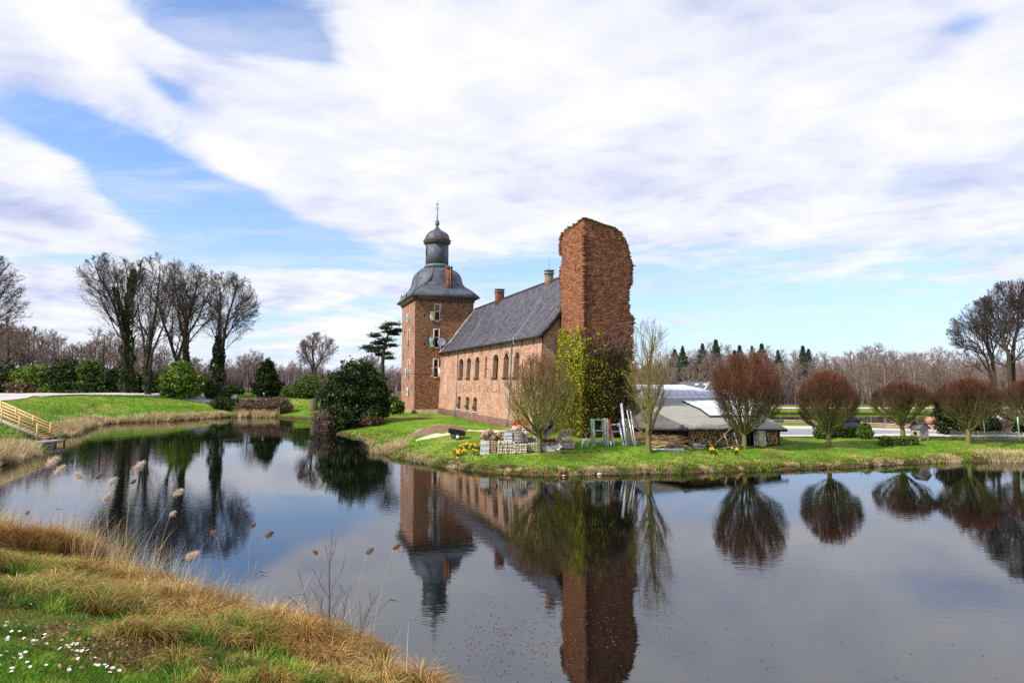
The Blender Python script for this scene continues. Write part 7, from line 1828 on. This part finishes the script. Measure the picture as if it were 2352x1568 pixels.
m = MB(); m.bar(p4(1190, 855, Yt), p4(1172, 905, Yt), .03); m.bar(p4(1175, 855, Yt + .2), p4(1190, 908, Yt + .2), .03); m.build('prop_stand', M_black, tr)
# --- heaps and stumps on the lawn
def mound(px, py, rx, ry, h, mat, label, name, cat, seed):
    g = ground(px, py, 20, 100); rg = np.random.default_rng(seed); V, Fq = [], []; nr, na = 10, 28
    for i in range(nr + 1):
        r = i / nr
        for j in range(na):
            a = 2 * PI * j / na; x, y = g[0] + rx * r * math.cos(a) * (1 + .12 * math.sin(3 * a + seed)), g[1] + ry * r * math.sin(a)
            z = float(H(x, y)[0]) + h * (1 - r ** 1.8) + (rg.normal() * .035 * (r < .98)) - (.08 if r > .99 else 0); V.append((x, y, z))
    for i in range(nr):
        for j in range(na): Fq.append((i * na + j, i * na + (j + 1) % na, (i + 1) * na + (j + 1) % na, (i + 1) * na + j))
    return tag(mesh(name, V, Fq, mat, None, g), label, cat)
mound(1004, 989, 2.9, 1.3, .42, simple('brown_mulch', (.26, .15, .11), (.14, .08, .055), 5, .95, .8, dist=.1), 'flat heap of brown mulch behind the black trailer', 'mulch_heap', 'heap', 1)
mound(1000, 1003, 2.2, .9, .08, simple('pale_sand', (.74, .64, .46), (.60, .50, .34), 4, .95, .2), 'spread of pale sand left of the black trailer', 'sand_patch', 'sand', 2)
mound(966, 994, .75, .55, .34, simple('grey_stone', (.36, .32, .31), (.24, .21, .20), 5, .95, .4), 'rounded grey boulder left of the mulch heap', 'boulder', 'stone', 3)
mound(1170, 991, 3.6, 1.0, .04, MATS['pale_sand'], 'strip of trodden pale ground beside the stone stacks', 'sand_strip', 'sand', 4)
g = ground(722, 942, 60, 120); m = MB(); m.lathe(g - UP * .2, [(.75, 0), (.62, .4), (.58, 1.9), (.55, 2.0)], 12); tag(m.build('tree_stump', M_bark, None, g), 'tall grey tree stump on the far shore', 'stump')
g = ground(900, 952, 40, 100); m = MB(); m.lathe(g - UP * .1, [(.16, 0), (.15, 1.1), (.19, 1.12), (.19, 1.22), (.08, 1.3)], 10); tag(m.build('stone_post', M_stone, None, g), 'short round stone post left of the tower', 'post')
g = ground(2016, 1012, 20, 90)
# --- landing stage and stairs on the left
st = thing('wooden_stairs', PZ(60, 985, 1.0), 'new wooden stairs with orange railing going down to the water', 'stairs')
def z5(u, v): return src(u / 4.48, 1550 + v / 4.48)
def p5(u, v, Y): return PY(*z5(u, v), Y)
e_top = np.array([0, 0, 0]); near_s = lambda u, v: p5(u, v, 55.0); 
N0, N1 = p5(-260, 470, 55.4), p5(860, 955, 54.2)          # near string
F_ = p5(60, 605, 57.5) - p5(60, 650, 55.0); Fd = np.array([.30, 1.15, 0])
m = MB(); m.bar(N0, N1, .10, .28); m.build('stringer', M_wood_old, st)
m = MB(); m.bar(N0 + Fd, N1 + Fd, .10, .28); m.build('stringer', M_wood_old, st)
for k in range(15):
    s = (k + .5) / 15.5; q = N0 + (N1 - N0) * s; m = MB(); d_ = norm((N1 - N0) * [1, 1, 0]); m.obox(q + UP * .14 - d_ * .15, d_ * .32, Fd, UP * .05); m.build('tread', M_wood_new, st)
for side, dd in (('near', np.zeros(3)), ('far', Fd)):
    for k in (.02, .27, .55, .83):
        q = N0 + (N1 - N0) * k + dd; m = MB(); m.bar(q - UP * .3, q + UP * 1.12, .12); m.build('post', M_wood_new, st)
    for hgt in (1.05, .78, .50):
        if side == 'near' and hgt < .6: pass
        m = MB(); m.bar(N0 + dd + UP * hgt, N0 + (N1 - N0) * (.84 if side == 'near' else 1.02) + dd + UP * (hgt if side == 'near' else hgt * .9), .05, .14); m.build('rail', M_wood_new, st)
pf_ = thing('landing_stage', PZ(135, 1020, .1), 'small wooden landing stage at the foot of the stairs', 'jetty')
a, b = p5(830, 900, 54.6), p5(1180, 905, 55.6); a[2] = b[2] = .42
fw = np.array([.1, -1.5, 0]); dxp = norm((b - a) * [1, 1, 0]); lenp = np.linalg.norm((b - a)[:2])
m = MB()
for k in range(12): m.obox(a + dxp * lenp * k / 12 + fw * .0, dxp * (lenp / 12 - .02), fw, UP * .05)
m.build('deck', simple('pale_deck', (.66, .56, .44), (.52, .42, .32), 3), pf_)
m = MB(); m.obox(a + fw + [0, 0, -.16], dxp * lenp, -fw * .04, UP * .155); m.obox(a + fw + [0, 0, -.40], dxp * lenp, -fw * .04, UP * .12); m.obox(a + dxp * lenp + UP * -.16, fw, -dxp * .05, UP * .155); m.build('fascia', M_wood_old, pf_)
m = MB()
for k in (0, .5, 1): m.bar(a + dxp * (lenp - .1) * k + dxp * .05 + fw * .95 - UP * 1.2, a + dxp * (lenp - .1) * k + dxp * .05 + fw * .95 - UP * .01, .12); m.bar(a + dxp * (lenp - .1) * k + dxp * .05 + fw * .05 - UP * 1.2, a + dxp * (lenp - .1) * k + dxp * .05 + fw * .05 - UP * .01, .12)
m.build('pile', M_wood_brown, pf_)
# --- solar roofed barn, tin roof and slate house behind the log store
def house(name, rl, rr, el, er, Yr, Ye, mat, wallm, label, cat='building', back=3.0):
    a, b, c, d = PY(*rl, Yr), PY(*rr, Yr), PY(*er, Ye), PY(*el, Ye); t = thing(name, d * [1, 1, 0] + UP * .9, label, cat)
    a[2] = b[2] = (a[2] + b[2]) / 2; c[2] = d[2] = (c[2] + d[2]) / 2
    m = MB(); slab(m, [d, c, b, a], .1); bo = np.array([0, Yr - Ye, 0]) * 1.0; slab(m, [a, b, b + bo - UP * (a[2] - d[2]), a + bo - UP * (a[2] - d[2])], .1); r = m.build('roof', mat, t)
    m = MB(); ins = .15; zz = d[2] - .1
    m.poly([d * [1, 1, 0] + [ins, ins, .4], c * [1, 1, 0] + [-ins, ins, .4], c * [1, 1, 0] + [-ins, ins, zz], d * [1, 1, 0] + [ins, ins, zz]])
    for p, q, s in ((d, a, ins), (c, b, -ins)):
        e = q + bo; m.poly([p * [1, 1, 0] + [s, ins, .4], e * [1, 1, 0] + [s, -ins, .4], e * [1, 1, 0] + [s, -ins, zz], q + [s, 0, -.15], p * [1, 1, 0] + [s, ins, zz]])
    m.build('wall', wallm, t); return t, r, (a, b, c, d)
t_, r_, (a, b, c, d) = house('solar_barn', (1476, 893.5), (1668, 897.5), (1455, 914), (1712, 919), 62, 57.5, M_tin, M_brick_low, 'long low barn roof covered with solar panels behind the log store', 'barn')
nn_ = norm(np.cross(c - d, a - d)); nn_ = nn_ if nn_[2] > 0 else -nn_
for i in range(15):
    for j in range(2):
        f0, f1 = (i + .06) / 15, (i + .94) / 15; g0, g1 = (j * .62 + .05) if j == 0 else .68, .62 if j == 0 else .95
        g0, g1 = (.40, .94) if j == 0 else (.05, .36)
        P_ = lambda f, g: (d + (c - d) * f) * (1 - g) + (a + (b - a) * f) * g + nn_ * .05
        m = MB(); m.poly([P_(f0, g0), P_(f1, g0), P_(f1, g1), P_(f0, g1)]); m.build('solar_panel', M_solar, r_)
house('tin_roof_shed', (1446, 879.5), (1570, 886.5), (1440, 893), (1618, 893.5), 72, 67, M_tin, M_brick_low, 'pale tin roofed outbuilding behind the solar panels', 'shed')
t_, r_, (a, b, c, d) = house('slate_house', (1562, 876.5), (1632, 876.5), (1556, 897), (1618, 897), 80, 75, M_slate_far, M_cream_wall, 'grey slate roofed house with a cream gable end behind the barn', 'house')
for f in (.55, .85):
    m = MB(); q = (d + (c - d) * f) * .45 + (a + (b - a) * f) * .55; m.obox(q + UP * .06, [.5, 0, 0], (a - d) * .16, UP * .05); m.build('roof_window', M_panel_white, r_)
m = MB(); g1, g2, g3 = PY(1630, 877, 79.9), PY(1617, 897, 74.8), PY(1650, 897, 84)
m.bar(g1, g2, .2, .12); m.bar(g1, g3, .2, .12); m.build('verge', M_lead, t_)
m = MB(); m.poly([g1 - UP * .1, PY(1619, 897, 75), PY(1619, 915, 75), PY(1648, 915, 84), PY(1648, 897, 84)]); m.build('gable_end', M_cream_wall, t_)
m = MB(); q = PY(1738, 923, 88); q[2] = .9; m.box(q + [0, 0, 1.0], 2.6, 1.8, 2.0); t_ = m.build('white_container', M_white, None, q); tag(t_, 'white site container by the back pond', 'container')
m = MB(); m.box(q + [0, 0, 2.05], 2.8, 2.0, .12); m.build('lid', M_lead, t_); m = MB(); m.box(q + [.3, -.92, .9], .8, .04, 1.7); m.build('door', M_alu, t_)
# --- low walls of the back pond, planters
def lowwall(p, q, h, w, mat, label, z=.75):
    m = MB(); a, b = np.array(p, float), np.array(q, float); d = norm(b - a); n = np.array([-d[1], d[0], 0]); m.obox([*a[:2], z - .6], [*(b - a)[:2], 0], n * w, UP * (h + .6))
    o = m.build('low_wall', mat, None, (a[0], a[1], z), uv=True); tag(o, label, 'wall')
    m = MB(); m.obox([*(a - n[:2] * .04), z + h], [*(b - a)[:2], 0], n * (w + .08), UP * .06); m.build('coping', M_stone, o); return o
W1 = px_line([(1600, 969.5), (1800, 970), (1950, 973), (2003, 978)], .8)
for i, (a, b) in enumerate(zip(W1, W1[1:])): lowwall(a, b, .28, .3, M_brick_low, ('left', 'middle', 'right')[i] + ' stretch of the low brick wall along the back pond, left of the drive gap', .75)
W2 = px_line([(2008, 981), (2120, 986), (2250, 989)], .8)
for i, (a, b) in enumerate(zip(W2, W2[1:])): lowwall(a, b, .42, .3, M_brick_low, ('nearer', 'farther')[i] + ' stretch of the taller low brick wall behind the hutch', .75)
def planter(px, py, Y, label, w=.9):
    q = PY(px, py, Y); t = thing('planter', q, label, 'planter'); m = MB(); m.box(q + UP * .35, w, w, .7); m.build('tub', MATS['terracotta'], t)
    rg = np.random.default_rng(int(px)); P = fills(q, rg, [((0, 0, .85), (w * .7, w * .7, .35))], 500, .4); V, f_ = leaves(P, np.full(500, .1), rg); mesh('foliage', V, f_, M_bush_mid, t, rnd=rg.random(500))
planter(2137, 972, 62, 'square clay planter with a green cushion plant right of the hutch', .75)
q = PY(1888, 966, 70.5); m = MB(); m.lathe(q, [(.25, .0), (.12, .12), (.5, .45), (.62, .5), (.5, .52)], 12); tag(m.build('stone_urn', M_dark_trim, None, q), 'dark bowl shaped urn on the low pond wall', 'urn')
# --- dark car behind the clipped bushes
cg = PZ(1921, 993, .86); cy_, sy_ = math.cos(-.30), math.sin(-.30)
car = thing('parked_car', cg, 'dark family car parked on the drive behind the clipped bushes', 'car')
cx_ = np.array([-math.cos(.28), -math.sin(.28), 0]); cyv = np.array([cx_[1], -cx_[0], 0]); cyv = cyv if cyv[1] > 0 else -cyv      # cx_: forwards
SCL = 4.15 / 4.5
def cp(x, y, z): return cg + (cx_ * x + cyv * y) * SCL + UP * (z * SCL)
# body sections from rear (-2.2) to front (2.3): x, half width, sill z, belt z
sec = [(-2.22, .74, .48, .86), (-2.18, .84, .30, 1.00), (-1.6, .89, .24, 1.04), (-.6, .90, .22, 1.02), (.6, .90, .22, .99), (1.15, .90, .22, .97), (1.75, .88, .24, .88), (2.12, .80, .28, .76), (2.28, .62, .36, .62)]
rings_ = [[cp(x, -w, z0 + .08), cp(x, -w * 1.01, (z0 + z1_) / 2), cp(x, -w * .95, z1_ - .03), cp(x, -w * .8, z1_), cp(x, w * .8, z1_), cp(x, w * .95, z1_ - .03), cp(x, w * 1.01, (z0 + z1_) / 2), cp(x, w, z0 + .08), cp(x, w * .85, z0), cp(x, -w * .85, z0)] for x, w, z0, z1_ in sec]
M_car = simple('car_paint', (.016, .018, .028), (.018, .02, .032), 2, .22, 0, spec=.8)
m = MB(); m.loft(rings_); body = m.build('body', M_car, car, smooth=False)
cab = [(-2.15, .76, 1.02), (-1.95, .70, 1.40), (-1.5, .67, 1.54), (-.3, .67, 1.58), (.35, .66, 1.52), (1.12, .74, 1.0)]
m = MB(); lo = lambda x: .98
rings_ = []
for x, w, z in cab: rings_.append([cp(x, -.80, 1.0 - .02), cp(x, -w, z), cp(x, w, z), cp(x, .80, 1.0 - .02)])
rings_ = [[cp(-2.15, -.78, .98), cp(-2.15, -.77, 1.0), cp(-2.15, .77, 1.0), cp(-2.15, .78, .98)]] + [[cp(x, -.80, .98), cp(x, -w, z), cp(x, w, z), cp(x, .80, .98)] for x, w, z in cab[1:-1]] + [[cp(1.15, -.8, .96), cp(1.15, -.78, .98), cp(1.15, .78, .98), cp(1.15, .8, .96)]]
m.loft(rings_); m.build('cabin_glass', M_glass, car)
m = MB(); rr_ = [[cp(x, -w - .012, z + .0), cp(x, -w * .9, z + .035), cp(x, w * .9, z + .035), cp(x, w + .012, z)] for x, w, z in cab[1:-1]]; m.loft(rr_)
for x0, x1 in ((-1.95, -2.15), (-.95, -1.0), (.15, .12), ):
    w0 = np.interp(x0, [c[0] for c in cab], [c[1] for c in cab]); z0 = np.interp(x0, [c[0] for c in cab], [c[2] for c in cab])
    for s in (-1, 1): m.bar(cp(x1, s * .815, .99), cp(x0, s * (w0 + .012), z0), .07)
for s in (-1, 1): m.bar(cp(1.14, s * .795, .98), cp(.35, s * .672, 1.52), .07)
m.build('roof', M_car, car)
for x in (-1.38, 1.36):
    for s in (-1, 1):
        wc = cp(x, s * .80, .33); m = MB(); ang = [2 * PI * i / 20 for i in range(20)]; ws = [(wc + cyv * o + (cx_ * math.cos(a) + UP * math.sin(a)) * r) for o, r in ((0, 0),) for a in ang]
        m.loft([[wc + cyv * o * s + (cx_ * math.cos(a) + UP * math.sin(a)) * r * SCL for a in ang] for o, r in ((-.1, .22), (-.1, .30), (-.08, .33), (.08, .33), (.11, .30), (.11, .22))]); w_ = m.build('wheel', M_rubber, car)
        m = MB(); m.loft([[wc + cyv * o * s + (cx_ * math.cos(a) + UP * math.sin(a)) * r * SCL for a in ang] for o, r in ((.09, .21), (.115, .20), (.10, .05))]); m.build('rim', M_alu, w_)
for s in (-1, 1):
    m = MB(); m.loft([[cp(2.06, s * .78, .72), cp(2.06, s * .52, .74), cp(2.06, s * .52, .60), cp(2.06, s * .78, .58)], [cp(2.25, s * .70, .68), cp(2.285, s * .46, .70), cp(2.30, s * .46, .60), cp(2.26, s * .70, .58)]]); m.build('headlight', M_panel_white, car)
    m = MB(); m.box(cp(.75, s * .98, 1.02), .12, .2, .14, rz=math.atan2(cx_[1], cx_[0])); m.build('mirror', M_car, car)
m = MB(); m.loft([[cp(2.24, -.42, .66), cp(2.24, .42, .66), cp(2.24, .42, .52), cp(2.24, -.42, .52)], [cp(2.31, -.40, .65), cp(2.31, .40, .65), cp(2.31, .40, .53), cp(2.31, -.40, .53)]]); m.build('grille', M_dark_trim, car)
m = MB(); m.obox(cp(2.30, -.26, .40), cyv * .52 * SCL, cx_ * .03, UP * .11); m.build('number_plate', M_white, car)
# --- hutch on legs, ornaments, fence, stakes
def z6(u, v): return src(3150 + u / 3.618, 1600 + v / 3.618)
hg = ground(*z6(1960, 600), 20, 90); Yh = hg[1]
hut = thing('wooden_hutch', hg, 'weathered little wooden house on legs with a round hole', 'hutch')
def p6(u, v, Y): return PY(*z6(u, v), Y)
c0 = p6(1915, 545, Yh); c1 = p6(2045, 545, Yh + .25); c2 = p6(1785, 545, Yh + .75)     # near corner, right, left
for q in (c0, c1, c2): q[2] = c0[2]
hw_ = p6(1915, 400, Yh)[2] - c0[2]; rh = p6(1985, 325, Yh)[2] - c0[2]
m = MB(); e1v, e2v = c1 - c0, c2 - c0
hole_c = c0 + e2v * .48 + UP * hw_ * .42
n = 14; ang = [2 * PI * i / n for i in range(n)]; u2 = norm(e2v)
m.poly([c0, c1, c1 + UP * hw_, c0 + e1v * .5 + UP * rh, c0 + UP * hw_]); m.poly([c2, c2 + e1v, c2 + e1v + UP * hw_, c2 + e1v * .5 + UP * rh, c2 + UP * hw_])
sq = [(-1, -1), (1, -1), (1, 1), (-1, 1)]; W2_, H2_ = np.linalg.norm(e2v), hw_
out = []
for a_ in ang:
    ca, sa = math.cos(a_), math.sin(a_); lim = min((W2_ * (.52 if ca > 0 else .48)) / max(abs(ca), 1e-6), (H2_ * (.58 if sa > 0 else .42)) / max(abs(sa), 1e-6)); out.append(hole_c + u2 * ca * lim + UP * sa * lim)
inn = [hole_c + u2 * math.cos(a_) * .13 + UP * math.sin(a_) * .13 for a_ in ang]
for i in range(n): m.poly([inn[i], inn[(i + 1) % n], out[(i + 1) % n], out[i]])
m.poly([c1, c1 + e2v, c1 + e2v + UP * hw_, c1 + UP * hw_]); m.poly([c0, c1, c1 + e2v, c2]); m.build('wall', M_wood_old, hut)
m = MB(); m.lathe([0, 0, 0], [(.001, 0), (.002, .001)], 4)
nrm2 = norm(np.cross(u2, UP)); nrm2 = nrm2 if nrm2[1] < 0 else -nrm2
m = MB(); m.loft([[hole_c + u2 * math.cos(a_) * r + UP * math.sin(a_) * r + nrm2 * .012 for a_ in ang] for r in (.13, .17)], cap=False); m.build('hole_ring', M_orange, hut)
m = MB(); ov = -norm(e2v) * .12
for s in (0, 1):
    ea = (c0 if s == 0 else c1) + UP * hw_ + (norm(e1v) * (-.12 if s == 0 else .12)) - UP * .06; ra = c0 + e1v * .5 + UP * (rh + .02)
    slab(m, [ea + ov, ra + ov, ra + e2v - ov, ea + e2v - ov], .04)
m.build('roof', M_felt_dark, hut)
for f_, g_2 in ((.06, .05), (.94, .05), (.06, .95), (.94, .95)):
    q = c0 + e1v * f_ + e2v * g_2; m = MB(); m.bar([q[0], q[1], Hp(q) - .1], q, .06); m.build('leg', M_wood_old, hut)
m = MB(); q = p6(1740, 540, Yh - .2); m.poly([q + [-.18, 0, .15], q + [.28, .1, .15], q + [-.02, 0, -.32]]); m.poly([q + [-.18, .03, .15], q + [.28, .13, .15], q + [-.02, .03, -.32]]); m.bar(q + [-.1, .01, -.3], q + [-.1, .01, .1], .05)
tag(m.build('garden_ornament', simple('pink_white', (.80, .62, .62), None, 3), None, q), 'pale pink triangular garden board beside the hutch', 'ornament')
for i, (u, v, r, lb) in enumerate(((1405, 590, .22, 'low dark tree stump at the left end of the box hedge'), (1545, 585, .36, 'broad tree stump behind the box hedge'), (1490, 592, .12, 'small pale cut stump between the two larger stumps'))):
    q = p6(u, v, 50.5); q[2] = Hp(q) - .05; m = MB(); m.lathe(q, [(r * 1.15, 0), (r, .15), (r * .95, .42 - .1 * i), (r * .8, .45 - .1 * i)], 10); tag(m.build('stump', M_wood_brown if i < 2 else M_ply, None, q), lb, 'stump')
M_picket = simple('picket_wood', (.60, .52, .45), (.42, .35, .30), 4, .9, .1)
fn = thing('picket_fence', ground(2184, 1009, 20, 90), 'weathered picket fence running to the right edge', 'fence')
fa, fb = ground(2184, 1009, 20, 90), ground(2420, 1018, 20, 90); nP = 72
m = MB(); m.bar(fa + UP * .58, fb + UP * .58, .03, .06); m.build('rail', M_wood_old, fn); m = MB(); m.bar(fa + UP * .22, fb + UP * .22, .03, .06); m.build('rail', M_wood_old, fn)
rn = random.Random(5); fd = norm((fb - fa) * [1, 1, 0])
for i in range(nP):
    q = fa + (fb - fa) * (i / (nP - 1)); q[2] = Hp(q); h = .74 + rn.uniform(-.03, .03); m = MB()
    w2 = fd * .026; o_ = np.array([.01, -.03, 0]) + UP * .02
    V = [q - w2 + o_, q + w2 + o_, q + w2 + o_ + UP * h * .93, q + o_ + UP * h, q - w2 + o_ + UP * h * .93]; bk_ = [v + np.array([0, .02, 0]) for v in V]
    m.add(V + bk_, [(0, 1, 2, 3, 4), (9, 8, 7, 6, 5), (0, 5, 6, 1), (1, 6, 7, 2), (2, 7, 8, 3), (3, 8, 9, 4), (4, 9, 5, 0)]); m.build('picket', M_picket, fn)
def stake(a, b, Y, mat, r, label): 
    p, q = PY(*a, Y), PY(*b, Y); m = MB(); m.tube([p - UP * .1, q], r, 7); tag(m.build('stake', mat, None, p), label, 'stake')
def z8(u, v): return src(3750 + u / 4.48, 1500 + v / 4.48)
stake(z8(862, 1130), z8(800, 620), 48.5, M_alu, .03, 'thin grey stake leaning beside the tree at the picket fence')
stake(z8(1472, 1140), z8(1432, 750), 49, M_white, .05, 'white painted stake near the right edge')
for i, (u, v, h) in enumerate(((2105, 668, 35), (2310, 640, 25), (1050, 640, 20), (160, 730, 25))):
    stake(z6(u, v), z6(u - 2, v - h * 3.2), 45.5, M_wood_brown, .018, ('thin brown stick in the lawn right of the hutch', 'short brown stick in the lawn before the picket fence', 'short stick in the lawn below the pointed clipped bush', 'brown stick in the shore grass left of the second rusty tree')[i])
# lamp and sign at the far park
for px, py, Y, lb in ((606, 907, 100, 'slim lamp post beside the cone evergreen'),):
    q = PY(px, py, Y); q[2] = Hp(q); t = thing('lamp_post', q, lb, 'lamp'); m = MB(); m.tube([q, q + UP * 2.6], .05, 6); m.build('post', M_dark_trim, t); m = MB(); m.lathe(q + UP * 2.55, [(.08, 0), (.16, .3), (.2, .34), (.02, .45)], 8); m.build('lantern', M_lead, t)
# waterside debris: stones at the island edge
for i, (px, py, s) in enumerate(((1378, 1089, .14), (1128, 1080, .10), (1106, 1076, .08), (1295, 1092, .08))):
    q = PZ(px, py, .04); rg = np.random.default_rng(i); m = MB(); m.loft([[q + [r * s * math.cos(a) * rg.uniform(.85, 1.15) * 1.3, r * s * math.sin(a), z * s] for a in np.linspace(0, 2 * PI, 10)[:-1]] for r, z in ((.6, -.5), (1, 0), (.9, .5), (.4, .8))])
    tag(m.build('stone', M_stone, None, q), ('largest pale stone at the waterline below the upright tree', 'pale stone at the waterline under the daffodil bank', 'small stone left of another at the waterline under the daffodils', 'small pale stone at the lowest point of the island shore')[i], 'stone')
